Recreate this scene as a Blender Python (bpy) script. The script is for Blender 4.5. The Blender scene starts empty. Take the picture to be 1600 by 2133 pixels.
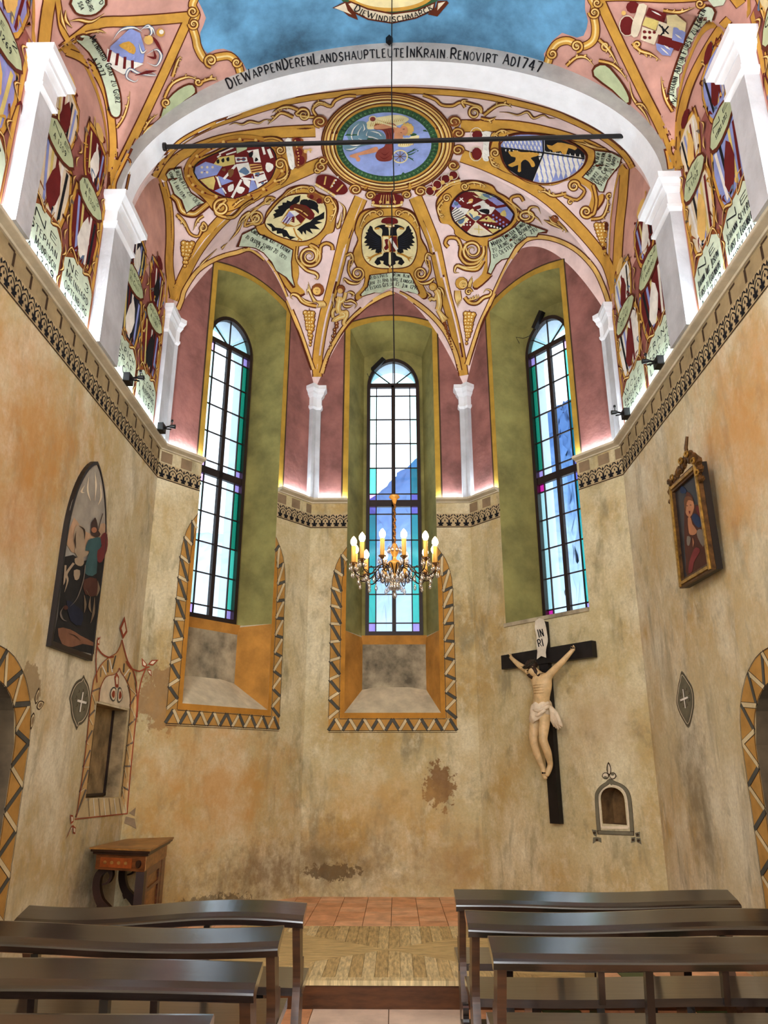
import bpy, bmesh, math, random
from mathutils import Vector, Matrix
from mathutils.bvhtree import BVHTree
from mathutils.geometry import delaunay_2d_cdt
random.seed(7)
S = bpy.context.scene
# ---------------------------------------------------------------- camera (frame 1600 x 2133)
F = 1590.0; PX, PY = 800.0, 1066.5
TH = math.atan(540/F); YAW = math.atan(24/F*math.cos(TH))
CAM = Vector((0.055, 0.0, 1.6))
ct, st = math.cos(TH), math.sin(TH); cw, sw = math.cos(YAW), math.sin(YAW)
FW = Vector((-sw*ct, cw*ct, st)); RT = Vector((cw, sw, 0)); UP = Vector((sw*st, -cw*st, ct))
cd = bpy.data.cameras.new('camera'); cam = bpy.data.objects.new('camera', cd)
S.collection.objects.link(cam); S.camera = cam
cam.matrix_world = Matrix(((RT.x, UP.x, -FW.x, CAM.x), (RT.y, UP.y, -FW.y, CAM.y), (RT.z, UP.z, -FW.z, CAM.z), (0, 0, 0, 1)))
cd.sensor_fit = 'HORIZONTAL'; cd.sensor_width = 36; cd.lens = 36*F/1600
cd.clip_end = 5000
# ---------------------------------------------------------------- world, lamps, exposure
wd = bpy.data.worlds.new('sky'); S.world = wd; wd.use_nodes = True
wd.node_tree.nodes['Background'].inputs[0].default_value = (0.86, 0.93, 1.0, 1)
wd.node_tree.nodes['Background'].inputs[1].default_value = 2.6
S.view_settings.view_transform = 'Standard'; S.view_settings.look = 'None'
S.view_settings.exposure = 0.12; S.view_settings.gamma = 1; S.view_settings.use_curve_mapping = False
def area(name, loc, target, sx, sy, power, col):
    l = bpy.data.lights.new(name, 'AREA'); l.shape = 'RECTANGLE'; l.size = sx; l.size_y = sy
    l.energy = power; l.color = col
    o = bpy.data.objects.new(name, l); S.collection.objects.link(o); o.location = loc
    o.rotation_euler = (Vector(target)-Vector(loc)).to_track_quat('-Z', 'Y').to_euler(); return o
# added fill lamps beside and behind the camera, in place of unseen nave windows
area('nave_fill_light', (-2.2, .2, 5.0), (1.2, 8.5, 2.4), .8, 2.0, 170, (1, .98, .95))
area('nave_fill_light', (2.3, -1.6, 5.2), (-1.6, 7, 2.8), 1.0, 3.0, 110, (1, .965, .90))
area('nave_fill_light', (0, -3.0, 3.4), (0, 8, 6.5), 2.2, 3.0, 200, (.97, .98, 1))
# ---------------------------------------------------------------- helpers
def lin(c): return tuple(((v/255)/12.92 if v <= 10 else (((v/255)+.055)/1.055)**2.4) for v in c)
MATS = {}
def mat(name, rgb, rough=.85, amp=.12, scale=2.5, bump=0.0, bscale=40, metal=0, spec=.3, detail=6, stretch=None):
    if name in MATS: return MATS[name]
    m = bpy.data.materials.new(name); MATS[name] = m; m.use_nodes = True
    nt = m.node_tree; N = nt.nodes; L = nt.links; b = N['Principled BSDF']
    b.inputs['Roughness'].default_value = rough; b.inputs['Metallic'].default_value = metal
    b.inputs['Specular IOR Level'].default_value = spec
    c = lin(rgb) + (1,)
    b.inputs['Base Color'].default_value = c
    g = N.new('ShaderNodeNewGeometry')
    src = g.outputs['Position']
    if stretch:
        v = N.new('ShaderNodeMapping'); v.inputs['Scale'].default_value = stretch; L.new(src, v.inputs['Vector']); src = v.outputs[0]
    if amp:
        n = N.new('ShaderNodeTexNoise'); n.inputs['Scale'].default_value = scale; n.inputs['Detail'].default_value = detail
        n.inputs['Roughness'].default_value = .62; L.new(src, n.inputs['Vector'])
        r = N.new('ShaderNodeValToRGB'); L.new(n.outputs['Fac'], r.inputs[0])
        e = r.color_ramp.elements; e[0].position = .32; e[1].position = .68
        e[0].color = tuple(x*(1-amp*1.6) for x in c[:3]) + (1,); e[1].color = tuple(min(1, x*(1+amp)) for x in c[:3]) + (1,)
        L.new(r.outputs[0], b.inputs['Base Color'])
    if bump:
        n2 = N.new('ShaderNodeTexNoise'); n2.inputs['Scale'].default_value = bscale; n2.inputs['Detail'].default_value = 5
        L.new(src, n2.inputs['Vector']); bp = N.new('ShaderNodeBump'); bp.inputs['Strength'].default_value = bump
        bp.inputs['Distance'].default_value = .02; L.new(n2.outputs['Fac'], bp.inputs['Height']); L.new(bp.outputs[0], b.inputs['Normal'])
    return m
def emit(name, rgb, k):
    m = bpy.data.materials.new(name); m.use_nodes = True; MATS[name] = m; b = m.node_tree.nodes['Principled BSDF']
    b.inputs['Base Color'].default_value = (0, 0, 0, 1)
    b.inputs['Emission Color'].default_value = rgb + (1,); b.inputs['Emission Strength'].default_value = k; return m
def glass(name, rgb, gl=.05):
    m = bpy.data.materials.new(name); m.use_nodes = True; MATS[name] = m; nt = m.node_tree
    for n in list(nt.nodes): nt.nodes.remove(n)
    o = nt.nodes.new('ShaderNodeOutputMaterial'); t = nt.nodes.new('ShaderNodeBsdfTransparent'); g = nt.nodes.new('ShaderNodeBsdfGlossy')
    t.inputs[0].default_value = rgb + (1,); g.inputs['Roughness'].default_value = .05; x = nt.nodes.new('ShaderNodeMixShader'); x.inputs[0].default_value = gl
    nt.links.new(t.outputs[0], x.inputs[1]); nt.links.new(g.outputs[0], x.inputs[2]); nt.links.new(x.outputs[0], o.inputs[0]); return m
class MB:
    """collects faces, then links them as one mesh object"""
    def __init__(s): s.v = []; s.f = []; s.mi = []; s.ms = []; s.cur = 0; s.M = None
    def m(s, material):
        if material not in s.ms: s.ms.append(material)
        s.cur = s.ms.index(material); return s
    def add(s, vs, fs):
        k = len(s.v); s.v += [(s.M @ Vector(p)) if s.M else Vector(p) for p in vs]
        for f in fs: s.f.append([k+i for i in f]); s.mi.append(s.cur)
    def box(s, a, b):
        x0, y0, z0 = a; x1, y1, z1 = b
        s.add([(x0,y0,z0),(x1,y0,z0),(x1,y1,z0),(x0,y1,z0),(x0,y0,z1),(x1,y0,z1),(x1,y1,z1),(x0,y1,z1)],
              [(0,3,2,1),(4,5,6,7),(0,1,5,4),(1,2,6,5),(2,3,7,6),(3,0,4,7)])
    def prism(s, poly, fn, d0, d1):
        """poly: 2D points; fn(a,b,d)->3D; extruded from d0 to d1"""
        n = len(poly); vs = [fn(a, b, d0) for a, b in poly] + [fn(a, b, d1) for a, b in poly]
        s.add(vs, [list(range(n))[::-1], list(range(n, 2*n))] + [(i, (i+1) % n, n+(i+1) % n, n+i) for i in range(n)])
    def tube(s, pts, r, n=8, caps=True):
        pts = [Vector(p) for p in pts]; rs = r if isinstance(r, (list, tuple)) else [r]*len(pts)
        vs = []; up = None
        for i, p in enumerate(pts):
            t = (pts[min(i+1, len(pts)-1)]-pts[max(i-1, 0)]).normalized()
            if up is None: up = Vector((0, 0, 1)) if abs(t.z) < .9 else Vector((1, 0, 0))
            a = t.cross(up).normalized(); b = a.cross(t).normalized(); up = b
            for k in range(n):
                w = 2*math.pi*k/n; vs.append(p + (a*math.cos(w)+b*math.sin(w))*rs[i])
        fs = [(i*n+k, i*n+(k+1) % n, (i+1)*n+(k+1) % n, (i+1)*n+k) for i in range(len(pts)-1) for k in range(n)]
        if caps: fs += [list(range(n))[::-1], [(len(pts)-1)*n+k for k in range(n)]]
        s.add(vs, fs)
    def lathe(s, prof, c=(0, 0, 0), n=16):
        vs = [(c[0]+r*math.cos(2*math.pi*k/n), c[1]+r*math.sin(2*math.pi*k/n), c[2]+z) for r, z in prof for k in range(n)]
        fs = [(i*n+k, i*n+(k+1) % n, (i+1)*n+(k+1) % n, (i+1)*n+k) for i in range(len(prof)-1) for k in range(n)]
        fs += [list(range(n))[::-1], [(len(prof)-1)*n+k for k in range(n)]]
        s.add(vs, fs)
    def build(s, name, material=None, parent=None, smooth=False, **props):
        me = bpy.data.meshes.new(name); me.from_pydata([tuple(v) for v in s.v], [], s.f)
        ms = s.ms if s.ms else [material]
        for x in ms: me.materials.append(MATS[x] if isinstance(x, str) else x)
        if len(ms) > 1: me.polygons.foreach_set('material_index', s.mi)
        if smooth: me.polygons.foreach_set('use_smooth', [True]*len(me.polygons))
        me.update(); o = bpy.data.objects.new(name, me); S.collection.objects.link(o)
        if parent: o.parent = parent; o.matrix_parent_inverse = parent.matrix_world.inverted()
        for k, v in props.items(): o[k] = v
        return o
def thing(name, label, cat, loc=(0, 0, 0), group=None, kind=None):
    o = bpy.data.objects.new(name, None); S.collection.objects.link(o); o.location = loc
    o.matrix_world = Matrix.Translation(loc)
    o['label'] = label; o['category'] = cat
    if group: o['group'] = group
    if kind: o['kind'] = kind
    return o
def cat_rom(P, n=6, closed=False):
    out = []; m = len(P)
    for i in range(m if closed else m-1):
        p0 = P[(i-1) % m] if closed or i else P[0]; p1 = P[i]; p2 = P[(i+1) % m]; p3 = P[(i+2) % m] if closed or i+2 < m else P[-1]
        for k in range(n):
            t = k/n
            out.append(tuple(.5*((2*b)+(c-a)*t+(2*a-5*b+4*c-d)*t*t+(-a+3*b-3*c+d)*t**3) for a, b, c, d in zip(p0, p1, p2, p3)))
    if not closed: out.append(tuple(P[-1]))
    return out
def ray(px, py): return (FW + RT*((px-PX)/F) - UP*((py-PY)/F))
# ---------------------------------------------------------------- plan of the chapel
W = 2.67; YB = 8.15; XA = 1.11; YA = 10.1; ZC = 5.22; ZS = 7.0; Y0 = -3.2
L_ = math.hypot(W-XA, YA-YB)
class Face:
    """vertical wall plane: u runs to the viewer's right, d is distance into the room"""
    def __init__(s, o, e):
        s.o = Vector((o[0], o[1], 0)); v = Vector((e[0]-o[0], e[1]-o[1], 0)); s.L = v.length; s.d = v.normalized(); s.n = Vector((s.d.y, -s.d.x, 0))
    def p(s, u, z, d=0): q = s.o + s.d*u + s.n*d; return Vector((q.x, q.y, z))
    def at(s, px, py, d=0):
        r = ray(px, py); q = s.o + s.n*d; t = (q-CAM).dot(s.n)/r.dot(s.n); h = CAM + r*t
        return (h-s.o).dot(s.d), h.z
FL = Face((-W, Y0), (-W, YB)); FOL = Face((-W, YB), (-XA, YA)); FB = Face((-XA, YA), (XA, YA))
FOR = Face((XA, YA), (W, YB)); FR = Face((W, YB), (W, Y0))
# ---------------------------------------------------------------- plaster
def plaster(name, base, light, ochre, grey, stains_shade=(), sc=1.0, fade=None):
    m = bpy.data.materials.new(name); MATS[name] = m; m.use_nodes = True; nt = m.node_tree; N = nt.nodes; L = nt.links
    b = N['Principled BSDF']; b.inputs['Roughness'].default_value = .95; b.inputs['Specular IOR Level'].default_value = .15
    pos = N.new('ShaderNodeNewGeometry').outputs['Position']
    def noise(scale, detail=6, off=(0, 0, 0), stretch=(1, 1, 1), rough=.6, dist=0):
        mp = N.new('ShaderNodeMapping'); mp.inputs['Location'].default_value = off; mp.inputs['Scale'].default_value = stretch
        L.new(pos, mp.inputs['Vector']); n = N.new('ShaderNodeTexNoise'); n.inputs['Scale'].default_value = scale
        n.inputs['Detail'].default_value = detail; n.inputs['Roughness'].default_value = rough; n.inputs['Distortion'].default_value = dist
        L.new(mp.outputs[0], n.inputs['Vector']); return n.outputs['Fac']
    def mr(x, a, c, lo=0, hi=1):
        r = N.new('ShaderNodeMapRange'); r.inputs[1].default_value = a; r.inputs[2].default_value = c; r.inputs[3].default_value = lo; r.inputs[4].default_value = hi
        L.new(x, r.inputs[0]); return r.outputs[0]
    def mix(f, A, B):
        x = N.new('ShaderNodeMix'); x.data_type = 'RGBA'
        if isinstance(f, float): x.inputs[0].default_value = f
        else: L.new(f, x.inputs[0])
        for i, q in ((6, A), (7, B)):
            if isinstance(q, tuple): x.inputs[i].default_value = lin(q) + (1,)
            else: L.new(q, x.inputs[i])
        return x.outputs[2]
    def mul(a, c):
        x = N.new('ShaderNodeMath'); x.operation = 'MULTIPLY'; L.new(a, x.inputs[0])
        if isinstance(c, float): x.inputs[1].default_value = c
        else: L.new(c, x.inputs[1])
        return x.outputs[0]
    c = mix(mr(noise(.9*sc, 5, (3, 1, 2)), .42, .66), base, ochre)
    c = mix(mr(noise(1.3*sc, 6, (9, 4, 7), (1, 1, .7)), .46, .66), c, light)
    c = mix(mr(noise(2.1*sc, 7, (1, 8, 5), (1.6, 1.6, .5), .65, .4), .52, .68, 0, .9), c, grey)
    c = mix(mr(noise(3.3*sc, 9, (6, 3, 1), (1, 1, .8), .75, .2), .56, .70, 0, .5), c, tuple(int(v*.72) for v in grey))
    c = mix(mr(noise(5.0*sc, 8, (8, 6, 4), (1.2, 1.2, .6), .7), .56, .72, 0, .6), c, tuple(min(250, v+8) for v in light))
    c = mix(mr(noise(7*sc, 8, (2, 2, 2), (1, 1, 1), .7), .5, .75, 0, .55), c, light)
    c = mix(mr(noise(34, 6, (5, 0, 0), (1, 1, 1), .8), .4, .7, 0, .45), c, grey)
    for (sx, sy, sz, rad, col, k, nz) in stains_shade:
        v = N.new('ShaderNodeVectorMath'); v.operation = 'SUBTRACT'; L.new(pos, v.inputs[0]); v.inputs[1].default_value = (sx, sy, sz)
        v2 = N.new('ShaderNodeVectorMath'); v2.operation = 'MULTIPLY'; L.new(v.outputs[0], v2.inputs[0]); v2.inputs[1].default_value = (1/rad[0], 1/rad[0], 1/rad[1])
        ln = N.new('ShaderNodeVectorMath'); ln.operation = 'LENGTH'; L.new(v2.outputs[0], ln.inputs[0])
        a = N.new('ShaderNodeMath'); a.operation = 'ADD'; L.new(ln.outputs['Value'], a.inputs[0]); L.new(mr(noise(nz, 8, (sx, sy, sz), (1, 1, 1), .7), .3, .7, -.6, .6), a.inputs[1])
        soft = .08 if k > 0 else .9
        c = mix(mr(a.outputs[0], .95-soft, .95+soft*.3, abs(k), 0), c, col)
    L.new(c, b.inputs['Base Color'])
    bp = N.new('ShaderNodeBump'); bp.inputs['Strength'].default_value = .35; bp.inputs['Distance'].default_value = .012
    L.new(noise(11, 9, (0, 0, 0), (1, 1, 1), .7), bp.inputs['Height']); L.new(bp.outputs[0], b.inputs['Normal'])
    return m
def stain_shade_at(face, px, py, rad, col, k, nz=6):
    u, z = face.at(px, py); p = face.p(u, z); return (p.x, p.y, p.z, rad, col, k, nz)
OCH = dict(base=(202, 188, 144), light=(230, 222, 190), ochre=(186, 154, 90), grey=(148, 139, 108))
plaster('plaster_back', stains_shade=[
    stain_shade_at(FB, 915, 1637, (.20, .26), (122, 84, 50), .8, 9), stain_shade_at(FB, 690, 1815, (.32, .10), (70, 55, 40), .75, 14),
    stain_shade_at(FB, 640, 1790, (1.2, .45), (120, 96, 62), -.7, 8), stain_shade_at(FB, 960, 1800, (.6, .35), (165, 130, 84), -.6, 5),
    stain_shade_at(FB, 800, 1690, (1.0, .5), (205, 165, 100), -.5, 4)], **OCH)
plaster('plaster_left_oblique', stains_shade=[
    stain_shade_at(FOL, 345, 1460, (.42, .33), (150, 116, 78), .75, 5), stain_shade_at(FOL, 440, 1640, (1.1, .8), (196, 146, 76), -.75, 3),
    stain_shade_at(FOL, 560, 1820, (1.0, .32), (118, 92, 58), -.7, 10), stain_shade_at(FOL, 430, 1890, (.6, .12), (60, 48, 36), .6, 18)], **OCH)
plaster('plaster_right_oblique', stains_shade=[
    stain_shade_at(FOR, 1250, 1500, (.5, .4), (186, 164, 128), -.6, 6), stain_shade_at(FOR, 1060, 1900, (.7, .25), (140, 110, 70), -.6, 8)], **OCH)
plaster('plaster_left', stains_shade=[
    stain_shade_at(FL, 63, 1425, (.17, .16), (152, 132, 98), .8, 6), stain_shade_at(FL, 60, 900, (1.2, .9), (196, 140, 66), -.7, 3),
    stain_shade_at(FL, 40, 1080, (.5, .6), (190, 130, 60), -.5, 3), stain_shade_at(FL, 175, 1840, (.30, .35), (70, 66, 54), -.7, 4)],  # last patch: the console table's shadow painted into the plaster
    base=(206, 194, 156), light=(234, 228, 204), ochre=(192, 162, 102), grey=(162, 154, 126))
plaster('plaster_right', stains_shade=[
    stain_shade_at(FR, 1450, 1650, (.34, .75), (128, 116, 92), -.75, 5), stain_shade_at(FR, 1550, 900, (1.0, .8), (206, 152, 84), -.7, 3),
    stain_shade_at(FR, 1395, 1420, (.2, .3), (160, 148, 120), -.6, 5)],
    base=(208, 195, 158), light=(234, 228, 204), ochre=(194, 162, 104), grey=(160, 152, 128))
mat('pink_wall', (146, 98, 92), amp=.26, scale=2.2, bump=.35, bscale=14)
mat('pink_vault', (238, 214, 212), amp=.13, scale=2.6, bump=.15, bscale=12)
mat('pink_nave', (206, 158, 146), amp=.16, scale=2.6, bump=.15, bscale=12)
mat('blue_vault', (84, 142, 186), amp=.30, scale=2.4, bump=.12, bscale=10)
mat('white_lime', (232, 236, 242), amp=.05, scale=4, bump=.2, bscale=18)
mat('pilaster_lime', (190, 194, 200), amp=.12, scale=3, bump=.35, bscale=14)
mat('grey_lime', (160, 160, 158), amp=.16, scale=3, bump=.2, bscale=18)
mat('cream_lime', (206, 196, 172), amp=.12, scale=4, bump=.2, bscale=18)
mat('reveal_green', (138, 133, 78), amp=.26, scale=2.2, bump=.3, bscale=12)
mat('reveal_ochre', (190, 136, 62), amp=.22, scale=3, bump=.3, bscale=14)
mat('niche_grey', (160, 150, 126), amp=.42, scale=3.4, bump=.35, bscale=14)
mat('sill_lime', (206, 196, 168), amp=.16, scale=5, bump=.3, bscale=14)
mat('exterior_lime', (200, 216, 226), amp=.04)
mat('corner_shade', (44, 30, 24), rough=.42, amp=.3, scale=5)
mat('window_wood', (38, 26, 24), rough=.5, amp=.2, scale=5)
mat('iron', (24, 23, 24), rough=.45, amp=.1, metal=.4)
# ---------------------------------------------------------------- vault geometry
CC = Vector((0, 7.4, 8.9))
def rib(p, e, z0=6.95):
    p = Vector((p[0], p[1], z0))
    def f(t):
        h = (1-(1-t)**2)**e
        return Vector((p.x+(CC.x-p.x)*t, p.y+(CC.y-p.y)*t, z0+(CC.z-z0)*h))
    return f
rA, rA2 = rib((-XA, YA), .60), rib((XA, YA), .60)
rB, rB2 = rib((-W, YB), .42), rib((W, YB), .42)
rP, rP2 = rib((-W, 6.38), .50, 6.82), rib((W, 6.14), .50, 6.78)
def wall_arch(a): a = min(a, 2-a); return .8*(1-(1-a)**2)+.2*a
def severy(mb, rp, rq, apex, NT=80, NS=72, exp=1.0):
    v = []; f = []
    for i in range(NT+1):
        t = (i/NT)**1.5; P, Q = rp(t), rq(t)
        mid = (P.z+Q.z)/2; zr = apex+(CC.z-apex)*(1-(1-t)**1.6)
        for j in range(NS+1):
            s = j/NS; x = P.lerp(Q, s); bump = (zr-mid)*wall_arch(2*s); v.append((x.x, x.y, P.z+(Q.z-P.z)*s+bump))
    n = NS+1
    for i in range(NT):
        for j in range(NS): f.append((i*n+j, i*n+j+1, (i+1)*n+j+1, (i+1)*n+j))
    mb.add(v, f)
AX, AZ0, AH = W-.11, 6.80, 1.57            # transverse arch: half width, springing, rise
def arch_pt(w, x_extra=0, z_extra=0): return (-(AX+x_extra)*math.cos(w), AZ0+(AH+z_extra)*math.sin(w))
def yn(x): return 5.82-.10*x/W            # near face of the transverse arch (slightly askew)
def yf(x): return 6.10-.08*x/W
vb = MB()
severy(vb, rP, rB, 8.22); severy(vb, rB, rA, 8.66); severy(vb, rA, rA2, 8.66); severy(vb, rA2, rB2, 8.66); severy(vb, rB2, rP2, 8.22)
for sgn, r in ((-1, rP), (1, rP2)):        # web between the transverse arch and the first rib
    NS_, NT_ = 64, 16; v = []; f = []
    for i in range(NS_+1):
        a = i/NS_; w = a*math.pi/2; ax, az = arch_pt(w); A = Vector((ax if sgn < 0 else -ax, yf(ax if sgn < 0 else -ax), az)); R = r(1-math.cos(w)) if a < 1 else CC.copy()
        for j in range(NT_+1):
            q = A.lerp(R, j/NT_); q.z += .05*math.sin(math.pi*j/NT_)*a; v.append(q)
    n = NT_+1
    for i in range(NS_):
        for j in range(NT_): f.append((i*n+j, i*n+j+1, (i+1)*n+j+1, (i+1)*n+j))
    vb.add(v, f)
ceil = vb.build('ceiling', 'pink_vault', smooth=True, kind='structure', label='painted rib vault over the apse in pale pink plaster')
# transverse arch: white soffit, grey faces
NA = 64; ab = MB(); EX = .11; EZ = .25
def ring(y_of, xe, ze): return [Vector((x, y_of(x), z)) for x, z in (arch_pt(math.pi*i/NA, xe, ze) for i in range(NA+1))]
near_in, far_in, near_out, far_out = ring(yn, 0, 0), ring(yf, 0, 0), ring(yn, EX, EZ), ring(yf, EX, EZ)
for A, B, m_ in ((near_in, far_in, 'white_lime'), (near_in, near_out, 'grey_lime'), (far_in, far_out, 'white_lime'), (near_out, far_out, 'white_lime')):
    ab.m(m_); ab.add(A+B, [(i, i+1, NA+2+i, NA+1+i) for i in range(NA)])
arch = ab.build('trim_1', smooth=False, kind='structure', label='white transverse arch with lettered grey front face')
# nave vault: flattened barrel cut by small cross vaults over the bays
BAYS = {-1: [(2.80, 4.30), (4.54, 5.88)], 1: [(2.7, 4.16), (4.44, 5.68)]}
def bay_z(side, y):
    z = 0
    for a, b in BAYS[side]+[(.9, 2.5), (-1.2, .45)]:
        if a < y < b:
            q = (y-(a+b)/2)/((b-a)/2); z = max(z, 6.82+.78*(1-abs(q)**2.4)**.6)
    return z
def barrel(x): return AZ0+(AH+EZ)*math.sqrt(max(0, 1-(x/(AX+EX))**2))
def nave_z(x, y):
    s = -1 if x < 0 else 1; b = barrel(x); z = bay_z(s, y)
    return max(b, z + (.36*(W-abs(x)) if z else -9))
nb = MB(); NX, NY = 180, 300; v = []; f = []
for j in range(NY+1):
    y = Y0+(6.12-Y0)*(j/NY)
    for i in range(NX+1):
        x = -W*math.cos(math.pi*i/NX); v.append((x, min(y, yn(x)+.16), nave_z(x, min(y, yn(x)+.16))))
n = NX+1
for j in range(NY):
    for i in range(NX):
        x = abs(-W*math.cos(math.pi*(i+.5)/NX)); f.append((j*n+i, j*n+i+1, (j+1)*n+i+1, (j+1)*n+i))
nb.m('pink_nave'); nb.add(v, f)
naveceil = nb.build('ceiling', smooth=True, kind='structure', label='painted vault over the nave, cut by small cross vaults')
# ---------------------------------------------------------------- walls
def panel(mb, face, outline, hole, fn=None):
    pts = [Vector(p) for p in outline]; n = len(pts); hs = [Vector(p) for p in hole] if hole else []
    e = [(i, (i+1) % n) for i in range(n)] + [(n+i, n+(i+1) % len(hs)) for i in range(len(hs))]
    fc = [list(range(n))]
    v2, _, tri, *_ = delaunay_2d_cdt(pts+hs, e, fc, 1, 1e-5)
    def inside(p, poly):
        c = False; j = len(poly)-1
        for i in range(len(poly)):
            a, b = poly[i], poly[j]
            if (a.y > p.y) != (b.y > p.y) and p.x < (b.x-a.x)*(p.y-a.y)/(b.y-a.y)+a.x: c = not c
            j = i
        return c
    keep = [t for t in tri if not (hs and inside((v2[t[0]]+v2[t[1]]+v2[t[2]])/3, hs))]
    mb.add([face.p(p.x, p.y, fn(p) if fn else 0) for p in v2], keep)
def seg_head(u0, u1, z, rise, n=12): return [(u0+(u1-u0)*i/n, z+rise*(1-(2*i/n-1)**2)) for i in range(n+1)]
GL = .45
AUM = [(7.12-Y0, 1.375), (7.97-Y0, 1.36), (7.97-Y0, 2.185), (7.12-Y0, 2.19)]
_q = [FOR.at(*p) for p in ((1256, 1716), (1306, 1718))]; _u0, _u1 = _q[0][0], _q[1][0]; _z0 = FOR.at(1280, 1717)[1]; _z1 = FOR.at(1280, 1666)[1]; _z2 = FOR.at(1280, 1640)[1]
PISC = [(_u0, _z0), (_u1, _z0)] + [((_u0+_u1)/2+(_u1-_u0)/2*math.cos(a*math.pi/12), _z1+(_z2-_z1)*math.sin(a*math.pi/12)**.9) for a in range(13)]
SPEC = {'wall_back_left': (FOL, .60, 1.86, 2.31, 1.23), 'wall_back': (FB, .51, 1.75, 2.31, 1.155), 'wall_back_right': (FOR, .567, 1.867, 3.375, 1.23)}
PLM = {'wall_back_left': 'plaster_left_oblique', 'wall_back': 'plaster_back', 'wall_back_right': 'plaster_right_oblique'}
ZSILL, ZSPR, ZAPX, HW = 3.37, 7.22, 7.70, .40
def pointed(uc, hw, z0, zs, za, n=10):
    R = [(uc+hw*(1-(k/n)**1.75), zs+(za-zs)*(1-(1-k/n)**1.7)) for k in range(n+1)]
    return [(uc-hw, z0), (uc+hw, z0)] + R + [(2*uc-a, b) for a, b in reversed(R[:-1])]
walls = {}
SC = {}
for nm, (fc, u0, u1, zb, uc) in SPEC.items():
    Lf = fc.L; mb = MB(); lm = PLM[nm]
    mb.m(lm); 
    panel(mb, fc, [(0, 0), (u0, 0), (u1, 0), (Lf, 0), (Lf, ZC), (u1, ZC), (u1, zb), (u0, zb), (u0, ZC), (0, ZC)], PISC if nm == 'wall_back_right' else None)
    top = [(Lf*(1-k/72), 6.96+(8.665-6.95)*wall_arch(2*(1-k/72))) for k in range(73)]
    head = seg_head(u0, u1, 7.97, .15)
    mb.m('pink_wall')
    panel(mb, fc, [(0, ZC), (u0, ZC)] + head + [(u1, ZC), (Lf, ZC)] + top, None)
    wl = mb.build(nm, kind='structure', label={'wall_back': 'straight end wall of the apse', 'wall_back_left': 'slanting left wall of the apse', 'wall_back_right': 'slanting right wall of the apse'}[nm])
    walls[nm] = wl
    # reveals
    rb = MB(); g = -GL; bw = HW+.05
    zs_ = ZSILL+.0
    bh = seg_head(uc-bw, uc+bw, 7.74, .12)
    def strip(A, dA, B, dB): rb.add([fc.p(a, z, dA) for a, z in A]+[fc.p(a, z, dB) for a, z in B], [(i, i+1, len(A)+i+1, len(A)+i) for i in range(len(A)-1)])
    rb.m('reveal_green'); zj = zs_ if zb < 3 else zb
    strip([(u0, zj), (u0, 7.97)], 0, [(uc-bw, zs_), (uc-bw, 7.74)], g)
    strip([(u1, 7.97), (u1, zj)], 0, [(uc+bw, 7.74), (uc+bw, zs_)], g)
    strip(head, 0, bh, g)
    panel(rb, fc, [(uc-bw, zs_), (uc+bw, zs_)] + bh[::-1], pointed(uc, HW, zs_+.001, ZSPR, ZAPX), lambda p: g)
    if zb < 3:
        rb.m('reveal_ochre')
        strip([(u0, zb), (u0, zs_)], 0, [(uc-bw+.03, 2.66), (uc-bw+.03, zs_-.03)], g)
        strip([(u1, zs_), (u1, zb)], 0, [(uc+bw-.03, zs_-.03), (uc+bw-.03, 2.66)], g)
        strip([(uc-bw, zs_-.12), (uc+bw, zs_-.12)], g+.03, [(uc-bw, zs_), (uc+bw, zs_)], g+.06)
        rb.m('sill_lime'); strip([(u0, zb), (u0+.3, zb), (u1-.3, zb), (u1, zb)], 0, [(uc-bw, 2.66), (uc-.2, 2.70), (uc+.2, 2.70), (uc+bw, 2.66)], g)
        strip([(u0, zs_), (u0, zs_)], 0, [(uc-bw, zs_), (uc-bw+.03, zs_-.03)], g)
        strip([(u1, zs_), (u1, zs_)], 0, [(uc+bw-.03, zs_-.03), (uc+bw, zs_)], g)
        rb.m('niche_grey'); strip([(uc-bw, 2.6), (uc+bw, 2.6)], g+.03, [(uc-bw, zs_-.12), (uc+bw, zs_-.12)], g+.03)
    else:
        rb.m('reveal_green'); strip([(u0, zb), (u1, zb)], 0, [(uc-bw, zs_+.06), (uc+bw, zs_+.06)], g)
    rb.build('window_reveal', None, wl, kind='structure')
    eb = MB(); P = pointed(uc, HW, zs_, ZSPR, ZAPX); eb.m('exterior_lime')
    k = len(P); eb.add([fc.p(a, z, g-.02) for a, z in P]+[fc.p(uc+(a-uc)*1.12, z, g-.42) for a, z in P], [(i, (i+1) % k, k+(i+1) % k, k+i) for i in range(k)])
    eb.build('outer_reveal', None, wl, kind='structure')
    # window
    bk = {'wall_back_left': 1, 'wall_back': 2, 'wall_back_right': 3}[nm]
    wd_ = bpy.data.objects.new('window_%d' % bk, None); S.collection.objects.link(wd_)
    wd_['kind'] = 'structure'; wd_['label'] = 'tall pointed window with leaded clear and tinted panes in the %s wall of the apse' % ['left slanting', 'middle', 'right slanting'][bk-1]
    fb = MB(); dz = g-.03; FD = .05
    def bar(a0, z0, a1, z1, d0=dz, dd=FD): fb.prism([(a0, z0), (a1, z0), (a1, z1), (a0, z1)], lambda a, z, d: fc.p(a, z, d), d0, d0+dd)
    inn = pointed(uc, HW-.05, zs_+.06, ZSPR, ZAPX-.055)
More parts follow.
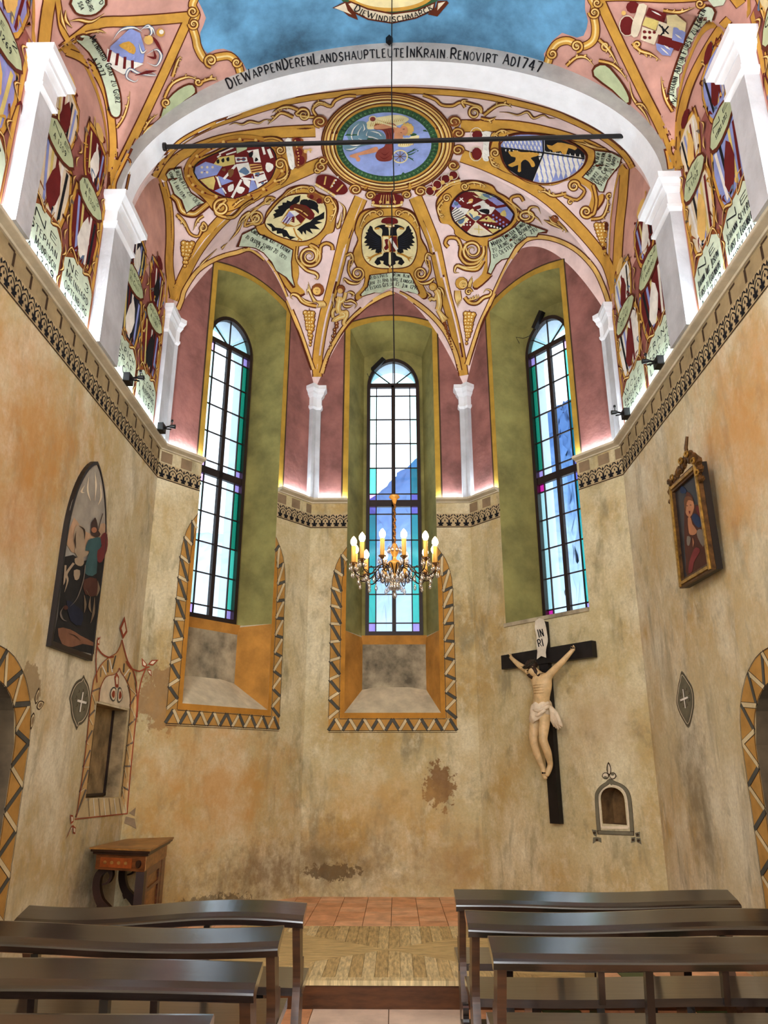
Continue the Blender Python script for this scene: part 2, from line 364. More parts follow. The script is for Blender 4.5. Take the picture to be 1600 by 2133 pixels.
    for d0, d1 in ((dz, dz+FD+.02),):
        vs = [fc.p(a, z, d0) for a, z in P]+[fc.p(a, z, d1) for a, z in P]+[fc.p(a, z, d0) for a, z in inn]+[fc.p(a, z, d1) for a, z in inn]
        fs = []
        for i in range(k):
            j = (i+1) % k; fs += [(i, j, k+j, k+i), (2*k+i, 2*k+j, 3*k+j, 3*k+i), (k+i, k+j, 3*k+j, 3*k+i), (i, j, 2*k+j, 2*k+i)]
        fb.add(vs, fs)
    ZB = lambda py: FB.at(820, py, g)[1]
    zfan = ZB(804); zmid = ZB(1049)
    bar(uc-HW+.02, zfan-.035, uc+HW-.02, zfan+.035); bar(uc-HW+.02, zmid-.05, uc+HW-.02, zmid+.05)
    bar(uc-.028, zs_+.03, uc+.028, zfan)
    fr = fb.build('frame', 'window_wood', wd_)
    lb = MB(); cols = [-HW+.05, -.255, -.028, .028, .255, HW-.05]
    rows_up = [zfan-.035, ZB(825), ZB(874), ZB(924), ZB(975), ZB(1029), zmid+.05]
    rows_lo = [zmid-.05, ZB(1071), ZB(1125), ZB(1181), ZB(1238), ZB(1298), zs_+.06]
    def lbar(a0, z0, a1, z1): lb.prism([(a0, z0), (a1, z0), (a1, z1), (a0, z1)], lambda a, z, d: fc.p(a, z, d), g-.015, g+.003)
    for rw in (rows_up, rows_lo):
        for sx in (-.255, .255): lbar(uc+sx-.008, rw[-1], uc+sx+.008, rw[0])
        for z in rw[1:-1]: lbar(uc-HW+.05, z-.008, uc-.028, z+.008); lbar(uc+.028, z-.008, uc+HW-.05, z+.008)
    for an in (40, 90, 140):
        w = math.radians(an); r1 = .46 if an == 90 else .40; dx_, dz_ = math.cos(w), math.sin(w)
        q = [(uc-dz_*.007, zfan+dx_*.007), (uc+dx_*r1-dz_*.007, zfan+dz_*r1+dx_*.007), (uc+dx_*r1+dz_*.007, zfan+dz_*r1-dx_*.007), (uc+dz_*.007, zfan-dx_*.007)]
        lb.prism(q, lambda a, z, d: fc.p(a, z, d), g-.015, g+.003)
    lb.build('glazing_bars', 'window_wood', wd_)
    SC[nm] = (fc, uc, cols, rows_up, rows_lo, wd_, zfan, inn)
for nmg, c in (('glass_clear', (.93, .97, 1)), ('glass_teal', (.30, .80, .68)), ('glass_violet', (.74, .60, .88)), ('glass_pink', (.95, .16, .62)), ('glass_pale', (.78, .95, .93)), ('glass_green', (.10, .52, .40))): glass(nmg, c)
def pane(fc, poly, m, par):
    mb = MB(); mb.prism(poly, lambda a, z, d: fc.p(a, z, d), -GL-.008, -GL-.004); mb.build('pane', m, par)
for nm, (fc, uc, cols, ru, rl, par, zfan, inn) in SC.items():
    for w, rw in enumerate((ru, rl)):
        for r in range(6):
            for ci, (a, b) in enumerate(((cols[0], cols[1]), (cols[1], cols[2]), (cols[3], cols[4]), (cols[4], cols[5]))):
                side = ci in (0, 3); small = r in (0, 5); m = 'glass_clear'
                if side and small: m = 'glass_violet' if not (w == 0 and r == 0 and nm == 'wall_back') else 'glass_clear'
                elif side:
                    m = 'glass_teal' if (w == 1 or nm != 'wall_back') else ('glass_pale' if r < 4 else 'glass_teal')
                    if nm == 'wall_back_left' and ci == 3: m = 'glass_green' if w == 0 or r < 3 else 'glass_teal'
                    if nm == 'wall_back_left' and ci == 0: m = 'glass_pale'
                    if nm == 'wall_back_right' and ci == 0: m = 'glass_green' if w == 0 else 'glass_pale'
                if nm == 'wall_back_right' and w == 1 and r in (0, 5) and ci == 0: m = 'glass_pink'
                pane(fc, [(uc+a, rw[r+1]), (uc+b, rw[r+1]), (uc+b, rw[r]), (uc+a, rw[r])], m, par)
    arc = [q for q in inn[2:]]; arc = [q for q in arc if q[1] >= zfan]
    C0 = (uc, zfan+.035)
    def ang(q): return math.degrees(math.atan2(q[1]-C0[1], q[0]-C0[0]))
    for a0, a1 in ((-12, 40), (40, 90), (90, 140), (140, 200)):
        sec = [q for q in arc if a0-9 <= (ang(q) if ang(q) > -90 else ang(q)+360) <= a1+9]
        if len(sec) > 1: pane(fc, [C0]+sec, 'glass_pale' if a0 in (-12, 140) else 'glass_clear', par)
# side walls with door openings
def side_wall(nm, fc, lm, side, door_u, lab, hole=None):
    mb = MB(); mb.m(lm); du0, du1 = door_u; z1, rise = 1.78, .42
    hd = [(du0+(du1-du0)*i/12, z1+rise*math.sqrt(max(0, 1-(2*i/12-1)**2))) for i in range(13)]
    panel(mb, fc, [(0, 0), (du0, 0)] + hd + [(du1, 0), (fc.L, 0), (fc.L, ZC), (0, ZC)], hole)
    mb.m('pink_nave'); n = 260; v = []; f = []
    for i in range(n+1):
        u = fc.L*i/n; y = fc.p(u, 0).y
        if y < 5.95: zt = max(6.82, bay_z(side, y))
        else:
            r0 = 6.38 if side < 0 else 6.14; a = (y-r0)/(YB-r0)
            zt = 6.82+.13*a+(8.22-6.885)*wall_arch(2*a) if a > 0 else 6.82
        v += [fc.p(u, ZC), fc.p(u, zt)]
    mb.add(v, [(2*i, 2*i+2, 2*i+3, 2*i+1) for i in range(n)])
    w = mb.build(nm, kind='structure', label=lab)
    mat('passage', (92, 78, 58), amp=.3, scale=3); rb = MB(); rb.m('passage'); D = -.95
    pr = [(du0, 0)]+hd+[(du1, 0)]
    rb.add([fc.p(a, z, 0) for a, z in pr]+[fc.p(a+(.12 if a < (du0+du1)/2 else -.12), z, D) for a, z in pr], [(i, i+1, len(pr)+i+1, len(pr)+i) for i in range(len(pr)-1)])
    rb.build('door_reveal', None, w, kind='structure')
    return w, pr
wL, prL = side_wall('wall_left', FL, 'plaster_left', -1, (4.75-Y0, 5.66-Y0), 'long left wall of the chapel', AUM)
wR, prR = side_wall('wall_right', FR, 'plaster_right', 1, (YB-5.82, YB-4.9), 'long right wall of the chapel')
walls['wall_left'] = wL; walls['wall_right'] = wR
mat('door_planks', (30, 22, 16), rough=.7, amp=.35, scale=6, stretch=(8, 8, 1))
for i, (fc, pr) in enumerate(((FL, prL), (FR, prR))):
    d = bpy.data.objects.new('door_%d' % (i+1), None); S.collection.objects.link(d); d['kind'] = 'structure'; d['label'] = 'dark plank door deep in the arched opening of the %s wall' % ('left', 'right')[i]
    u0, u1 = pr[0][0]+.02, pr[-1][0]-.02; k = 5
    for j in range(k):
        a, b = u0+(u1-u0)*j/k+.004, u0+(u1-u0)*(j+1)/k-.004
        mb = MB(); mb.prism([(a, 0.01), (b, 0.01), (b, 2.4), (a, 2.4)], lambda u, z, dd: fc.p(u, z, dd), -.96, -.92); mb.build('plank', 'door_planks', d)
# back of the nave, behind the camera: wall with a wide opening for the entrance
mb = MB(); FN = Face((W, Y0), (-W, Y0)); panel(mb, FN, [(0, 0), (1.2, 0), (1.2, 5.0), (4.14, 5.0), (4.14, 0), (FN.L, 0), (FN.L, 7.0), (FN.L/2, 8.8), (0, 7.0)], None)
mb.build('wall_front', 'plaster_left', kind='structure', label='entrance wall of the nave behind the camera')
# ---------------------------------------------------------------- cornice, pilasters
def mitre_run(faces, prof, mb, cut=None):
    """extrude profile [(d,z)] along consecutive faces with mitred corners; cut: {face index: [(u0,u1),...]} kept ranges"""
    n = len(faces); k = len(prof)
    for i, fc in enumerate(faces):
        rng = (cut or {}).get(i, [(None, None)])
        for a, b in rng:
            vs = []
            for end, val in ((0, a), (1, b)):
                for d, z in prof:
                    if val is None:
                        j = i-1 if end == 0 else i+1
                        base = 0 if end == 0 else fc.L
                        if 0 <= j < n:
                            n1, n2 = fc.n, faces[j].n; bis = (n1+n2); bis = bis/bis.dot(n1); P = fc.p(base, z); q = P+bis*d; vs.append(Vector((q.x, q.y, z)))
                        else: vs.append(fc.p(base, z, d))
                    else: vs.append(fc.p(val, z, d))
            mb.add(vs, [(q, (q+1) % k, k+(q+1) % k, k+q) for q in range(k)] + [list(range(k))[::-1], list(range(k, 2*k))])
runs = [FL, FOL, FB, FOR, FR]
cuts = {1: [(None, .60), (1.86, None)], 2: [(None, .51), (1.75, None)], 3: [(None, .567), (1.867, None)]}
mb = MB(); mb.m('cream_lime'); mitre_run(runs, [(-.01, 5.158), (.018, 5.158), (.026, 5.172), (.078, 5.186), (.085, 5.19), (.085, 5.218), (-.01, 5.218)], mb, cuts)
mb.build('trim_2', kind='structure', label='thin plaster cornice running round the chapel below the frescoes')
emit('led', (.78, .90, 1.0), 115.0)
mb = MB(); mb.m('led')
# the strip is laid on the cornice, its diffuser facing up
for i, fc in enumerate(runs):
    for a, b in cuts.get(i, [(0.04, fc.L-.04)]):
        a = .03 if a is None else a+.02; b = fc.L-.03 if b is None else b-.02
        mb.prism([(.030, 5.219), (.052, 5.219), (.052, 5.228), (.030, 5.228)], lambda d, z, u: fc.p(u, z, d), a, b)
o = mb.build('led_strip', label='white LED light strip lying on the cornice ledge', category='light strip')
def pilaster(nm, pts_in, lab, z1=6.74, ov=1.0):
    """pts_in: function off -> plan polygon (list of xy) grown by off"""
    t = bpy.data.objects.new(nm, None); S.collection.objects.link(t); t['kind'] = 'structure'; t['label'] = lab
    def ex(z0, z1, o0, o1, mb):
        A, B = pts_in(o0*ov), pts_in(o1*ov); k = len(A); mb.add([(x, y, z0) for x, y in A]+[(x, y, z1) for x, y in B], [(i, (i+1) % k, k+(i+1) % k, k+i) for i in range(k)]+[list(range(k))[::-1], list(range(k, 2*k))])
    mb = MB(); mb.m('pilaster_lime'); ex(ZC, z1, 0, 0, mb); mb.build('shaft', None, t)
    mb = MB(); mb.m('white_lime')
    for a, b, o0, o1 in ((z1-.06, z1-.03, .0, .028), (z1-.03, z1, .028, .028), (z1, z1+.13, .012, .012), (z1+.13, z1+.17, .02, .05), (z1+.17, z1+.20, .055, .06), (z1+.20, z1+.24, .06, .095), (z1+.24, z1+.30, .10, .10)): ex(a, b, o0, o1, mb)
    mb.build('capital', None, t); return t
def wall_pil(side, y0, y1, t=.11):
    def f(o):
        x = W-t-o; q = [(-W-.01, y0-o), (-x, y0-o), (-x, y1+o), (-W-.01, y1+o)]
        return q if side < 0 else [(-a, b) for a, b in q[::-1]]
    return f
def corner_pil(f1, f2, w1, w2, t=.09):
    def f(o):
        C = f1.p(f1.L, 0); bis = f1.n+f2.n; bis = bis/bis.dot(f1.n); q = C+bis*(t+o); a = f1.p(f1.L-w1-o, 0, 0-.01); b = f1.p(f1.L-w1-o, 0, t+o); c = f2.p(w2+o, 0, t+o); d = f2.p(w2+o, 0, -.01); C2 = C-bis*.01
        return [(p.x, p.y) for p in (a, b, q, c, d, C2)]
    return f
pilaster('trim_3', wall_pil(-1, 5.90, 6.36), 'white pilaster on the left wall under the white arch', 6.50)
pilaster('trim_4', wall_pil(1, 5.70, 6.10), 'white pilaster on the right wall under the white arch', 6.46)
pilaster('trim_5', wall_pil(-1, 4.32, 4.53), 'white pilaster nearest the camera on the left wall', 6.44)
pilaster('trim_6', wall_pil(1, 4.18, 4.42), 'white pilaster nearest the camera on the right wall', 6.36)
pilaster('trim_7', corner_pil(FL, FOL, .30, .07, .05), 'white pilaster in the corner left of the left window', 6.60, .55)
pilaster('trim_8', corner_pil(FOR, FR, .07, .22, .05), 'white pilaster in the corner right of the right window', 6.62, .55)
pilaster('trim_9', corner_pil(FOL, FB, .10, .10, .07), 'slim white pilaster left of the middle window', 6.64, .8)
pilaster('trim_10', corner_pil(FB, FOR, .10, .10, .07), 'slim white pilaster right of the middle window', 6.64, .8)
# ---------------------------------------------------------------- floors
mat('terracotta', (220, 162, 118), amp=.2, scale=5, rough=.55, bump=.1)
mat('terracotta_light', (230, 178, 136), amp=.2, scale=5, rough=.55, bump=.1)
mat('green_tile', (74, 92, 52), amp=.25, scale=6, rough=.5)
mat('pale_stone', (226, 204, 184), amp=.12, scale=4, rough=.5, bump=.1)
mat('joint', (120, 92, 62), amp=.2)
mat('oak_a', (206, 182, 128), amp=.3, scale=5, rough=.5, stretch=(9, 1.2, 1)); mat('oak_b', (190, 164, 110), amp=.3, scale=5, rough=.5, stretch=(9, 1.2, 1)); mat('oak_c', (216, 196, 146), amp=.3, scale=5, rough=.5, stretch=(9, 1.2, 1))
mat('oak_x', (202, 176, 120), amp=.3, scale=5, rough=.5, stretch=(1.2, 9, 1))
mat('step_wood', (88, 52, 24), amp=.35, scale=3, rough=.5, stretch=(1, 5, 5))
ZF = .18; YSTEP = 6.29
mb = MB(); mb.box((-W-.3, Y0, -.12), (W+.3, YSTEP, -.012)); flo = mb.build('floor', 'joint', kind='structure', label='tiled floor of the nave under the pews')
mb = MB(); mb.box((-W-.4, YSTEP+.005, -.12), (W+.4, YA+.4, ZF-.012)); sflo = mb.build('floor', 'joint', kind='structure', label='raised floor of the apse, parquet in front and terracotta behind')
def tile(x0, x1, y0, y1, z, m, par, nm='tile', g=.003):
    mb = MB(); mb.box((x0+g, y0+g, z-.02), (x1-g, y1-g, z+random.uniform(-.001, .001))); return mb.build(nm, m, par)
T = .27
for i in range(-10, 10):
    for j in range(0, 11):
        x0, y1 = i*T, YSTEP-j*T
        if x0 < -2.75 or x0 > 2.5: continue
        if abs(x0+T/2) < .56: continue
        tile(x0, x0+T, y1-T, y1, 0, 'green_tile' if (i+2*j) % 4 == 0 else random.choice(['terracotta', 'terracotta_light']), flo)
for j in range(9):
    for i in (-1, 0): tile(i*.54, i*.54+.54, YSTEP-(j+1)*.36, YSTEP-j*.36, 0, 'pale_stone', flo)
YP = 8.29; XPQ = 1.45
for i in range(-11, 11):
    for j in range(0, 7):
        x0, y0 = i*.28+.005, YP+j*.27
        lim = W if y0+.27 < YB+.3 else W-(y0+.27-YB)*.78+.1
        if abs(x0+.14) > lim+.1: continue
        tile(x0, x0+.28, y0, y0+.27, ZF, random.choice(['terracotta', 'terracotta_light']), sflo)
for s in (-1, 1):
    for i in range(5):
        for j in range(8):
            x0 = XPQ+i*.25; y0 = YSTEP+.04+j*.245; a, b = (x0, x0+.25) if s > 0 else (-x0-.25, -x0)
            if x0 > W: continue
            tile(a, b, y0, y0+.245, ZF, 'green_tile' if (i+j*2) % 4 == 1 else random.choice(['terracotta', 'terracotta_light']), sflo)
# parquet: boards run away from the viewer in two fields and crosswise in two wedges
pc = Vector((-.02, 7.27)); y0, y1 = YSTEP+.05, YP
def wedge(x):   # half height of the crosswise wedge at x
    return min(abs(x-pc.x)*.80, 1.0)*.98
bw = .096; k = int(2*XPQ/bw)
for i in range(k):
    a, b = -XPQ+i*bw, -XPQ+(i+1)*bw
    wa, wb = wedge(a), wedge(b)
    for sgn in (-1, 1):
        ye = y1 if sgn > 0 else y0
        ya, yb = pc.y+sgn*wa, pc.y+sgn*wb
        if (ye-max(ya, yb))*sgn <= .02 and (ye-min(ya, yb))*sgn <= .02: continue
        ya, yb = (min(ya, ye-.0), min(yb, ye)) if sgn > 0 else (max(ya, ye), max(yb, ye))
        q = [(a+.0012, ya), (b-.0012, yb), (b-.0012, ye-.002*sgn), (a+.0012, ye-.002*sgn)]
        if sgn < 0: q = q[::-1]
        z = ZF+random.uniform(-.0012, .0008)
        mb = MB(); mb.prism(q, lambda x, y, d: (x, y, d), ZF-.02, z); mb.build('floor_board', random.choice(['oak_a', 'oak_b', 'oak_c']), sflo)
for s in (-1, 1):
    j = 0; y = y0
    while y < y1-.01:
        ya, yb = y, min(y+bw, y1)
        xa, xb = (abs(v-pc.y)/.784 for v in (ya, yb))
        if ya < pc.y < yb: xa = xb = 0
        if max(xa, xb) < XPQ:
            q = [(pc.x+s*xa, ya+.0012), (s*XPQ, ya+.0012), (s*XPQ, yb-.0012), (pc.x+s*xb, yb-.0012)]
            if s < 0: q = q[::-1]
            mb = MB(); mb.prism(q, lambda x, y_, d: (x, y_, d), ZF-.02, ZF+random.uniform(-.0012, .0008)); mb.build('floor_board', 'oak_x', sflo)
        y += bw
mb = MB(); mb.m('step_wood'); mb.box((-W, YSTEP-.03, 0), (W, YSTEP+.004, ZF-.03)); mb.m('oak_c'); mb.box((-W, YSTEP-.045, ZF-.03), (W, YSTEP+.05, ZF+.002))
mb.build('trim_11', kind='structure', label='brown wooden step up to the apse with a pale nosing')
# ---------------------------------------------------------------- pews
def polished(name, rgb, rough):
    m = mat(name, rgb, rough=rough, amp=.35, scale=4, stretch=(.6, 6, 6), spec=.6, bump=.05, bscale=6)
    b = m.node_tree.nodes['Principled BSDF']; b.inputs['Coat Weight'].default_value = 1; b.inputs['Coat Roughness'].default_value = .16; b.inputs['Coat IOR'].default_value = 1.6
    return m
polished('pew_wood', (30, 20, 18), .24); polished('pew_side', (74, 44, 22), .45); polished('pew_seat', (46, 32, 26), .34); MATS['pew_side'].node_tree.nodes['Principled BSDF'].inputs['Coat Weight'].default_value = .25
def pew(label, xi, xo, yr, wave, dz=0.0):
    s = 1 if xo > xi else -1
    t = thing('pew', label, 'pew', (xi, yr, 0), 'dark wooden pews either side of the aisle')
    zt = .875+dz
    N_ = 40
    def rail_pt(k, pr):
        f = k/N_; x = xi+(xo-xi)*f; w_ = wave(f); return Vector((x, yr+pr[0], zt+w_+pr[1]))
    prof = [(-.200, -.072), (-.198, -.064), (-.185, -.056), (-.15, -.040), (-.10, -.026), (-.05, -.012), (-.01, -.001), (.0, .0), (.012, -.010), (.008, -.030), (-.05, -.050), (-.12, -.078), (-.165, -.106), (-.182, -.100)]
    mb = MB(); vs = [rail_pt(k, p) for k in range(N_+1) for p in prof]; K = len(prof)
    mb.add(vs, [(k*K+i, k*K+(i+1) % K, (k+1)*K+(i+1) % K, (k+1)*K+i) for k in range(N_) for i in range(K)]+[list(range(K)), [N_*K+i for i in range(K)][::-1]])
    o = mb.build('top_rail', 'pew_wood', t)
    mb = MB(); prs = [(.02, .445), (.40, .465), (.40, .43), (.385, .42), (.02, .405)]
    vs = [Vector((xi+s*.02+(xo-xi-s*.04)*k/N_, yr+p[0], p[1]+.5*wave(k/N_))) for k in range(N_+1) for p in prs]; K = len(prs)
    mb.add(vs, [(k*K+i, k*K+(i+1) % K, (k+1)*K+(i+1) % K, (k+1)*K+i) for k in range(N_) for i in range(K)]+[list(range(K)), [N_*K+i for i in range(K)][::-1]])
    mb.build('seat', 'pew_seat', t)
    prof = cat_rom([(-.12, .78), (-.075, .66), (-.03, .55), (-.015, .46), (-.04, .36), (-.075, .22), (-.06, .10), (-.12, .0)], 4) + \
        cat_rom([(.16, .0), (.13, .05), (.085, .12), (.10, .24), (.145, .36), (.12, .46), (.15, .53), (.135, .58), (.09, .575), (.075, .60), (.05, .68), (.01, .80), (-.01, .845)], 4)
    for e in (0, 1):
        x0 = (xi+s*.025) if e == 0 else (xo-s*.065); w_ = wave(e)
        mb = MB(); mb.m('pew_side'); mb.prism([(a, b*(1+(dz+w_)/.87)) for a, b in prof], lambda a, b, d: (x0+s*d, yr+a, b), 0, .042)
        mb.build('side_panel', None, t)
    for fx in (.18, .5, .82):
        x0 = xi+(xo-xi)*fx; q = [(.10, 0), (.05, .10), (.09, .25), (.05, .41), (.36, .43), (.33, .28), (.28, .12), (.34, 0)]
        mb = MB(); mb.prism(q, lambda a, b, d: (x0+d, yr+a, b), 0, .05); mb.build('leg', 'pew_wood', t)
    for fx in (.36, .70):
        x0 = xi+(xo-xi)*fx; mb = MB(); mb.prism([(-.055, .80+wave(fx)+dz), (-.02, .82+wave(fx)+dz), (.04, .42), (.0, .42)], lambda a, b, d: (x0+d, yr+a, b), 0, .035); mb.build('back_stay', 'pew_wood', t)
    mb = MB(); mb.prism([(-.30, .150), (-.16, .165), (-.16, .19), (-.30, .175)], lambda a, b, d: (d, yr+a, b), min(xi+s*.01, xo), max(xi+s*.01, xo)); kn = mb.build('kneeler', 'pew_wood', t)
    for e in (0, 1):
        x0 = (xi+s*.02) if e == 0 else (xo-s*.06); q = cat_rom([(-.10, .0), (-.10, .16), (-.16, .24), (-.20, .29), (-.25, .27), (-.24, .21), (-.27, .15), (-.30, .07), (-.30, 0)], 4)
        mb = MB(); mb.prism(q, lambda a, b, d: (x0+s*d, yr+a, b), 0, .035); mb.build('kneeler_bracket', 'pew_wood', kn)
    return t
def plane_z(px, py, z):
    r = ray(px, py); k = (z-CAM.z)/r.z; return CAM+r*k
def yy(px, py): return plane_z(px, py, .875)
sn = math.sin
P1, P2, P3 = yy(945, 1852), yy(968, 1895), yy(1016, 1949)
Q1, Q2, Q3 = yy(640, 1884), yy(592, 1928), yy(548, 2003)
E1 = yy(1518, 1858)
pew('dark wooden pew right of the aisle, nearest the crucifix wall', P1.x, E1.x+.03, P1.y, lambda f: -.012*sn(f*3.1)+.004*sn(f*9))
pew('dark wooden pew right of the aisle, the middle of three', P2.x, P2.x+1.95, P2.y, lambda f: -.012*sn(f*6.3)+.0*f)
pew('dark wooden pew right of the aisle with a reddish end post, nearest the camera', P3.x, P3.x+1.95, P3.y, lambda f: -.004*sn(f*5))
pew('dark wooden pew left of the aisle in front of the console table', Q1.x, -2.06, Q1.y, lambda f: .004+.022*sn(f*5.6+.2))
pew('dark wooden pew left of the aisle, the middle of three', Q2.x, Q2.x-1.75, Q2.y, lambda f: .016*sn(f*5.2+3.3)+.004)
pew('dark wooden pew left of the aisle with a strongly glossy end, nearest the camera', Q3.x, Q3.x-1.75, Q3.y, lambda f: .012*sn(f*3.1))
pew('dark wooden pew left of the aisle, only its rail shows at the bottom edge', Q3.x-.04, Q3.x-1.75, Q3.y-.70, lambda f: 0)
# ---------------------------------------------------------------- console table in the left corner
mat('walnut', (104, 58, 28), rough=.35, amp=.4, scale=5, stretch=(1, 1, 5)); mat('walnut_dark', (44, 24, 16), rough=.4, amp=.3, scale=6); mat('walnut_light', (150, 104, 52), rough=.4, amp=.35, scale=5, stretch=(1, 1, 4)); mat('inlay', (138, 66, 26), rough=.35, amp=.3, scale=8)
tb = thing('console_table', 'small walnut console table with scrolled legs in the left corner', 'table', (-2.3, 7.5, ZF))
tq = [(-2.625, 7.23), (-2.03, 7.04), (-2.19, 8.34), (-2.60, 8.12)]
def grow(q, o):
    c = (sum(p[0] for p in q)/4, sum(p[1] for p in q)/4); return [(p[0]+(o if p[0] > c[0] else -o), p[1]+(o if p[1] > c[1] else -o)) for p in q]
ID3 = lambda a, b, d: (a, b, d)
mb = MB(); mb.m('walnut_light'); mb.prism(tq, ID3, .955, .97); mb.m('walnut_dark'); mb.prism(grow(tq, -.008), ID3, .935, .955); mb.prism(grow(tq, -.025), ID3, .915, .935); mb.build('tabletop', None, tb)
aq = grow(tq, -.05)
mb = MB(); mb.m('walnut'); mb.prism(aq, ID3, .79, .915); ap = mb.build('apron', None, tb)
def on_front(f, z, d): a, b = Vector(aq[0]), Vector(aq[1]); t = (b-a).normalized(); n = Vector((t.y, -t.x)); p = a+(b-a)*f+n*d; return (p.x, p.y, z)
mb = MB(); mb.m('inlay'); mb.prism([(.10, .81), (.74, .81), (.74, .89), (.10, .89)], on_front, .001, .006)
for k in range(4): mb.m('walnut_light'); mb.prism([(.20+.14*k+.035*math.cos(w), .85+.014*math.sin(w)) for w in [i*math.pi/5 for i in range(10)]], on_front, .006, .008)
mb.build('inlay_panel', None, ap)
mb = MB(); mb.m('walnut_dark'); mb.prism([(.88+.045*math.cos(w), .85+.03*math.sin(w)) for w in [i*math.pi/6 for i in range(12)]], on_front, .0, .02); mb.build('rosette', None, ap)
R0, R1_ = Vector(aq[1]), Vector(aq[2])
def on_side(f, z, d): t = (R1_-R0).normalized(); n = Vector((t.y, -t.x)); p = R0+(R1_-R0)*f+n*d; return (p.x, p.y, z)
mb = MB(); mb.m('walnut_dark'); mb.prism([(0, ZF), (.10, ZF), (.10, .79), (0, .79)], on_side, -.07, 0); mb.build('leg', None, tb)
mb = MB(); mb.m('walnut'); mb.prism([(.80, ZF), (.98, ZF), (.98, .79), (.80, .79)], on_side, -.07, 0); mb.build('leg', None, tb)
mb = MB(); mb.m('walnut_light'); mb.prism([(.0, .80), (.98, .80), (.98, .91), (.0, .91)], on_side, 0, .006); mb.build('side_rail', None, ap)
mb = MB(); mb.m('walnut_light'); mb.prism([(.10, ZF+.02), (.80, ZF+.02), (.80, .79), (.10, .79)], on_side, -.05, -.02); sp = mb.build('side_panel', None, tb)
mb = MB(); mb.m('walnut')
for a, b, c, d in ((.10, ZF, .20, .79), (.70, ZF, .80, .79), (.2, .73, .7, .79), (.2, .60, .7, .63), (.2, ZF, .7, ZF+.08)): mb.prism([(a, b), (c, b), (c, d), (a, d)], on_side, -.02, -.004)
mb.build('panel_frame', None, sp)
def flat_path(pts, ws, fn, d0, d1, mb, m):
    P = cat_rom([(a, b, w) for (a, b), w in zip(pts, ws)], 6); Lf, Rt = [], []
    for i, (a, b, w) in enumerate(P):
        a2, b2, _ = P[min(i+1, len(P)-1)]; a1, b1, _ = P[max(0, i-1)]; dx, dy = a2-a1, b2-b1; l = math.hypot(dx, dy) or 1; nx, ny = -dy/l, dx/l
        Lf.append((a+nx*w/2, b+ny*w/2)); Rt.append((a-nx*w/2, b-ny*w/2))
    mb.m(m); n = len(P)
    vs = [fn(*p, d0) for p in Lf]+[fn(*p, d0) for p in Rt]+[fn(*p, d1) for p in Lf]+[fn(*p, d1) for p in Rt]; fs = []
    for i in range(n-1): fs += [(i, i+1, n+i+1, n+i), (2*n+i, 3*n+i, 3*n+i+1, 2*n+i+1), (i, 2*n+i, 2*n+i+1, i+1), (n+i, n+i+1, 3*n+i+1, 3*n+i)]
    fs += [(0, n, 3*n, 2*n), (n-1, 3*n-1, 4*n-1, 2*n-1)]
    mb.add(vs, fs)
for px0, yv, m_ in ((0, 7.34, 'walnut_dark'), (1, 8.0, 'walnut_dark')):
    sc_ = 1.0; x0 = -2.50
    fn = (lambda a, b, d: (a, yv+d, b))
    pts = [(x0-.02, .66), (x0+.03, .68), (x0+.05, .74), (x0+.01, .79), (x0-.06, .74), (x0-.07, .64), (x0-.03, .53), (x0+.05, .45), (x0+.12, .36), (x0+.17, .26), (x0+.20, ZF)]
    mb = MB(); flat_path(pts, [.015, .02, .03, .05, .06, .065, .065, .07, .06, .05, .07], fn, 0, .06, mb, m_)
    mb.prism([(x0+.0, .52), (x0-.05, .49), (x0-.03, .45), (x0+.03, .47)], fn, .005, .055); mb.prism([(x0+.08, .47), (x0+.15, .48), (x0+.13, .40)], fn, .005, .055); mb.build('scroll_leg', None, tb)
# ---------------------------------------------------------------- crucifix on the right slanting wall
mat('cross_wood', (26, 22, 22), rough=.5, amp=.3, scale=6); mat('carved_skin', (214, 184, 136), rough=.45, amp=.14, scale=12, spec=.4); mat('carved_cloth', (226, 210, 184), rough=.55, amp=.12, scale=14)
mat('carved_hair', (50, 34, 24), rough=.6, amp=.3, scale=30); mat('thorns', (46, 40, 30), rough=.7, amp=.2); mat('scroll_paper', (222, 214, 196), rough=.7, amp=.08, scale=14); mat('ink', (22, 20, 22), rough=.7, amp=0)
def FQ(px, py, d): u, z = FOR.at(px, py, d); return FOR.p(u, z, d)
def fq2(px, py, d): return FOR.at(px, py, d)
cr = thing('crucifix', 'large crucifix with a carved painted Christ on a black wooden cross, under the right window', 'crucifix', tuple(FOR.p(1.08, 1.05, .05)))
zt_, zb_ = fq2(1128, 1295, .09)[1], fq2(1157, 1716, .09)[1]
ub = (fq2(1116, 1297, .09)[0]+fq2(1140, 1297, .09)[0])/2; 
ff = lambda a, b, d: FOR.p(a, b, d)
ulo = (fq2(1144, 1715, .09)[0]+fq2(1171, 1715, .09)[0])/2
mb = MB(); ulo -= .012; ub -= .018; mb.prism([(ulo-.068, zb_), (ulo+.068, zb_), (ub+.068, zt_), (ub-.068, zt_)], ff, .02, .09); mb.build('upright', 'cross_wood', cr)
a0 = fq2(1045, 1380, .10); a1 = fq2(1234, 1350, .10)
mb = MB(); mb.prism([(a0[0], a0[1]-.085), (a1[0], a1[1]-.095), (a1[0], a1[1]+.085), (a0[0], a0[1]+.085)], ff, .025, .105); mb.build('crossbeam', 'cross_wood', cr)
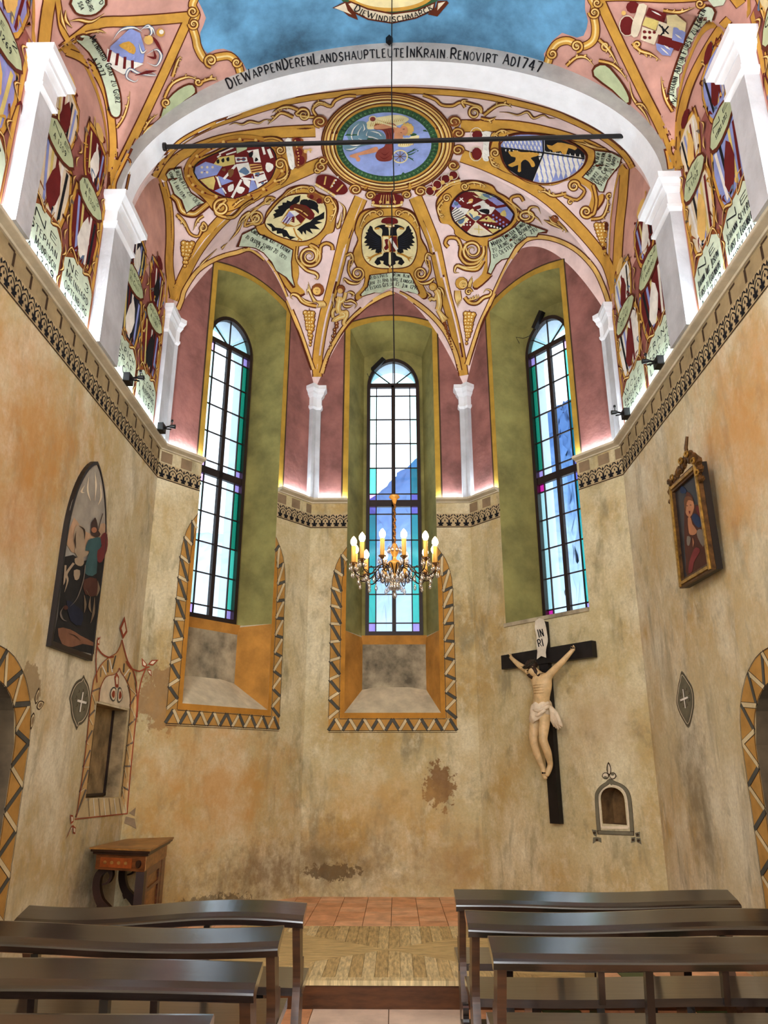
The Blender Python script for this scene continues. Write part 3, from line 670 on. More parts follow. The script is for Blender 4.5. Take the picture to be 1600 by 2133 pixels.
def skin_body(name, joints, edges, parent, m, sub=2, root=0):
    me = bpy.data.meshes.new(name); me.from_pydata([tuple(j[0]) for j in joints], edges, []); o = bpy.data.objects.new(name, me); S.collection.objects.link(o)
    sk = o.modifiers.new('skin', 'SKIN'); sk.use_smooth_shade = True
    for i, j in enumerate(joints):
        sv = me.skin_vertices[0].data[i]; r = j[1]; sv.radius = (r, r) if not isinstance(r, tuple) else r; sv.use_root = (i == root)
    ss = o.modifiers.new('sub', 'SUBSURF'); ss.levels = sub; ss.render_levels = sub
    dg = bpy.context.evaluated_depsgraph_get(); m2 = bpy.data.meshes.new_from_object(o.evaluated_get(dg)); m2.name = name
    o.modifiers.clear(); o.data = m2; m2.materials.clear(); m2.materials.append(MATS[m]); m2.polygons.foreach_set('use_smooth', [True]*len(m2.polygons))
    if parent: o.parent = parent; o.matrix_parent_inverse = parent.matrix_world.inverted()
    return o
J = [  # position, radius
    (FQ(1127, 1478, .20), .105), (FQ(1128, 1460, .21), .088), (FQ(1129, 1442, .24), .108), (FQ(1131, 1424, .25), .118), (FQ(1127, 1411, .25), .070), (FQ(1122, 1404, .27), .045),
    (FQ(1111, 1400, .30), .062), (FQ(1106, 1392, .30), .066),
    (FQ(1111, 1405, .23), .052), (FQ(1098, 1396, .22), .042), (FQ(1081, 1385, .19), .036), (FQ(1070, 1375, .16), .026), (FQ(1065, 1370, .14), .024), (FQ(1063, 1367, .135), .020),
    (FQ(1141, 1408, .23), .054), (FQ(1150, 1400, .22), .046), (FQ(1172, 1378, .20), .036), (FQ(1188, 1360, .17), .027), (FQ(1193, 1354, .15), .025), (FQ(1197, 1350, .145), .022),
    (FQ(1119, 1490, .21), .078), (FQ(1113, 1515, .24), .066), (FQ(1111, 1543, .27), .050), (FQ(1119, 1570, .23), .047), (FQ(1131, 1600, .19), .030), (FQ(1134, 1612, .20), .034), (FQ(1137, 1624, .21), .022),
    (FQ(1136, 1490, .21), .078), (FQ(1133, 1514, .26), .066), (FQ(1131, 1541, .30), .050), (FQ(1141, 1567, .25), .048), (FQ(1147, 1594, .17), .031), (FQ(1143, 1605, .20), .034), (FQ(1138, 1618, .22), .022)]
Ed = [(0, 1), (1, 2), (2, 3), (3, 4), (4, 5), (5, 6), (6, 7), (3, 8), (8, 9), (9, 10), (10, 11), (11, 12), (12, 13), (3, 14), (14, 15), (15, 16), (16, 17), (17, 18), (18, 19),
      (0, 20), (20, 21), (21, 22), (22, 23), (23, 24), (24, 25), (25, 26), (0, 27), (27, 28), (28, 29), (29, 30), (30, 31), (31, 32), (32, 33)]
body = skin_body('figure', J, Ed, cr, 'carved_skin')
# fingers and face features belong to the one body mesh
mb = MB(); mb.m('carved_skin')
for (hp, dirs) in ((J[13][0], -1), (J[19][0], 1)):
    for k in range(5):
        an = (-50+k*26) if k < 4 else 88
        w = math.radians(an); ux, uz = -dirs*math.cos(w), math.sin(w); ln = (.040, .048, .050, .044, .034)[k]
        q0 = hp-FOR.d*0; e1 = FOR.d*ux*ln*.6+Vector((0, 0, uz*ln*.6)); e2 = e1*1.45+FOR.n*.022
        mb.tube([q0, q0+e1+FOR.n*.012, q0+e2], [.0085, .0075, .005], 6)
hd = J[7][0]; fdir = (FOR.n*.75+FOR.d*-.45+Vector((0, 0, -.55))).normalized(); side_ = fdir.cross(Vector((0, 0, 1))).normalized(); upv = side_.cross(fdir).normalized()
def hp(a, b, c): return hd+side_*a+upv*b+fdir*c
mb.tube([hp(0, .02, .055), hp(0, -.005, .078), hp(0, -.018, .072)], [.006, .011, .008], 6)
for s in (-1, 1): mb.tube([hp(s*.012, .014, .060), hp(s*.026, .018, .056), hp(s*.038, .010, .048)], [.004, .006, .003], 5); mb.tube([hp(s*.062, .01, -.005), hp(s*.066, -.012, .0)], [.010, .007], 6)
mb.tube([hp(-.016, -.034, .058), hp(0, -.032, .064), hp(.016, -.034, .058)], [.003, .005, .003], 5)
for k in range(4):  # ribs and breast modelling
    c = J[2][0]+Vector((0, 0, -.01+.03*k))+FOR.n*.0
    mb.tube([c+FOR.d*x*.01+FOR.n*(.104-abs(x)*.0052) for x in range(-8, 9, 2)], [.002, .004, .005, .005, .003, .005, .005, .004, .002], 5)
o2 = mb.build('features', None, None, True)
bm = bmesh.new(); bm.from_mesh(body.data); bm.from_mesh(o2.data); bm.to_mesh(body.data); bm.free(); bpy.data.objects.remove(o2)
def blob(mb, c, rx, ry, rz, ax, ay, az, n=12, jit=0):
    vs = []; 
    for i in range(n//2+1):
        ph = math.pi*i/(n//2)
        for k in range(n):
            w = 2*math.pi*k/n; j = 1+random.uniform(-jit, jit); vs.append(c+ax*(rx*math.sin(ph)*math.cos(w)*j)+ay*(ry*math.sin(ph)*math.sin(w)*j)+az*(rz*math.cos(ph)*j))
    mb.add(vs, [(i*n+k, i*n+(k+1) % n, (i+1)*n+(k+1) % n, (i+1)*n+k) for i in range(n//2) for k in range(n)])
mb = MB(); blob(mb, hp(0, .022, -.022), .078, .075, .072, side_, fdir, upv, 14, .07)
for s in (-1, 1): mb.tube([hp(s*.06, .0, -.01), hp(s*.072, -.06, .0), hp(s*.078, -.12, -.005), hp(s*.07, -.17, -.02)], [.026, .026, .02, .008], 8)
mb.tube([hp(.05, -.02, -.03), hp(.12, -.07, -.06), hp(.20, -.10, -.05)], [.035, .03, .012], 8)
mb.build('hair', 'carved_hair', body, True)
mb = MB(); mb.tube([hp(0, -.036, .052), hp(0, -.065, .052), hp(0, -.10, .045), hp(.0, -.125, .040)], [.034, .032, .022, .006], 10); mb.build('beard', 'carved_hair', body, True)
mb = MB()
for q in range(3): mb.tube([hp(.080*math.cos(w), .048+.010*math.sin(w*3+q*2), .076*math.sin(w)-.008) for w in [i*math.pi/12 for i in range(25)]], .008, 6)
for q in range(16): w = q*.4; mb.tube([hp(.082*math.cos(w), .05, .078*math.sin(w)-.008), hp(.108*math.cos(w+.15), .062+.01*(q % 3), .10*math.sin(w+.15)-.008)], [.004, .001], 4)
mb.build('crown_of_thorns', 'thorns', body)
# loincloth: pleated wrap and a hanging knot
mb = MB(); c0 = J[0][0]; n = 40; rows = []
for r, (dz_, ra, rb_) in enumerate(((.075, .108, .10), (.05, .120, .112), (.015, .128, .122), (-.03, .136, .128), (-.07, .140, .130), (-.105, .135, .125), (-.12, .118, .11))):
    row = []
    for k in range(n):
        w = 2*math.pi*k/n; f = 1+.045*math.sin(w*9+r*1.1)+.03*math.sin(w*5-r); row.append(c0+FOR.d*(ra*f*math.cos(w))+FOR.n*(rb_*f*math.sin(w))+Vector((0, 0, dz_+.03*math.cos(w)+.02*math.sin(w*2+1)*(r > 2))))
    rows.append(row)
vs = [p for r in rows for p in r]; fs = [(r*n+k, r*n+(k+1) % n, (r+1)*n+(k+1) % n, (r+1)*n+k) for r in range(6) for k in range(n)]
mb.add(vs, fs)
kn = FQ(1145, 1470, .24)
for k in range(5):
    a = -.02+.018*k; mb.tube([kn, FQ(1150+k*2.2, 1482+k, .26), FQ(1151+k*4, 1500+k*2, .24), FQ(1155+k*4.2, 1520-abs(k-2)*3, .22)], [.020, .026, .028, .010], 7)
mb.tube([FQ(1108, 1478, .29), FQ(1122, 1481, .33), FQ(1136, 1474, .32), kn], [.016, .022, .022, .026], 8); mb.tube([FQ(1107, 1496, .27), FQ(1120, 1490, .32), FQ(1136, 1478, .32)], [.014, .020, .018], 8)
mb.build('loincloth', 'carved_cloth', body, True)
for q in (J[13][0], J[19][0], J[33][0]+Vector((0, 0, .04))):
    mb = MB(); mb.tube([q, q+FOR.n*.055, q+FOR.n*.056, q+FOR.n*.060], [.006, .006, .012, .010], 8); mb.build('nail', 'iron', cr)
# title scroll
mb = MB(); uc_, zc_ = fq2(1128.0, 1327, .11); hw, hh = .080, .225
vs = []; nn = 14
for i in range(nn+1):
    f = i/nn; z = zc_+hh-2*hh*f
    for k in range(5):
        s = k/4*2-1; wv = .012*math.sin(f*9)+.01*s*math.cos(f*7)+.02*max(0, abs(2*f-1)-.75)*4; wd2 = hw*(1-.12*math.cos(f*14)*.6)
        vs.append(FOR.p(uc_+s*wd2, z-(.03*abs(s) if i == nn else 0)-(.025*(abs(s)) if i == 0 else 0), .102+.008+wv))
mb.add(vs, [(i*5+k, i*5+k+1, (i+1)*5+k+1, (i+1)*5+k) for i in range(nn) for k in range(4)])
sc = mb.build('title_scroll', 'scroll_paper', cr, True, label='cream scroll lettered INRI')
# ---------------------------------------------------------------- iron tie rod, chandelier
FY = 5.99
def onY(px, py, y): r = ray(px, py); t = (y-CAM.y)/r.y; return CAM+r*t
mb = MB(); pa, pb = onY(340, 306, FY), onY(1309, 283, FY-.06)
def clampx(p):
    w = math.acos(min(1, abs(p.x)/AX)); return p
mb.tube([pa, pb], .022, 8); mb.tube([pa+Vector((.0, 0, 0)), pa+Vector((.03, 0, 0))], .04, 8)
mb.build('tie_rod', 'iron', label='black iron tie rod spanning the white arch', category='tie rod')
mat('brass', (128, 88, 44), rough=.35, amp=.2, metal=.75, scale=20); mat('gilt', (206, 150, 70), rough=.35, amp=.2, metal=.3, scale=20); mat('candle_sleeve', (226, 176, 92), rough=.5, amp=.05)
mat('black_arm', (38, 26, 20), rough=.35, amp=.1, metal=.5)
glass('crystal', (.82, .80, .78), .35); emit('bulb_glow', (1.0, .74, .40), 34.0)
CH = Vector((onY(822, 1130, 5.2).x, 5.2, 0))
ch = thing('chandelier', 'brass crystal chandelier with twelve lit candle bulbs hanging on a long cable', 'chandelier', (CH.x, CH.y, 3.0))
zl = lambda py: onY(822, py, 5.2).z
mb = MB(); mb.tube([(CH.x, CH.y, zl(1036)), (CH.x+.006, CH.y, zl(800)), (CH.x-.012, CH.y, zl(400)), (CH.x+.01, CH.y, zl(395)), (CH.x-.008, CH.y, zl(200)), (CH.x, CH.y, nave_z(CH.x, 5.2))], .0055, 6); mb.build('cable', 'iron', ch)
mb = MB(); z = zl(1036); mb.lathe([(.008, .02), (.035, .012), (.04, 0), (.018, -.02), (.010, -.05)], (CH.x, CH.y, z), 16)
mb.build('canopy', 'gilt', ch, True)
mb = MB(); mb.tube([(CH.x+.006*math.cos(a*1.7), CH.y+.006*math.sin(a*1.7), zl(1042)-(zl(1042)-zl(1132))*a/24) for a in range(25)], .008, 6); mb.build('twisted_stem', 'brass', ch)
zb2 = zl(1132)
mb = MB(); mb.lathe([(.010, 0), (.018, -.01), (.032, -.045), (.026, -.075), (.012, -.10), (.014, -.12), (.045, -.135), (.052, -.15), (.030, -.17), (.016, -.20), (.010, -.235), (.004, -.25)], (CH.x, CH.y, zb2), 18); mb.build('baluster', 'gilt', ch, True)
RC = .297; zpan = zl(1181)
def drop_mesh(k=1.0):
    mb = MB(); mb.lathe([(.001, 0), (.003*k, -.008*k), (.010*k, -.026*k), (.012*k, -.036*k), (.008*k, -.047*k), (.001, -.052*k)], (0, 0, 0), 7); return mb
def hang(mb, p, k=1.0):
    d = drop_mesh(k); mb.tube([p, p+Vector((0, 0, -.012))], .0012, 3, False); mb.add([v+p+Vector((0, 0, -.01)) for v in d.v], d.f)
for i in range(12):
    w = math.radians(15+30*i+random.uniform(-4, 4)); dx, dy = math.cos(w), math.sin(w)
    def q(r, z): return Vector((CH.x+dx*r, CH.y+dy*r, z))
    zz = zpan+random.uniform(-.008, .008)
    mb = MB(); mb.tube(cat_rom([tuple(q(.03, zpan-.05)), tuple(q(.07, zpan+.005)), tuple(q(.12, zpan+.0)), tuple(q(.17, zpan-.06)), tuple(q(.23, zpan-.085)), tuple(q(.28, zpan-.06)), tuple(q(RC, zz-.01))], 5), .0045, 6)
    mb.tube(cat_rom([tuple(q(.15, zpan-.04)), tuple(q(.13, zpan-.09)), tuple(q(.10, zpan-.08)), tuple(q(.11, zpan-.055))], 4), .003, 5)
    mb.tube(cat_rom([tuple(q(.21, zpan-.085)), tuple(q(.19, zpan-.05)), tuple(q(.215, zpan-.03)), tuple(q(.235, zpan-.05))], 4), .003, 5)
    arm = mb.build('arm', 'black_arm', ch, True)
    mb = MB(); mb.lathe([(.006, -.02), (.012, -.012), (.026, 0), (.028, .004), (.012, .004)], tuple(q(RC, zz)), 14); mb.build('drip_pan', 'brass', arm, True)
    mb = MB(); mb.lathe([(.0155, 0), (.0155, .118), (.012, .120)], tuple(q(RC, zz+.004)), 12); mb.build('candle', 'candle_sleeve', arm, True)
    mb = MB(); mb.lathe([(.008, 0), (.016, .010), (.022, .026), (.021, .042), (.012, .060), (.001, .072)], tuple(q(RC, zz+.122)), 12); mb.build('bulb', 'bulb_glow', arm, True)
    mb = MB(); 
    for k in range(6):
        a = k*math.pi/3; hang(mb, q(RC, zz)+Vector((.026*math.cos(a), .026*math.sin(a), 0)), .85)
    hang(mb, q(.26, zpan-.075), 1.15); hang(mb, q(.19, zpan-.075), 1.1); hang(mb, q(.12, zpan-.02), 1.0)
    mb.build('crystal_drops', 'crystal', arm, True, kind='stuff')
mb = MB()
for k in range(10):
    a = k*.63; hang(mb, Vector((CH.x+.05*math.cos(a), CH.y+.05*math.sin(a), zpan-.03)), 1.3); hang(mb, Vector((CH.x+.03*math.cos(a+.3), CH.y+.03*math.sin(a+.3), zpan-.09)), 1.3); hang(mb, Vector((CH.x+.045*math.cos(a), CH.y+.045*math.sin(a), zb2-.01)), 1.0)
hang(mb, Vector((CH.x, CH.y, zpan-.14)), 1.5); mb.build('crystal_drops', 'crystal', ch, True, kind='stuff')
# ---------------------------------------------------------------- pictures
mat('black_frame', (30, 22, 18), rough=.45, amp=.15); mat('gold_leaf', (176, 136, 62), rough=.38, amp=.35, metal=.55, scale=18); mat('gold_dark', (92, 62, 30), rough=.45, amp=.4, metal=.3, scale=20)
mat('canvas_sky', (166, 164, 158), rough=.5, amp=.22, scale=3.5); mat('canvas_dark', (36, 36, 42), rough=.4, amp=.35, scale=5)
pl = thing('arched_painting', 'tall arched dark-framed painting of a mounted saint on the left wall', 'painting', tuple(FL.p(6.44-Y0, 2.52, .03)))
def arch_out(y0_, y1_, z0_, zs_, za_, n=12):
    uc = (y0_+y1_)/2; hw_ = (y1_-y0_)/2; R = [(uc+hw_*(1-(k/n)**1.9), zs_+(za_-zs_)*(1-(1-k/n)**1.35)) for k in range(n+1)]
    return [(y0_, z0_), (y1_, z0_)]+R+[(2*uc-a, b) for a, b in reversed(R[:-1])]
flf = lambda a, b, d: FL.p(a-Y0, b, d)
_a, _b = FL.at(106, 1346, .04), FL.at(192.5, 1377, .04); _t = FL.at(205, 962, .04)[1]; _y0, _y1, _z = _a[0]+Y0, _b[0]+Y0, (_a[1]+_b[1])/2; OUT = arch_out(_y0, _y1, _z, 3.42, _t); INN = arch_out(_y0+.03, _y1-.012, _z+.045, 3.43, _t-.03)
mb = MB(); mb.m('black_frame'); k = len(OUT)
vs = [flf(a, b, .0) for a, b in OUT]+[flf(a, b, .04) for a, b in OUT]+[flf(a, b, .04) for a, b in INN]+[flf(a, b, .026) for a, b in INN]
fs = []
for i in range(k):
    j = (i+1) % k; fs += [(i, j, k+j, k+i), (k+i, k+j, 2*k+j, 2*k+i), (2*k+i, 2*k+j, 3*k+j, 3*k+i)]
mb.add(vs, fs); mb.build('frame', None, pl)
mb = MB(); mb.m('canvas_sky'); mb.add([flf(a, b, .028) for a, b in INN], [list(range(k))]); canvas_l = mb.build('canvas', None, pl)
pr_ = thing('framed_painting', 'small gilt-framed devotional painting tilted forward on the right wall', 'painting', tuple(FR.p(YB-6.4, 3.15, .08)))
def RQ(px, py, d): u, z = FR.at(px, py, d); return FR.p(u, z, d)
TLq, TRq, BLq, BRq = RQ(1397, 1014, .17), RQ(1453, 962, .17), RQ(1419, 1226, .11), RQ(1487, 1186, .11)
nq = (TRq-TLq).cross(BLq-TLq).normalized(); nq = nq if nq.x < 0 else -nq
def RP(a, b, d): return TLq.lerp(TRq, a).lerp(BLq.lerp(BRq, a), b)+nq*d
def bar4(a0, b0, a1, b1, d0, d1, m_, par, nm):
    mb = MB(); mb.m(m_); mb.prism([(a0, b0), (a1, b0), (a1, b1), (a0, b1)], RP, d0, d1); return mb.build(nm, None, par)
mb = MB(); mb.m('black_frame'); mb.prism([(0, 0), (1, 0), (1, 1), (0, 1)], RP, -.075, -.022); mb.build('backing', None, pr_)
for a0, b0, a1, b1 in ((0, 0, .09, 1), (.91, 0, 1, 1), (.09, 0, .91, .075), (.09, .925, .91, 1)):
    o = bar4(a0, b0, a1, b1, -.02, .012, 'gold_dark', pr_, 'frame_bar'); aa, bb = (a0+a1)/2, (b0+b1)/2
    if a1-a0 < .2: bar4(aa-.02, b0+.01, aa+.02, b1-.01, .012, .026, 'gold_leaf', o, 'gilt_bead')
    else: bar4(a0, bb-.014, a1, bb+.014, .012, .026, 'gold_leaf', o, 'gilt_bead')
mb = MB(); mb.m('canvas_dark'); mb.prism([(.09, .075), (.91, .075), (.91, .925), (.09, .925)], RP, -.022, -.012); canvas_r = mb.build('canvas', None, pr_)
mb = MB(); mb.m('gold_dark')
ex_, ez_ = (TRq-TLq).normalized(), (TLq-BLq).normalized()
for (a, b, r) in ((.05, -.02, .04), (.2, -.03, .035), (.30, -.06, .05), (.42, -.07, .04), (.55, -.09, .05), (.66, -.12, .05), (.80, -.10, .055), (.92, -.05, .05), (1.02, .0, .05), (1.05, .08, .04), (-.03, .05, .035), (1.04, .17, .03), (-.03, .14, .025)):
    blob(mb, RP(a, b, .0), r, .025, r*.9, ex_, nq, ez_, 10, .25)
mb.m('gold_leaf')
for (a, b, r) in ((.2, -.05, .022), (.58, -.12, .03), (.80, -.13, .028), (.97, -.02, .028), (1.04, .11, .02)): mb.tube([RP(a+.05*math.cos(w), b+.022*math.sin(w), .03) for w in [i*.5 for i in range(13)]], r*.35, 5)
mb.m('gold_dark'); mb.tube([RP(.72, -.12, 0), RP(.74, -.20, .01), RP(.79, -.30, .0)], [.018, .016, .012], 6); mb.tube([RP(.12, -.03, 0), RP(.0, -.06, .01), RP(-.08, -.05, .0)], [.016, .018, .012], 6)
mb.build('carved_crest', None, pr_)
# ---------------------------------------------------------------- wall niches
def fill_ring(mb, fn, A, dA, B, dB, close=True):
    k = len(A); r = range(k if close else k-1); mb.add([fn(a, b, dA) for a, b in A]+[fn(a, b, dB) for a, b in B], [(i, (i+1) % k, k+(i+1) % k, k+i) for i in r])
# recesses: aumbry in the left wall, piscina in the right slanting wall
for fc, hole, D, wl, mt in ((FL, AUM, .15, wL, 'niche_brown'), (FOR, PISC, .20, walls['wall_back_right'], 'niche_dark')):
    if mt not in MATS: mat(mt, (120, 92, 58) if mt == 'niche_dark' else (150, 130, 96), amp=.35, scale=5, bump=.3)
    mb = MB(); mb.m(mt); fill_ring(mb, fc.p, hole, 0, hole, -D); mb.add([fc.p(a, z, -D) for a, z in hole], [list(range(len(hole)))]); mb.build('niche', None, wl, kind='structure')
mb = MB(); mb.m('corner_shade')
for a, z, b, w in ((7.12, 1.375, 7.97, 1.40), (7.945, 1.375, 7.97, 2.185)): mb.prism([(a-Y0, z), (b-Y0, z), (b-Y0, w), (a-Y0, w)], FL.p, -.148, -.13)
mb.build('corner_shade_strips', None, wL)  # dark strips stand in for shade in the recess's back corners
# window sill board under the right window, its moulded edge
mb = MB(); mb.m('niche_grey'); fc, u0, u1, zb, uc = SPEC['wall_back_right']; mb.prism([(u0-.02, zb-.045), (u1+.0, zb-.045), (u1, zb), (u0-.02, zb)], fc.p, -.02, .022); mb.build('window_sill', None, walls['wall_back_right'])
# small spotlights on arms above the cornice
def spot(label, fc, u, sgn):
    t = thing('spotlight', label, 'spotlight', tuple(fc.p(u, ZC+.05, .08)), 'small black spotlights on the cornice')
    P = lambda a, z, d: fc.p(u+a, ZC+z, d)
    mb = MB(); mb.prism([(-.06, -.02), (.06, -.02), (.06, .07), (-.06, .07)], P, .088, .15); mb.build('bracket', 'iron', t)
    mb = MB(); mb.tube([P(0, .03, .15), P(sgn*.02, .05, .18), P(sgn*.03, .06, .21)], .011, 6); mb.tube([P(sgn*.0, .02, .15), P(sgn*.05, .03, .21)], .008, 6); mb.build('arm', 'iron', t)
    mb = MB(); mb.tube([P(sgn*.03, .06, .20), P(sgn*.03, .055, .26)], [.018, .026], 10); mb.build('lamp_head', 'iron', t)
    mb = MB(); mb.tube([P(sgn*.03, .07, .22), P(sgn*.03, .12, .22)], .005, 5); mb.tube([P(sgn*.03, .115, .22), P(sgn*.03, .14, .22)], .014, 8); mb.build('adjusting_knob', 'iron', t)
def wall_u(fc, px, py): return fc.at(px, py, .1)[0]
spot('small black spotlight on the left cornice between the frescoes and the corner', FL, wall_u(FL, 262, 800), 1)
spot('small black spotlight at the corner of the cornice left of the left window', FL, wall_u(FL, 332, 905), 1)
spot('small black spotlight on the right cornice between the frescoes and the corner', FR, wall_u(FR, 1380, 783), -1)
spot('small black spotlight at the corner of the cornice right of the right window', FR, wall_u(FR, 1310, 888), -1)
# window openers with cables
def opener(label, fc, px, py, ang, wire):
    u, z = fc.at(px, py, -GL+.06); t = thing('window_opener', label, 'window motor', tuple(fc.p(u, z, -GL+.06)))
    c, s = math.cos(math.radians(ang)), math.sin(math.radians(ang)); q = [(u+c*a-s*b, z+s*a+c*b) for a, b in ((-.13, -.035), (.13, -.035), (.13, .035), (-.13, .035))]
    mb = MB(); mb.prism(q, fc.p, -GL+.03, -GL+.10); mb.build('motor_box', 'iron', t)
    mb = MB(); mb.tube([fc.p(*fc.at(x, y, dd), dd) for x, y, dd in wire], .005, 5); mb.build('cable', 'iron', t)
opener('black motor box at the head of the right window with a loose cable', FOR, 1122, 667, 52, [(1110, 688, -.38), (1103, 700, -.30), (1090, 705, -.22), (1075, 702, -.16), (1082, 715, -.18)])
opener('black motor box at the head of the middle window', FB, 788, 760, 48, [(778, 778, -.38), (768, 785, -.36), (765, 778, -.34)])
# small sensor box on the nave vault
r = ray(811, 78)
# ---------------------------------------------------------------- landscape outside
m = bpy.data.materials.new('hillside'); MATS['hillside'] = m; m.use_nodes = True; nt = m.node_tree; N = nt.nodes; Lk = nt.links; b = N['Principled BSDF']; b.inputs['Roughness'].default_value = 1; b.inputs['Specular IOR Level'].default_value = 0
g = N.new('ShaderNodeNewGeometry'); sx = N.new('ShaderNodeSeparateXYZ'); Lk.new(g.outputs['Position'], sx.inputs[0])
nz = N.new('ShaderNodeTexNoise'); nz.inputs['Scale'].default_value = .05; nz.inputs['Detail'].default_value = 9; nz.inputs['Roughness'].default_value = .7; Lk.new(g.outputs['Position'], nz.inputs['Vector'])
a0_ = N.new('ShaderNodeMath'); a0_.operation = 'MULTIPLY_ADD'; Lk.new(nz.outputs['Fac'], a0_.inputs[0]); a0_.inputs[1].default_value = 90; Lk.new(sx.outputs['Z'], a0_.inputs[2])
xw = N.new('ShaderNodeMapRange'); xw.inputs[1].default_value = -110; xw.inputs[2].default_value = -10; xw.inputs[3].default_value = -130; xw.inputs[4].default_value = 0; Lk.new(sx.outputs['X'], xw.inputs[0])
a = N.new('ShaderNodeMath'); a.operation = 'ADD'; Lk.new(a0_.outputs[0], a.inputs[0]); Lk.new(xw.outputs[0], a.inputs[1])
rp = N.new('ShaderNodeMapRange'); rp.inputs[1].default_value = 40; rp.inputs[2].default_value = 230; Lk.new(a.outputs[0], rp.inputs[0])
cr_ = N.new('ShaderNodeValToRGB'); Lk.new(rp.outputs[0], cr_.inputs[0]); e = cr_.color_ramp.elements
e[0].position = 0; e[0].color = (.55, .60, .66, 1); e[1].position = 1; e[1].color = (.075, .15, .33, 1)
k = e.new(.35); k.color = (.30, .42, .58, 1); k = e.new(.6); k.color = (.13, .24, .46, 1)
Lk.new(cr_.outputs[0], b.inputs['Base Color'])
RG = [(-200, 1160), (300, 1150), (430, 1110), (520, 1130), (640, 1120), (700, 1090), (770, 1042), (815, 1003), (870, 955), (950, 915), (1080, 895), (1130, 868), (1165, 842), (1200, 826), (1320, 760), (1500, 720), (1800, 700)]
RG = cat_rom(RG, 6); v = []; f = []; NR = 26
for i, (px, py) in enumerate(RG):
    q = ray(px, py); hl = math.hypot(q.x, q.y); top = CAM+q*(520/hl)
    for j in range(NR+1):
        t = j/NR; base = CAM+Vector((q.x/hl, q.y/hl, 0))*90; p = base.lerp(top, t); p.z = -4+(top.z+4)*(t**1.15)
        jt = (.35 if j < NR else .3)*(1+6*t); random.seed(i*31+j); p += Vector((random.uniform(-jt, jt), random.uniform(-jt, jt), random.uniform(-jt, jt)*.8)); v.append(p)
    bk_ = top+Vector((q.x/hl, q.y/hl, 0))*200; bk_.z = -4; v.append(bk_)
n = NR+2
mb = MB(); mb.m('hillside'); mb.add(v, [(i*n+j, (i+1)*n+j, (i+1)*n+j+1, i*n+j+1) for i in range(len(RG)-1) for j in range(n-1)])
mb.build('hillside', None, None, True, label='bluish mountain slope with snowy foot seen through the windows', category='mountain', kind='structure')
random.seed(11)
# ================================================================ fresco painting
# every painted shape is a thin skin of paint laid on the real plaster surface it decorates
bpy.context.view_layer.update()
def bvh(*obs):
    V, Fc = [], []
    for o in obs:
        k = len(V); V += [o.matrix_world @ v.co for v in o.data.vertices]; Fc += [[k+i for i in p.vertices] for p in o.data.polygons]
    return BVHTree.FromPolygons(V, Fc)
B_ALL = bvh(ceil, naveceil, arch, wL, wR, *[walls[n] for n in ('wall_back', 'wall_back_left', 'wall_back_right')])
def on_shell(x, y, lift):
    d = ray(x, y).normalized(); h, n, i, q = B_ALL.ray_cast(CAM, d)
    if h is None: return None
    if n.dot(d) > 0: n = -n
    return h+n*lift, n
B_ARCH = bvh(arch); B_NAVE = bvh(naveceil); B_APSE = bvh(ceil)
def on_only(B):
    def f(x, y, lift):
        d = ray(x, y).normalized(); h, n, i, q = B.ray_cast(CAM, d)
        if h is None: return None
        if n.dot(d) > 0: n = -n
        return h+n*lift, n
    return f
def on_face(fc):
    def f(x, y, lift):
        u, z = fc.at(x, y); return fc.p(u, z, lift), fc.n
    return f
def on_uz(fc, d0=0):
    def f(u, z, lift): return fc.p(u, z, d0+lift), fc.n
    return f
COL = dict(gold=(204, 156, 70), gold2=(226, 186, 108), ochre=(186, 134, 54), hi=(252, 228, 166), dark=(92, 42, 24), brown=(140, 80, 42), black=(26, 26, 30), green=(54, 92, 62), green2=(92, 130, 84),
    blue=(142, 156, 214), sky=(150, 168, 226), white=(238, 236, 228), cream=(236, 224, 172), mint=(204, 220, 196), red=(104, 30, 30), skin=(210, 148, 112), robe=(128, 58, 50), teal=(112, 146, 164), navy=(40, 44, 60), grey=(120, 118, 116),
    yellow=(214, 196, 118), lilac=(150, 150, 210), pinkd=(150, 92, 84), och2=(190, 148, 82), taupe=(142, 122, 96), line=(70, 54, 40), ringg=(232, 196, 118), steel=(94, 120, 150), sepia=(120, 84, 50), palegrn=(186, 200, 160), bone=(226, 214, 188), orange=(206, 150, 76), slate=(84, 84, 78), rust=(152, 74, 50), dkblue=(48, 62, 92), smoke=(120, 112, 104), umber=(66, 52, 44), mauve=(152, 124, 118))
COL['bone2'] = (186, 166, 128); COL['dentil'] = (166, 148, 112)
COL.update(och3=(186, 142, 76), bone3=(212, 196, 156), och4=(184, 130, 54))
COL['frame_och'] = (176, 142, 58)
COL.update(cream2=(206, 188, 146), cream3=(206, 172, 118))
COL['slate2'] = (116, 112, 94)
COL.update(mist=(164, 160, 150), dusk=(186, 156, 128), canvas_dk=(44, 44, 44), earth=(128, 92, 72), horse=(170, 154, 132), horse2=(128, 112, 92), armor=(70, 56, 52), tealdk=(62, 92, 96), crim=(110, 52, 54), browndk=(82, 54, 46), skin2=(160, 110, 84))
COL.update(skin3=(176, 124, 92), hairbr=(110, 76, 54), crim2=(120, 58, 58))
COL['skyfield'] = (86, 142, 186)
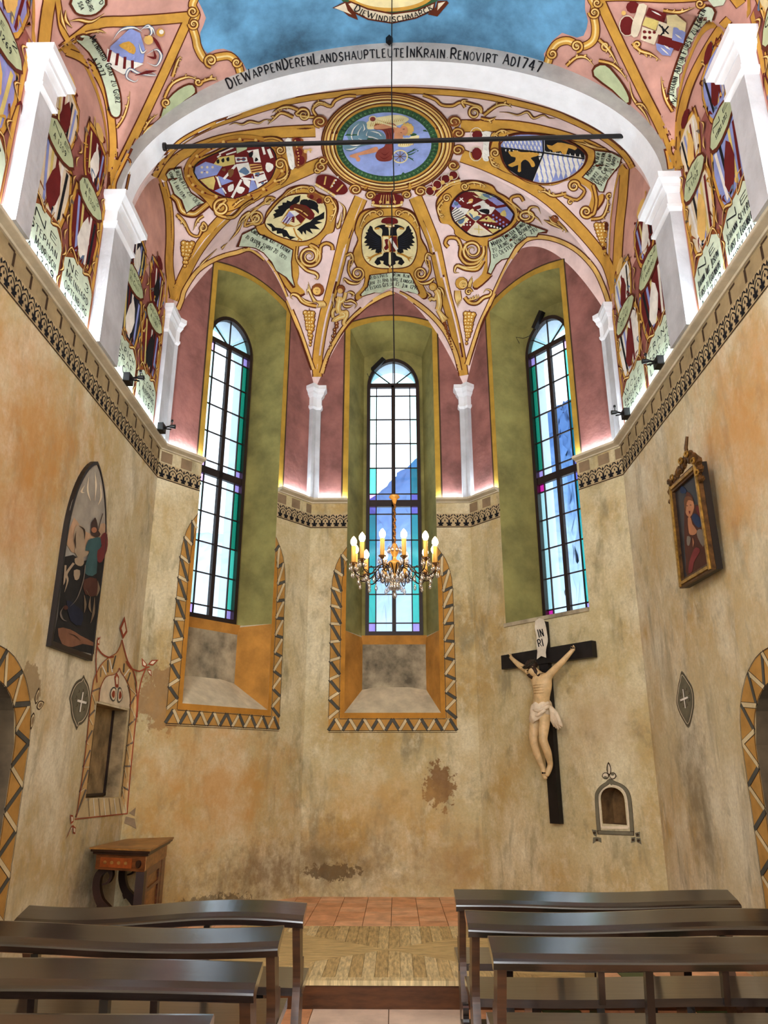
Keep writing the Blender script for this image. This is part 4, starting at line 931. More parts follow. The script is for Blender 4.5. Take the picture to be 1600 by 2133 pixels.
class Paint:
    def __init__(s, mp, step=8.5, flat=False): s.mp = mp; s.step = step; s.flat = flat; s.v = []; s.f = []; s.mi = []; s.ms = []; s.k = 0
    def _c(s, c):
        if c not in s.ms: s.ms.append(c)
        return s.ms.index(c)
    def _add(s, pts, tris, c, L):
        s.k += 1; lift = .002+.0017*L+.00001*(s.k % 20); h = [s.mp(x, y, lift) for x, y in pts]; k = len(s.v); s.v += [q[0] if q else Vector((0, 0, 0)) for q in h]; ci = s._c(c)
        for t in tris:
            if any(h[i] is None for i in t): continue
            if not s.flat:
                if any(h[t[0]][1].dot(h[i][1]) < .55 for i in t[1:]): continue
                if any((h[t[0]][0]-h[i][0]).length > .75 for i in t[1:]): continue
            s.f.append([k+i for i in t]); s.mi.append(ci)
    def poly(s, pts, c, L=0, smooth=0):
        if smooth: pts = cat_rom(pts, smooth, True)
        out = [Vector(p) for p in pts]; n = len(out)
        if n < 3: return
        if not s.flat:   # subdivide long edges, add interior grid so the paint follows the curved plaster
            o2 = []
            for i in range(n):
                a, b = out[i], out[(i+1) % n]; m = max(1, int((b-a).length/s.step))
                o2 += [a.lerp(b, j/m) for j in range(m)]
            out = o2; n = len(out)
        e = [(i, (i+1) % n) for i in range(n)]; ex = []
        if not s.flat:
            x0, x1 = min(p.x for p in out), max(p.x for p in out); y0, y1 = min(p.y for p in out), max(p.y for p in out); g = s.step
            if (x1-x0) > 1.2*g and (y1-y0) > 1.2*g: ex = [Vector((x0+g*(i+.5), y0+g*(j+.5))) for i in range(int((x1-x0)/g)) for j in range(int((y1-y0)/g))]
        try: v2, _, tri, *_ = delaunay_2d_cdt(out+ex, e, [list(range(n))], 1, 1e-4)
        except Exception: return
        s._add([(p.x, p.y) for p in v2], tri, c, L)
    def stroke(s, pts, w, c, L=0, taper='', smooth=4, closed=False, cap=False):
        if len(pts) < 2: return
        P = cat_rom(pts, smooth, closed) if smooth and len(pts) > 2 else [tuple(p) for p in pts]
        if closed: P = P+[P[0]]
        if not s.flat:
            Q = []
            for a, b in zip(P, P[1:]):
                m = max(1, int(math.hypot(b[0]-a[0], b[1]-a[1])/s.step)); Q += [(a[0]+(b[0]-a[0])*j/m, a[1]+(b[1]-a[1])*j/m) for j in range(m)]
            P = Q+[P[-1]]
        n = len(P); out = []; wm = max(w) if isinstance(w, (list, tuple)) else w; K = 1 if s.flat else max(1, math.ceil(wm/6))
        for i, p in enumerate(P):
            a, b = (P[i-1] if i else (P[-2] if closed else P[0])), (P[i+1] if i < n-1 else (P[1] if closed else P[-1])); dx, dy = b[0]-a[0], b[1]-a[1]; l = math.hypot(dx, dy) or 1; t = i/(n-1)
            ww = w if not isinstance(w, (list, tuple)) else w[0]+(w[1]-w[0])*t
            if 'e' in taper: ww *= max(.12, min(1, (1-t)*2.2))
            if 's' in taper: ww *= max(.12, min(1, t*2.2))
            nx, ny = -dy/l*ww, dx/l*ww; out += [(p[0]+nx*(j/K-.5), p[1]+ny*(j/K-.5)) for j in range(K+1)]
        m = K+1; s._add(out, [(m*i+j, m*i+m+j, m*i+m+j+1, m*i+j+1) for i in range(n-1) for j in range(K)], c, L)
    def disc(s, x, y, r, c, L=0, ry=None, n=10): s.poly([(x+r*math.cos(2*math.pi*i/n), y+(ry or r)*math.sin(2*math.pi*i/n)) for i in range(n)], c, L)
    # --- ornament
    def scroll(s, pts, w, L=2, taper='', c='gold', smooth=4):
        s.stroke(pts, w*1.9, 'dark', L, taper, smooth); s.stroke(pts, w, c, L+1, taper, smooth); s.stroke(pts, w*.38, 'hi', L+2, taper+'se', smooth)
    def volute(s, x, y, r, a0, turns, w, L=2, tail=(), sq=1.0, c='gold'):
        n = max(8, int(abs(turns)*11)); sp = [(x+r*(1-.9*i/n)*math.cos(math.radians(a0+360*turns*i/n)), y+sq*r*(1-.9*i/n)*math.sin(math.radians(a0+360*turns*i/n))) for i in range(n+1)]
        s.scroll(list(tail)+sp, [w, w*.45] if False else w, L, 'e', c, 3)
    def leaf(s, x, y, a, l, w, L=2, c='gold', bend=0):
        a = math.radians(a); ca, sa = math.cos(a), math.sin(a); q = [(0, 0), (.25, .5), (.6, .42), (1, 0), (.6, -.42), (.25, -.5)]
        f = lambda k: [(x+ca*u*l*k-sa*(v*w*k+bend*l*u*u), y+sa*u*l*k+ca*(v*w*k+bend*l*u*u)) for u, v in q]
        s.poly(f(1.12), 'dark', L, 3); s.poly(f(.95), c, L+1, 3); s.stroke([(x, y), (x+ca*l*.4-sa*bend*l*.16, y+sa*l*.4+ca*bend*l*.16), (x+ca*l*.8-sa*bend*l*.64, y+sa*l*.8+ca*bend*l*.64)], w*.18, 'hi', L+2, 'se')
    def acanthus(s, pts, w, n, side=1, L=2, ll=2.2):
        P = cat_rom(pts, 8)
        for i in range(n):
            k = int((i+.7)/(n+.4)*(len(P)-2)); a, b = P[k], P[k+1]; an = math.degrees(math.atan2(b[1]-a[1], b[0]-a[0])); m = 1-.35*abs(2*i/max(1, n-1)-1)
            s.leaf(a[0], a[1], an+side*42, w*ll*m, w*.9*m, L, 'gold2', side*.18)
        s.scroll(pts, w*.8, L+1, 'e')
    def drop(s, x, y, l, w, L=2, dx=0):
        s.stroke([(x, y-l*.16), (x+dx*.1, y)], 1.6, 'dark', L)
        n = max(4, int(l/6)); random.seed(int(x))
        for i in range(n):
            t = i/(n-1); k = 1-.75*t
            for j in range(3 if t < .6 else 2 if t < .85 else 1):
                X = x+dx*t+(j-1+.5*(t >= .6))*w*.42*k+random.uniform(-1, 1); Y = y+l*t+random.uniform(-1, 1); r = w*.30*(k*.6+.4)
                s.disc(X, Y, r*1.35, 'dark', L, n=7); s.disc(X-.3, Y-.3, r, 'ochre' if (i+j) % 2 else 'gold', L+1, n=7); s.disc(X-r*.25, Y-r*.3, r*.4, 'hi', L+2, n=5)
    def ell(s, x, y, rx, ry, c, L, n=40, w=None, rot=0, a0=0, a1=360):
        q = math.radians(rot); P = []
        for i in range(n+1 if a1-a0 < 360 else n):
            t = math.radians(a0+(a1-a0)*i/n); u, v = rx*math.cos(t), ry*math.sin(t); P.append((x+u*math.cos(q)-v*math.sin(q), y+u*math.sin(q)+v*math.cos(q)))
        if w: s.stroke(P, w, c, L, '', 0, a1-a0 >= 360)
        else: s.poly(P, c, L)
    def text(s, txt, base, h, c='black', L=4, wk=.62, bold=.17, gap=.16, fit=True):
        """hand-lettered capitals along a base line; capitals large, lower-case as small capitals"""
        P = cat_rom(base, 8) if len(base) > 2 else [tuple(q) for q in base]; D = [0]
        for a, b in zip(P, P[1:]): D.append(D[-1]+math.hypot(b[0]-a[0], b[1]-a[1]))
        adv = []; 
        for ch in txt: k = 1 if not ch.islower() else .80; adv.append((k, (NARROW.get(ch.upper(), 1))*wk*h*k + gap*h))
        tot = sum(a for _, a in adv); sx = D[-1]/tot if fit else 1; pos = 0
        def loc(d):
            d = max(0, min(D[-1]-1e-4, d)); i = max(j for j in range(len(D)-1) if D[j] <= d); a, b = P[i], P[i+1]; l = D[i+1]-D[i]; t = (d-D[i])/l; tx, ty = (b[0]-a[0])/l, (b[1]-a[1])/l
            return a[0]+(b[0]-a[0])*t, a[1]+(b[1]-a[1])*t, tx, ty
        for ch, (k, a) in zip(txt, adv):
            g = GLY.get(ch.upper()); gw = NARROW.get(ch.upper(), 1)*wk*h*k*sx
            if g:
                x, y, tx, ty = loc(pos+a*sx/2); nx, ny = (ty, -tx) if s.ydown else (-ty, tx)
                m = lambda u, v: (x+tx*(u-.5)*gw+nx*v*h*k, y+ty*(u-.5)*gw+ny*v*h*k)
                for st_ in g:
                    Q = [m(u, v) for u, v in st_]; du, dv = st_[-1][0]-st_[0][0], st_[-1][1]-st_[0][1]
                    thick = 1.0 if (abs(dv) > .5 and not (du > .2 and dv > 0)) else .62
                    s.stroke(Q, h*k*bold*thick, c, L, '', 3 if len(Q) > 3 else 0)
            pos += a*sx
    ydown = True
    def build(s, name, parent, **props):
        if not s.f: return None
        used = sorted({i for f in s.f for i in f}); mp = {u: i for i, u in enumerate(used)}
        me = bpy.data.meshes.new(name); me.from_pydata([tuple(s.v[i]) for i in used], [], [[mp[i] for i in f] for f in s.f])
        for c in s.ms: me.materials.append(mat('paint_'+c, COL[c], rough=.9, amp=.14, scale=5, detail=5, spec=.15))
        me.polygons.foreach_set('material_index', s.mi); me.update(); o = bpy.data.objects.new(name, me); S.collection.objects.link(o)
        if parent: o.parent = parent; o.matrix_parent_inverse = parent.matrix_world.inverted()
        for k, v in props.items(): o[k] = v
        return o
def _g(t): return [[tuple(float(v) for v in p.split(',')) for p in st_.split()] for st_ in t.split('|')]
GLY = {k: _g(v) for k, v in {
'A': '.0,0 .5,1|.5,1 1,0|.2,.36 .8,.36', 'B': '.1,1 .1,0|.1,1 .6,1 .8,.78 .6,.53 .1,.53|.1,.53 .7,.53 .95,.27 .7,0 .1,0', 'C': '.9,.85 .6,1 .2,.85 .05,.5 .2,.15 .6,0 .95,.15', 'D': '.1,1 .1,0|.1,1 .6,.95 .95,.5 .6,.05 .1,0',
'E': '.1,1 .1,0|.1,1 .85,1|.1,.52 .7,.52|.1,0 .9,0', 'F': '.1,1 .1,0|.1,1 .85,1|.1,.52 .7,.52', 'G': '.9,.85 .6,1 .2,.85 .05,.5 .2,.15 .6,0 .9,.12|.9,.12 .9,.45|.6,.45 1,.45', 'H': '.1,1 .1,0|.9,1 .9,0|.1,.5 .9,.5', 'I': '.5,1 .5,0|.2,1 .8,1|.2,0 .8,0', 'J': '.7,1 .7,0 .4,-.15 .1,0',
'K': '.1,1 .1,0|.1,.45 .9,1|.35,.6 1,0', 'L': '.1,1 .1,0|.1,0 .9,0', 'M': '.05,0 .1,1|.1,1 .5,.2|.5,.2 .9,1|.9,1 .95,0', 'N': '.1,0 .1,1|.1,1 .9,0|.9,0 .9,1', 'O': '.5,1 .1,.75 .1,.25 .5,0 .9,.25 .9,.75 .5,1', 'P': '.1,1 .1,0|.1,1 .65,1 .9,.75 .65,.48 .1,.48', 'Q': '.5,1 .1,.75 .1,.25 .5,0 .9,.25 .9,.75 .5,1|.6,.2 1,-.15',
'R': '.1,1 .1,0|.1,1 .65,1 .9,.75 .65,.48 .1,.48|.45,.48 1,0', 'S': '.85,.85 .5,1 .15,.8 .3,.55 .7,.45 .85,.2 .5,0 .1,.15', 'T': '.5,1 .5,0|.0,1 1,1|.0,1 .0,.85|1,1 1,.85', 'U': '.1,1 .1,.25 .5,0 .9,.25 .9,1', 'V': '0,1 .5,0|.5,0 1,1', 'W': '0,1 .27,0|.27,0 .5,.8|.5,.8 .73,0|.73,0 1,1', 'X': '0,1 1,0|0,0 1,1', 'Y': '0,1 .5,.5|1,1 .5,.5|.5,.5 .5,0', 'Z': '.05,1 .9,1|.9,1 .05,0|.05,0 .95,0',
'0': '.5,1 .15,.75 .15,.25 .5,0 .85,.25 .85,.75 .5,1', '1': '.5,1 .5,0|.25,.8 .5,1', '2': '.15,.8 .5,1 .85,.75 .5,.4 .1,0|.1,0 .9,0', '3': '.15,.9 .5,1 .8,.78 .5,.53|.5,.53 .85,.27 .5,0 .1,.12', '4': '.7,1 .7,0|.7,1 .05,.3|.05,.3 1,.3', '5': '.2,1 .85,1|.2,1 .2,.58|.2,.58 .6,.62 .85,.3 .5,0 .1,.1', '6': '.8,.95 .3,.7 .15,.3 .5,0 .85,.28 .5,.5 .2,.35', '7': '.1,1 .9,1|.9,1 .4,0', '8': '.5,1 .2,.77 .5,.52 .85,.27 .5,0 .15,.27 .5,.52 .8,.77 .5,1', '9': '.85,.65 .5,.5 .15,.75 .5,1 .85,.75 .75,.3 .35,0', '.': '.4,.08 .6,.08', ':': '.4,.1 .6,.1|.4,.6 .6,.6'}.items()}
NARROW = {'I': .45, 'M': 1.35, 'W': 1.5, '.': .4, ' ': .55, 'J': .7, 'L': .85, 'E': .85, ':': .4, '1': .5}
def X(ox, oy, sc): return lambda t: [(ox+sc*float(p.split(',')[0]), oy+sc*float(p.split(',')[1])) for p in t.split()]
PXf = X(0, 0, 1)
def mirror_rib(P): return P
# ---------------------------------------------------------------- apse vault: bands, medallion
bands = Paint(on_shell, 5)
def band(t, w, L=0, c='gold', o='dark'):
    P = PXf(t) if isinstance(t, str) else t
    if o: bands.stroke(P, (w[0]+4, w[1]+4) if isinstance(w, tuple) else w+4, o, L)
    bands.stroke(P, w, c, L+1)
band('321,368 340,336 366,305 395,284 440,262 476,249 564,221 630,206 695,197 760,190 820,188 880,189 995,198 1092,218 1150,234 1190,250 1235,272 1280,302 1305,328 1318,350', 11)
band('338,374 354,345 380,322 420,304 476,288 570,276 657,272', (18, 24)); band('960,262 1060,262 1141,275 1222,300 1271,328 1300,360', (24, 18))
band('339,380 351,430 354,492 352,555 362,618', 15); band('1302,352 1298,407 1291,472 1287,537 1284,600', 17)
band('362,625 376,590 390,560 414,517 455,465 507,420 580,380 640,352 668,341', (20, 25)); band('1283,610 1272,568 1255,534 1200,469 1125,401 1027,349 962,324', (20, 25))
band('661,785 662,740 674,667 691,605 712,522 723,480 752,412', (18, 25)); band('966,782 957,730 943,667 926,605 906,514 892,475 865,410', (18, 25))
for t in ('370,645 378,625 385,602 413,562 455,537 494,526 516,519 534,526 562,551 582,585 601,632 624,689 641,739 652,770', '670,778 685,734 713,687 747,650 777,627 822,609 859,625 896,653 927,689 949,734 958,772',
          '973,760 981,735 999,680 1016,642 1030,611 1050,567 1069,530 1087,507 1100,497 1128,493 1167,502 1206,524 1239,560 1258,599 1268,628'): band(t, 8, 2, 'gold2')
bands.build('painted_rib_bands', ceil)
md = Paint(on_only(B_APSE)); cx_, cy_ = 808, 297
md.ell(cx_, cy_, 140, 107, 'dark', 3, 60); md.ell(cx_, cy_, 137, 104, 'gold', 4, 60); md.ell(cx_, cy_, 127, 96, 'ringg', 5, 60, w=11)
for r_, c_ in ((1.0, 'dark'), (.955, 'brown'), (.90, 'dark'), (.86, 'hi'), (.835, 'dark'), (.80, 'gold')): md.ell(cx_, cy_, 137*r_-2, 104*r_-2, c_, 6, 60, w=2.6)
md.ell(cx_-1, cy_+1, 107, 79, 'green', 7, 50)
for i in range(60):
    a = 2*math.pi*i/60; md.stroke([(cx_-1+99*math.cos(a), cy_+1+72.5*math.sin(a)), (cx_-1+99*math.cos(a+.06), cy_+1+72.5*math.sin(a+.06))], 4, 'green2', 8, '', 0)
    md.stroke([(cx_-1+106*math.cos(a), cy_+1+78*math.sin(a)), (cx_-1+94*math.cos(a+.02), cy_+1+68*math.sin(a+.02))], 1, 'black', 9, '', 0)
md.ell(cx_-2, cy_+1, 93, 67, 'sky', 8, 50)
T = X(660, 180, .2)
md.poly(T('530,430 520,360 600,315 700,295 820,280 900,290 958,320 930,355 870,385 760,405 650,420'), 'cream', 9, 3)
for k in range(16): md.stroke(T('%d,%d %d,%d' % (560+22*k, 400-4*k, 575+22*k, 330-1*k)), 1.4, 'gold', 10, 'e')
md.poly(T('860,560 890,515 980,510 1060,498 1065,530 1030,565 960,612 850,615'), 'cream', 9, 3)
for k in range(7): md.stroke(T('%d,600 %d,530' % (870+22*k, 885+22*k)), 1.3, 'gold', 10, 'e')
md.poly(T('430,345 515,360 530,430 620,440 700,480 722,540 700,575 600,590 520,600 430,625 350,665 280,640 270,590 330,560 305,480 350,400'), 'teal', 9, 3)
for t in ('440,370 380,430 360,520 400,570', '470,400 430,470 450,540 560,560', '530,450 520,500 600,520 700,560', '560,450 640,470 700,530', '320,590 400,600 500,580', '300,640 360,640 420,615', '480,370 500,420 480,450'): md.stroke(T(t), 3.2, 'white', 10, 'se'); md.stroke([(x+2, y+2.2) for x, y in T(t)], 2, 'steel', 10, 'se')
md.poly(T('610,370 700,380 790,365 830,410 800,470 795,560 800,640 790,740 740,768 650,765 610,715 640,650 700,615 720,560 718,490 680,440 600,430'), 'robe', 10, 3)
for t in ('740,420 770,500 760,580', '640,700 700,740 770,700', '660,670 710,700 760,660', '720,430 740,480 740,560'): md.stroke(T(t), 1.8, 'red', 11, 'se')
md.poly(T('625,615 540,640 450,670 350,700 348,722 400,735 415,765 445,765 450,735 430,708 520,692 630,665'), 'skin', 11, 3)
md.poly(T('600,395 680,375 780,365 835,405 870,420 895,470 890,540 860,570 800,575 805,480 790,415 700,425 610,425'), 'skin', 11, 3)
md.disc(*T('938,428')[0], 14, 'gold2', 11, 12.5); 
for k in range(9): md.disc(*T('%d,%d' % (938+60*math.cos(k*.55-2), 428+56*math.sin(k*.55-2)))[0], 3.2, 'gold2', 11, n=7)
md.disc(*T('905,440')[0], 9, 'skin', 12, 10); md.stroke(T('895,425 915,422'), 1.2, 'dark', 13, '', 0); md.stroke(T('870,458 884,462'), 1.2, 'robe', 13, '', 0)
md.stroke(T('595,325 700,365 830,405'), 3, 'cream', 12); md.disc(*T('583,318')[0], 8.5, 'cream', 12, 7); md.disc(*T('583,318')[0], 6, 'robe', 13, 5)
md.ell(*T('868,716')[0], 15, 13, 'cream', 12, 24, w=2.6)
for k in range(8): a = k*math.pi/4; md.stroke([T('868,716')[0], (T('868,716')[0][0]+14*math.cos(a), T('868,716')[0][1]+12*math.sin(a))], 1.2, 'sepia', 12, '', 0)
for t in ('930,690 1000,655 1055,635', '940,700 990,690 1040,660', '940,715 985,740 1015,765', '1000,650 1030,625', '990,745 1010,735'): md.stroke(T(t), 2.2, 'green', 12, 'e')
# scrolls gripping the medallion rim
for (x, y, r_, a0, tn) in ((666, 250, 14, 90, 1.6), (668, 345, 12, -90, -1.5), (672, 332, 9, 0, 1.3), (660, 352, 7, 0, 1.3), (947, 250, 13, 90, -1.6), (956, 275, 12, 180, 1.5), (955, 310, 12, 0, -1.5), (945, 342, 11, 0, 1.4), (741, 393, 12, 180, 1.7), (771, 405, 10, 0, -1.6), (848, 404, 9, 180, 1.6), (876, 396, 12, 0, -1.7)):
    md.disc(x, y, r_*1.15, 'brown', 8, r_*.95); md.volute(x, y, r_, a0, tn, 3.4, 9, sq=.85)
md.build('painted_medallion', ceil, label='round painting of a trumpeting angel in a gold and green ring')
# ---------------------------------------------------------------- helpers for arms
def cart(p, field, L=3, c='gold', grow_=1.0):
    p.poly(field, 'dark', L, 3)
    n = len(field); cx, cy = sum(q[0] for q in field)/n, sum(q[1] for q in field)/n
    p.poly([(cx+(x-cx)*.965, cy+(y-cy)*.965) for x, y in field], c, L+1, 3)
def shrink(P, k):
    n = len(P); cx, cy = sum(q[0] for q in P)/n, sum(q[1] for q in P)/n; return [(cx+(x-cx)*k, cy+(y-cy)*k) for x, y in P]
def plate(p, P, L=5):
    p.poly(shrink(P, 1.0), 'dark', L); p.poly(shrink(P, .95), 'mint', L+1)
def crown(p, T, pts, band_, L=6, n=5, col='red'):
    """pts: lobes outline, band_: lower rim line"""
    p.poly(T(pts), col, L, 3); p.stroke(T(band_), 6.5, 'dark', L+1); p.stroke(T(band_), 5, 'gold2', L+2); p.stroke(T(band_), 1.2, 'hi', L+3)
    B = cat_rom(T(band_), 4)
    for i in range(n): q = B[int((i+.5)*len(B)/n)]; p.disc(q[0], q[1], 1.6, 'white', L+4, n=6)
def bez(p, T, t, w, c, L, taper=''): p.stroke(T(t), w, c, L, taper)
# --- middle arms: black double-headed eagle
e = Paint(on_only(B_APSE)); T = X(700, 390, .1375)
cart(e, T('270,640 330,420 430,330 600,300 820,285 1020,300 1180,370 1270,560 1300,760 1400,960 1330,1150 1280,1290 1300,1420 1400,1640 1330,1700 1230,1620 1100,1590 1060,1560 880,1520 700,1560 560,1610 400,1660 300,1730 280,1640 400,1500 420,1330 300,1200 240,1000 320,790'), 2, 'gold')
e.poly(T('395,640 480,520 620,450 820,425 1000,455 1130,540 1220,680 1245,860 1225,1030 1150,1170 1020,1225 820,1235 620,1225 480,1160 400,1040 375,850'), 'dark', 4, 3)
e.poly(T('405,650 490,535 620,465 820,440 1000,470 1120,550 1205,690 1230,860 1210,1020 1140,1155 1010,1208 820,1216 630,1208 490,1145 412,1035 388,850'), 'cream', 5, 3)
for sx in (1, -1):
    M = lambda t, sx=sx: [(820+sx*(x-820) if 0 else ((700+.1375*810)+sx*(x-(700+.1375*810))), y) for x, y in T(t)]
    e.poly(M('690,720 700,660 690,620 640,600 590,620 580,605 640,570 730,555 790,600 800,700 800,760 700,740'), 'black', 7, 2)
    e.stroke(M('655,610 610,615 578,632'), 4, 'ochre', 8, 'e')
    e.poly(M('680,740 620,700 560,640 545,590 510,570 490,620 470,640 480,670 440,680 460,710 420,760 460,780 415,830 470,845 430,880 500,880 480,930 540,915 520,950 600,930 590,980 660,1000 690,960 690,800'), 'black', 6)
    for k in range(7): e.stroke(M('%d,%d %d,%d' % (660, 780+22*k, 470+12*k, 660+46*k)), 1.0, 'navy', 7, 'e')
    e.stroke(M('690,985 600,1015 520,1060'), 4, 'ochre', 6); 
    for q in ('520,1060 450,1040', '520,1060 450,1080', '520,1060 490,1130', '530,1055 510,1110'): e.stroke(M(q), 3, 'ochre', 7, 'e')
    e.poly(M('810,960 720,985 700,1030 620,1060 575,1130 620,1175 680,1150 660,1100 720,1110 710,1150 760,1180 810,1190'), 'black', 6)
e.poly(T('700,720 930,720 945,900 900,970 730,970 690,900'), 'ochre', 9); e.poly(T('708,730 800,730 800,960 735,960 700,895'), 'cream', 10); e.poly(T('815,730 925,730 935,900 895,960 815,960'), 'red', 10); e.stroke(T('820,760 930,930'), 6, 'white', 11, '', 0); e.poly(T('730,780 790,770 780,830 795,900 750,940 720,900 750,860'), 'red', 11, 2)
crown(e, T, '700,530 690,480 740,450 820,440 900,455 940,490 920,540', '745,560 820,575 890,560', 9, 3)
crown(e, T, '540,220 550,140 640,90 780,75 920,90 1010,130 1030,200 960,250 780,240 620,250', '530,250 640,270 780,275 920,270 1010,245', 6, 5)
for k in range(6): e.stroke(T('%d,240 %d,100' % (660+48*k, 690+36*k)), 1.6, 'gold2', 9)
for k in range(5): e.disc(*T('%d,%d' % (560+110*k, 215-10*(k % 2)))[0], 3.2, 'gold2', 9, n=7)
for sx in (1, -1):
    c0 = 811
    M = lambda t, sx=sx: [(c0+sx*(x-c0), y) for x, y in T(t)]
    e.acanthus(M('660,400 560,350 440,420 370,560 350,600'), 4.5, 4, 1 if sx < 0 else -1, 6); x, y = M('665,385')[0]; e.volute(x, y, 7, 180 if sx > 0 else 0, 1.4*sx, 3, 8)
    x, y = M('320,1300')[0]; e.acanthus(M('150,1030 220,1000 250,1100 190,1250'), 5, 4, sx, 4); e.volute(x, y, 15, 150 if sx > 0 else 30, -2.0*sx, 3.6, 6, tail=M('200,1100 180,1250'))
    e.scroll(M('410,1350 330,1450 200,1440 120,1380 110,1440'), 5, 4, 'se')
P_ = T('500,1320 880,1270 1130,1290 1190,1400 1280,1590 1270,1620 1110,1570 1060,1580 980,1530 880,1500 760,1540 680,1600 560,1590 360,1650 350,1620 460,1500'); plate(e, P_, 6)
e.text('Rudolphus I. Rom. Kon.', T('505,1395 700,1355 900,1340 1140,1370'), 8, wk=.5, L=9); e.text('Graf zu Habsburg. Landgra', T('480,1480 700,1430 900,1410 1190,1460'), 8, wk=.5, L=9); e.text('zu Elsass Gestor 15. Jun. 1291', T('430,1565 650,1510 880,1480 1100,1520 1240,1545'), 8, wk=.5, L=9)
e.build('coat_of_arms', ceil, label='black double-headed eagle on a cream shield above the middle window')
# putti beside the middle arms, cherub heads and hanging fruit
pt = Paint(on_shell)
def figure_strokes(p, T, parts, L=6):
    for t, w in parts: p.stroke(T(t), w+3, 'dark', L)
    for t, w in parts: p.stroke(T(t), w, 'gold2', L+1)
    for t, w in parts: p.stroke(T(t), w*.35, 'hi', L+2, 'se')
T = X(580, 480, .125)
figure_strokes(pt, T, [('1010,1100 1000,1180 980,1280 1000,1370', 11), ('1000,1380 1060,1370 1090,1420 1000,1450 930,1490 920,1520', 10), ('1040,1400 1120,1350 1130,1420 1080,1520 1090,1570', 7), ('960,1120 1000,1190 1080,1140 1110,1030', 7), ('930,1290 890,1360 900,1450', 6)])
pt.disc(*T('1030,970')[0], 9.5, 'dark', 7); pt.disc(*T('1030,970')[0], 8, 'brown', 8); pt.disc(*T('1015,1000')[0], 5.5, 'gold2', 9)
for t in ('1090,1080 1100,1180 1200,1160 1290,1220 1260,1300', '1070,1150 1080,1250 1180,1260 1240,1230', '1110,1050 1180,1020 1250,1060 1200,1100', '900,1040 900,1150 910,1250'): pt.scroll(T(t), 4.5, 6, 'se')
for k in range(9): q = T('%d,%d' % (960-16*k+8*(k % 2)*2, 1550+52*k)); pt.disc(q[0][0], q[0][1], 5.2-.35*k, 'dark', 6, n=7); pt.disc(q[0][0], q[0][1], 4-.3*k, 'brown', 7, n=7); pt.disc(q[0][0]-.8, q[0][1]-1, 1.2, 'hi', 8, n=5)
T = X(900, 480, .125)
figure_strokes(pt, T, [('60,960 110,1050 130,1150 130,1250 110,1320', 11), ('110,1320 170,1430 210,1520', 8), ('130,1340 200,1420 260,1480', 6), ('90,1060 60,1140 0,1130 -40,1160', 6)])
pt.disc(*T('30,930')[0], 9.5, 'dark', 7); pt.disc(*T('30,930')[0], 8, 'gold', 8); pt.disc(*T('20,945')[0], 5.5, 'gold2', 9)
for t in ('110,940 160,960 200,1040 220,1120', '100,960 140,1000 160,1060', '-90,1010 -20,1080 -60,1100', '-120,900 -40,1000'): pt.scroll(T(t), 4.5, 6, 'se')
for k in range(11): q = T('%d,%d' % (220+13*k+8*(k % 2), 1540+44*k)); pt.disc(q[0][0], q[0][1], 4.4-.28*k, 'dark', 6, n=7); pt.disc(q[0][0], q[0][1], 3.2-.22*k, 'brown', 7, n=7)
pt.build('painted_putti', ceil)
ch_ = Paint(on_shell)
T = X(580, 480, .125)
ch_.disc(*T('660,990')[0], 14, 'dark', 5); ch_.disc(*T('665,975')[0], 12.5, 'brown', 6); ch_.disc(*T('645,1005')[0], 8.5, 'gold2', 7); ch_.stroke(T('625,985 640,983'), 1.2, 'dark', 8, '', 0); ch_.stroke(T('655,985 670,988'), 1.2, 'dark', 8, '', 0); ch_.stroke(T('635,1030 655,1033'), 1.2, 'dark', 8, '', 0)
for k in range(6): ch_.scroll(T('%d,1190 %d,%d %d,%d' % (640-8*k, 560-12*k, 1080-20*k, 500-4*k, 850+45*k)), 3.4, 5, 'e')
for k in range(7): ch_.scroll(T('%d,1180 %d,1230 %d,1290' % (640+18*k, 690+16*k, 640+24*k)), 3, 6, 'e')
ch_.scroll(T('640,1260 500,1230 400,1180 330,1090 240,1060 210,1110 250,1150'), 5.5, 6, 'e'); ch_.scroll(T('600,1200 480,1190 380,1110'), 4.5, 6, 'se')
ch_.drop(*T('520,1380')[0], 66, 17, 6, 3)
T = X(900, 480, .125)
ch_.disc(*T('490,880')[0], 14, 'dark', 5); ch_.disc(*T('485,875')[0], 12.5, 'gold', 6); ch_.disc(*T('515,895')[0], 8.5, 'hi', 7); ch_.disc(*T('515,897')[0], 7.6, 'gold2', 8)
for q in ('500,885 515,882', '530,882 545,886', '508,925 530,928'): ch_.stroke(T(q), 1.2, 'dark', 9, '', 0)
for k in range(5): ch_.scroll(T('%d,1000 %d,1120 %d,%d' % (390+16*k, 390+20*k, 430+14*k, 1290-30*k)), 3.4, 5, 'e')
for k in range(3): ch_.scroll(T('%d,950 %d,860 %d,%d' % (600+14*k, 620+16*k, 670+4*k, 760+30*k)), 3, 5, 'e')
ch_.volute(*T('605,1020')[0], 7, 0, -1.5, 3.4, 7); ch_.scroll(T('540,1110 620,1200 740,1210 850,1120 960,1080 980,1010 900,980 850,1040'), 5.5, 6, 'e'); ch_.acanthus(T('600,1160 700,1140 800,1100'), 4.5, 4, -1, 6)
ch_.drop(*T('620,1400')[0], 60, 18, 6, -4)
ch_.build('painted_cherub_heads', ceil)
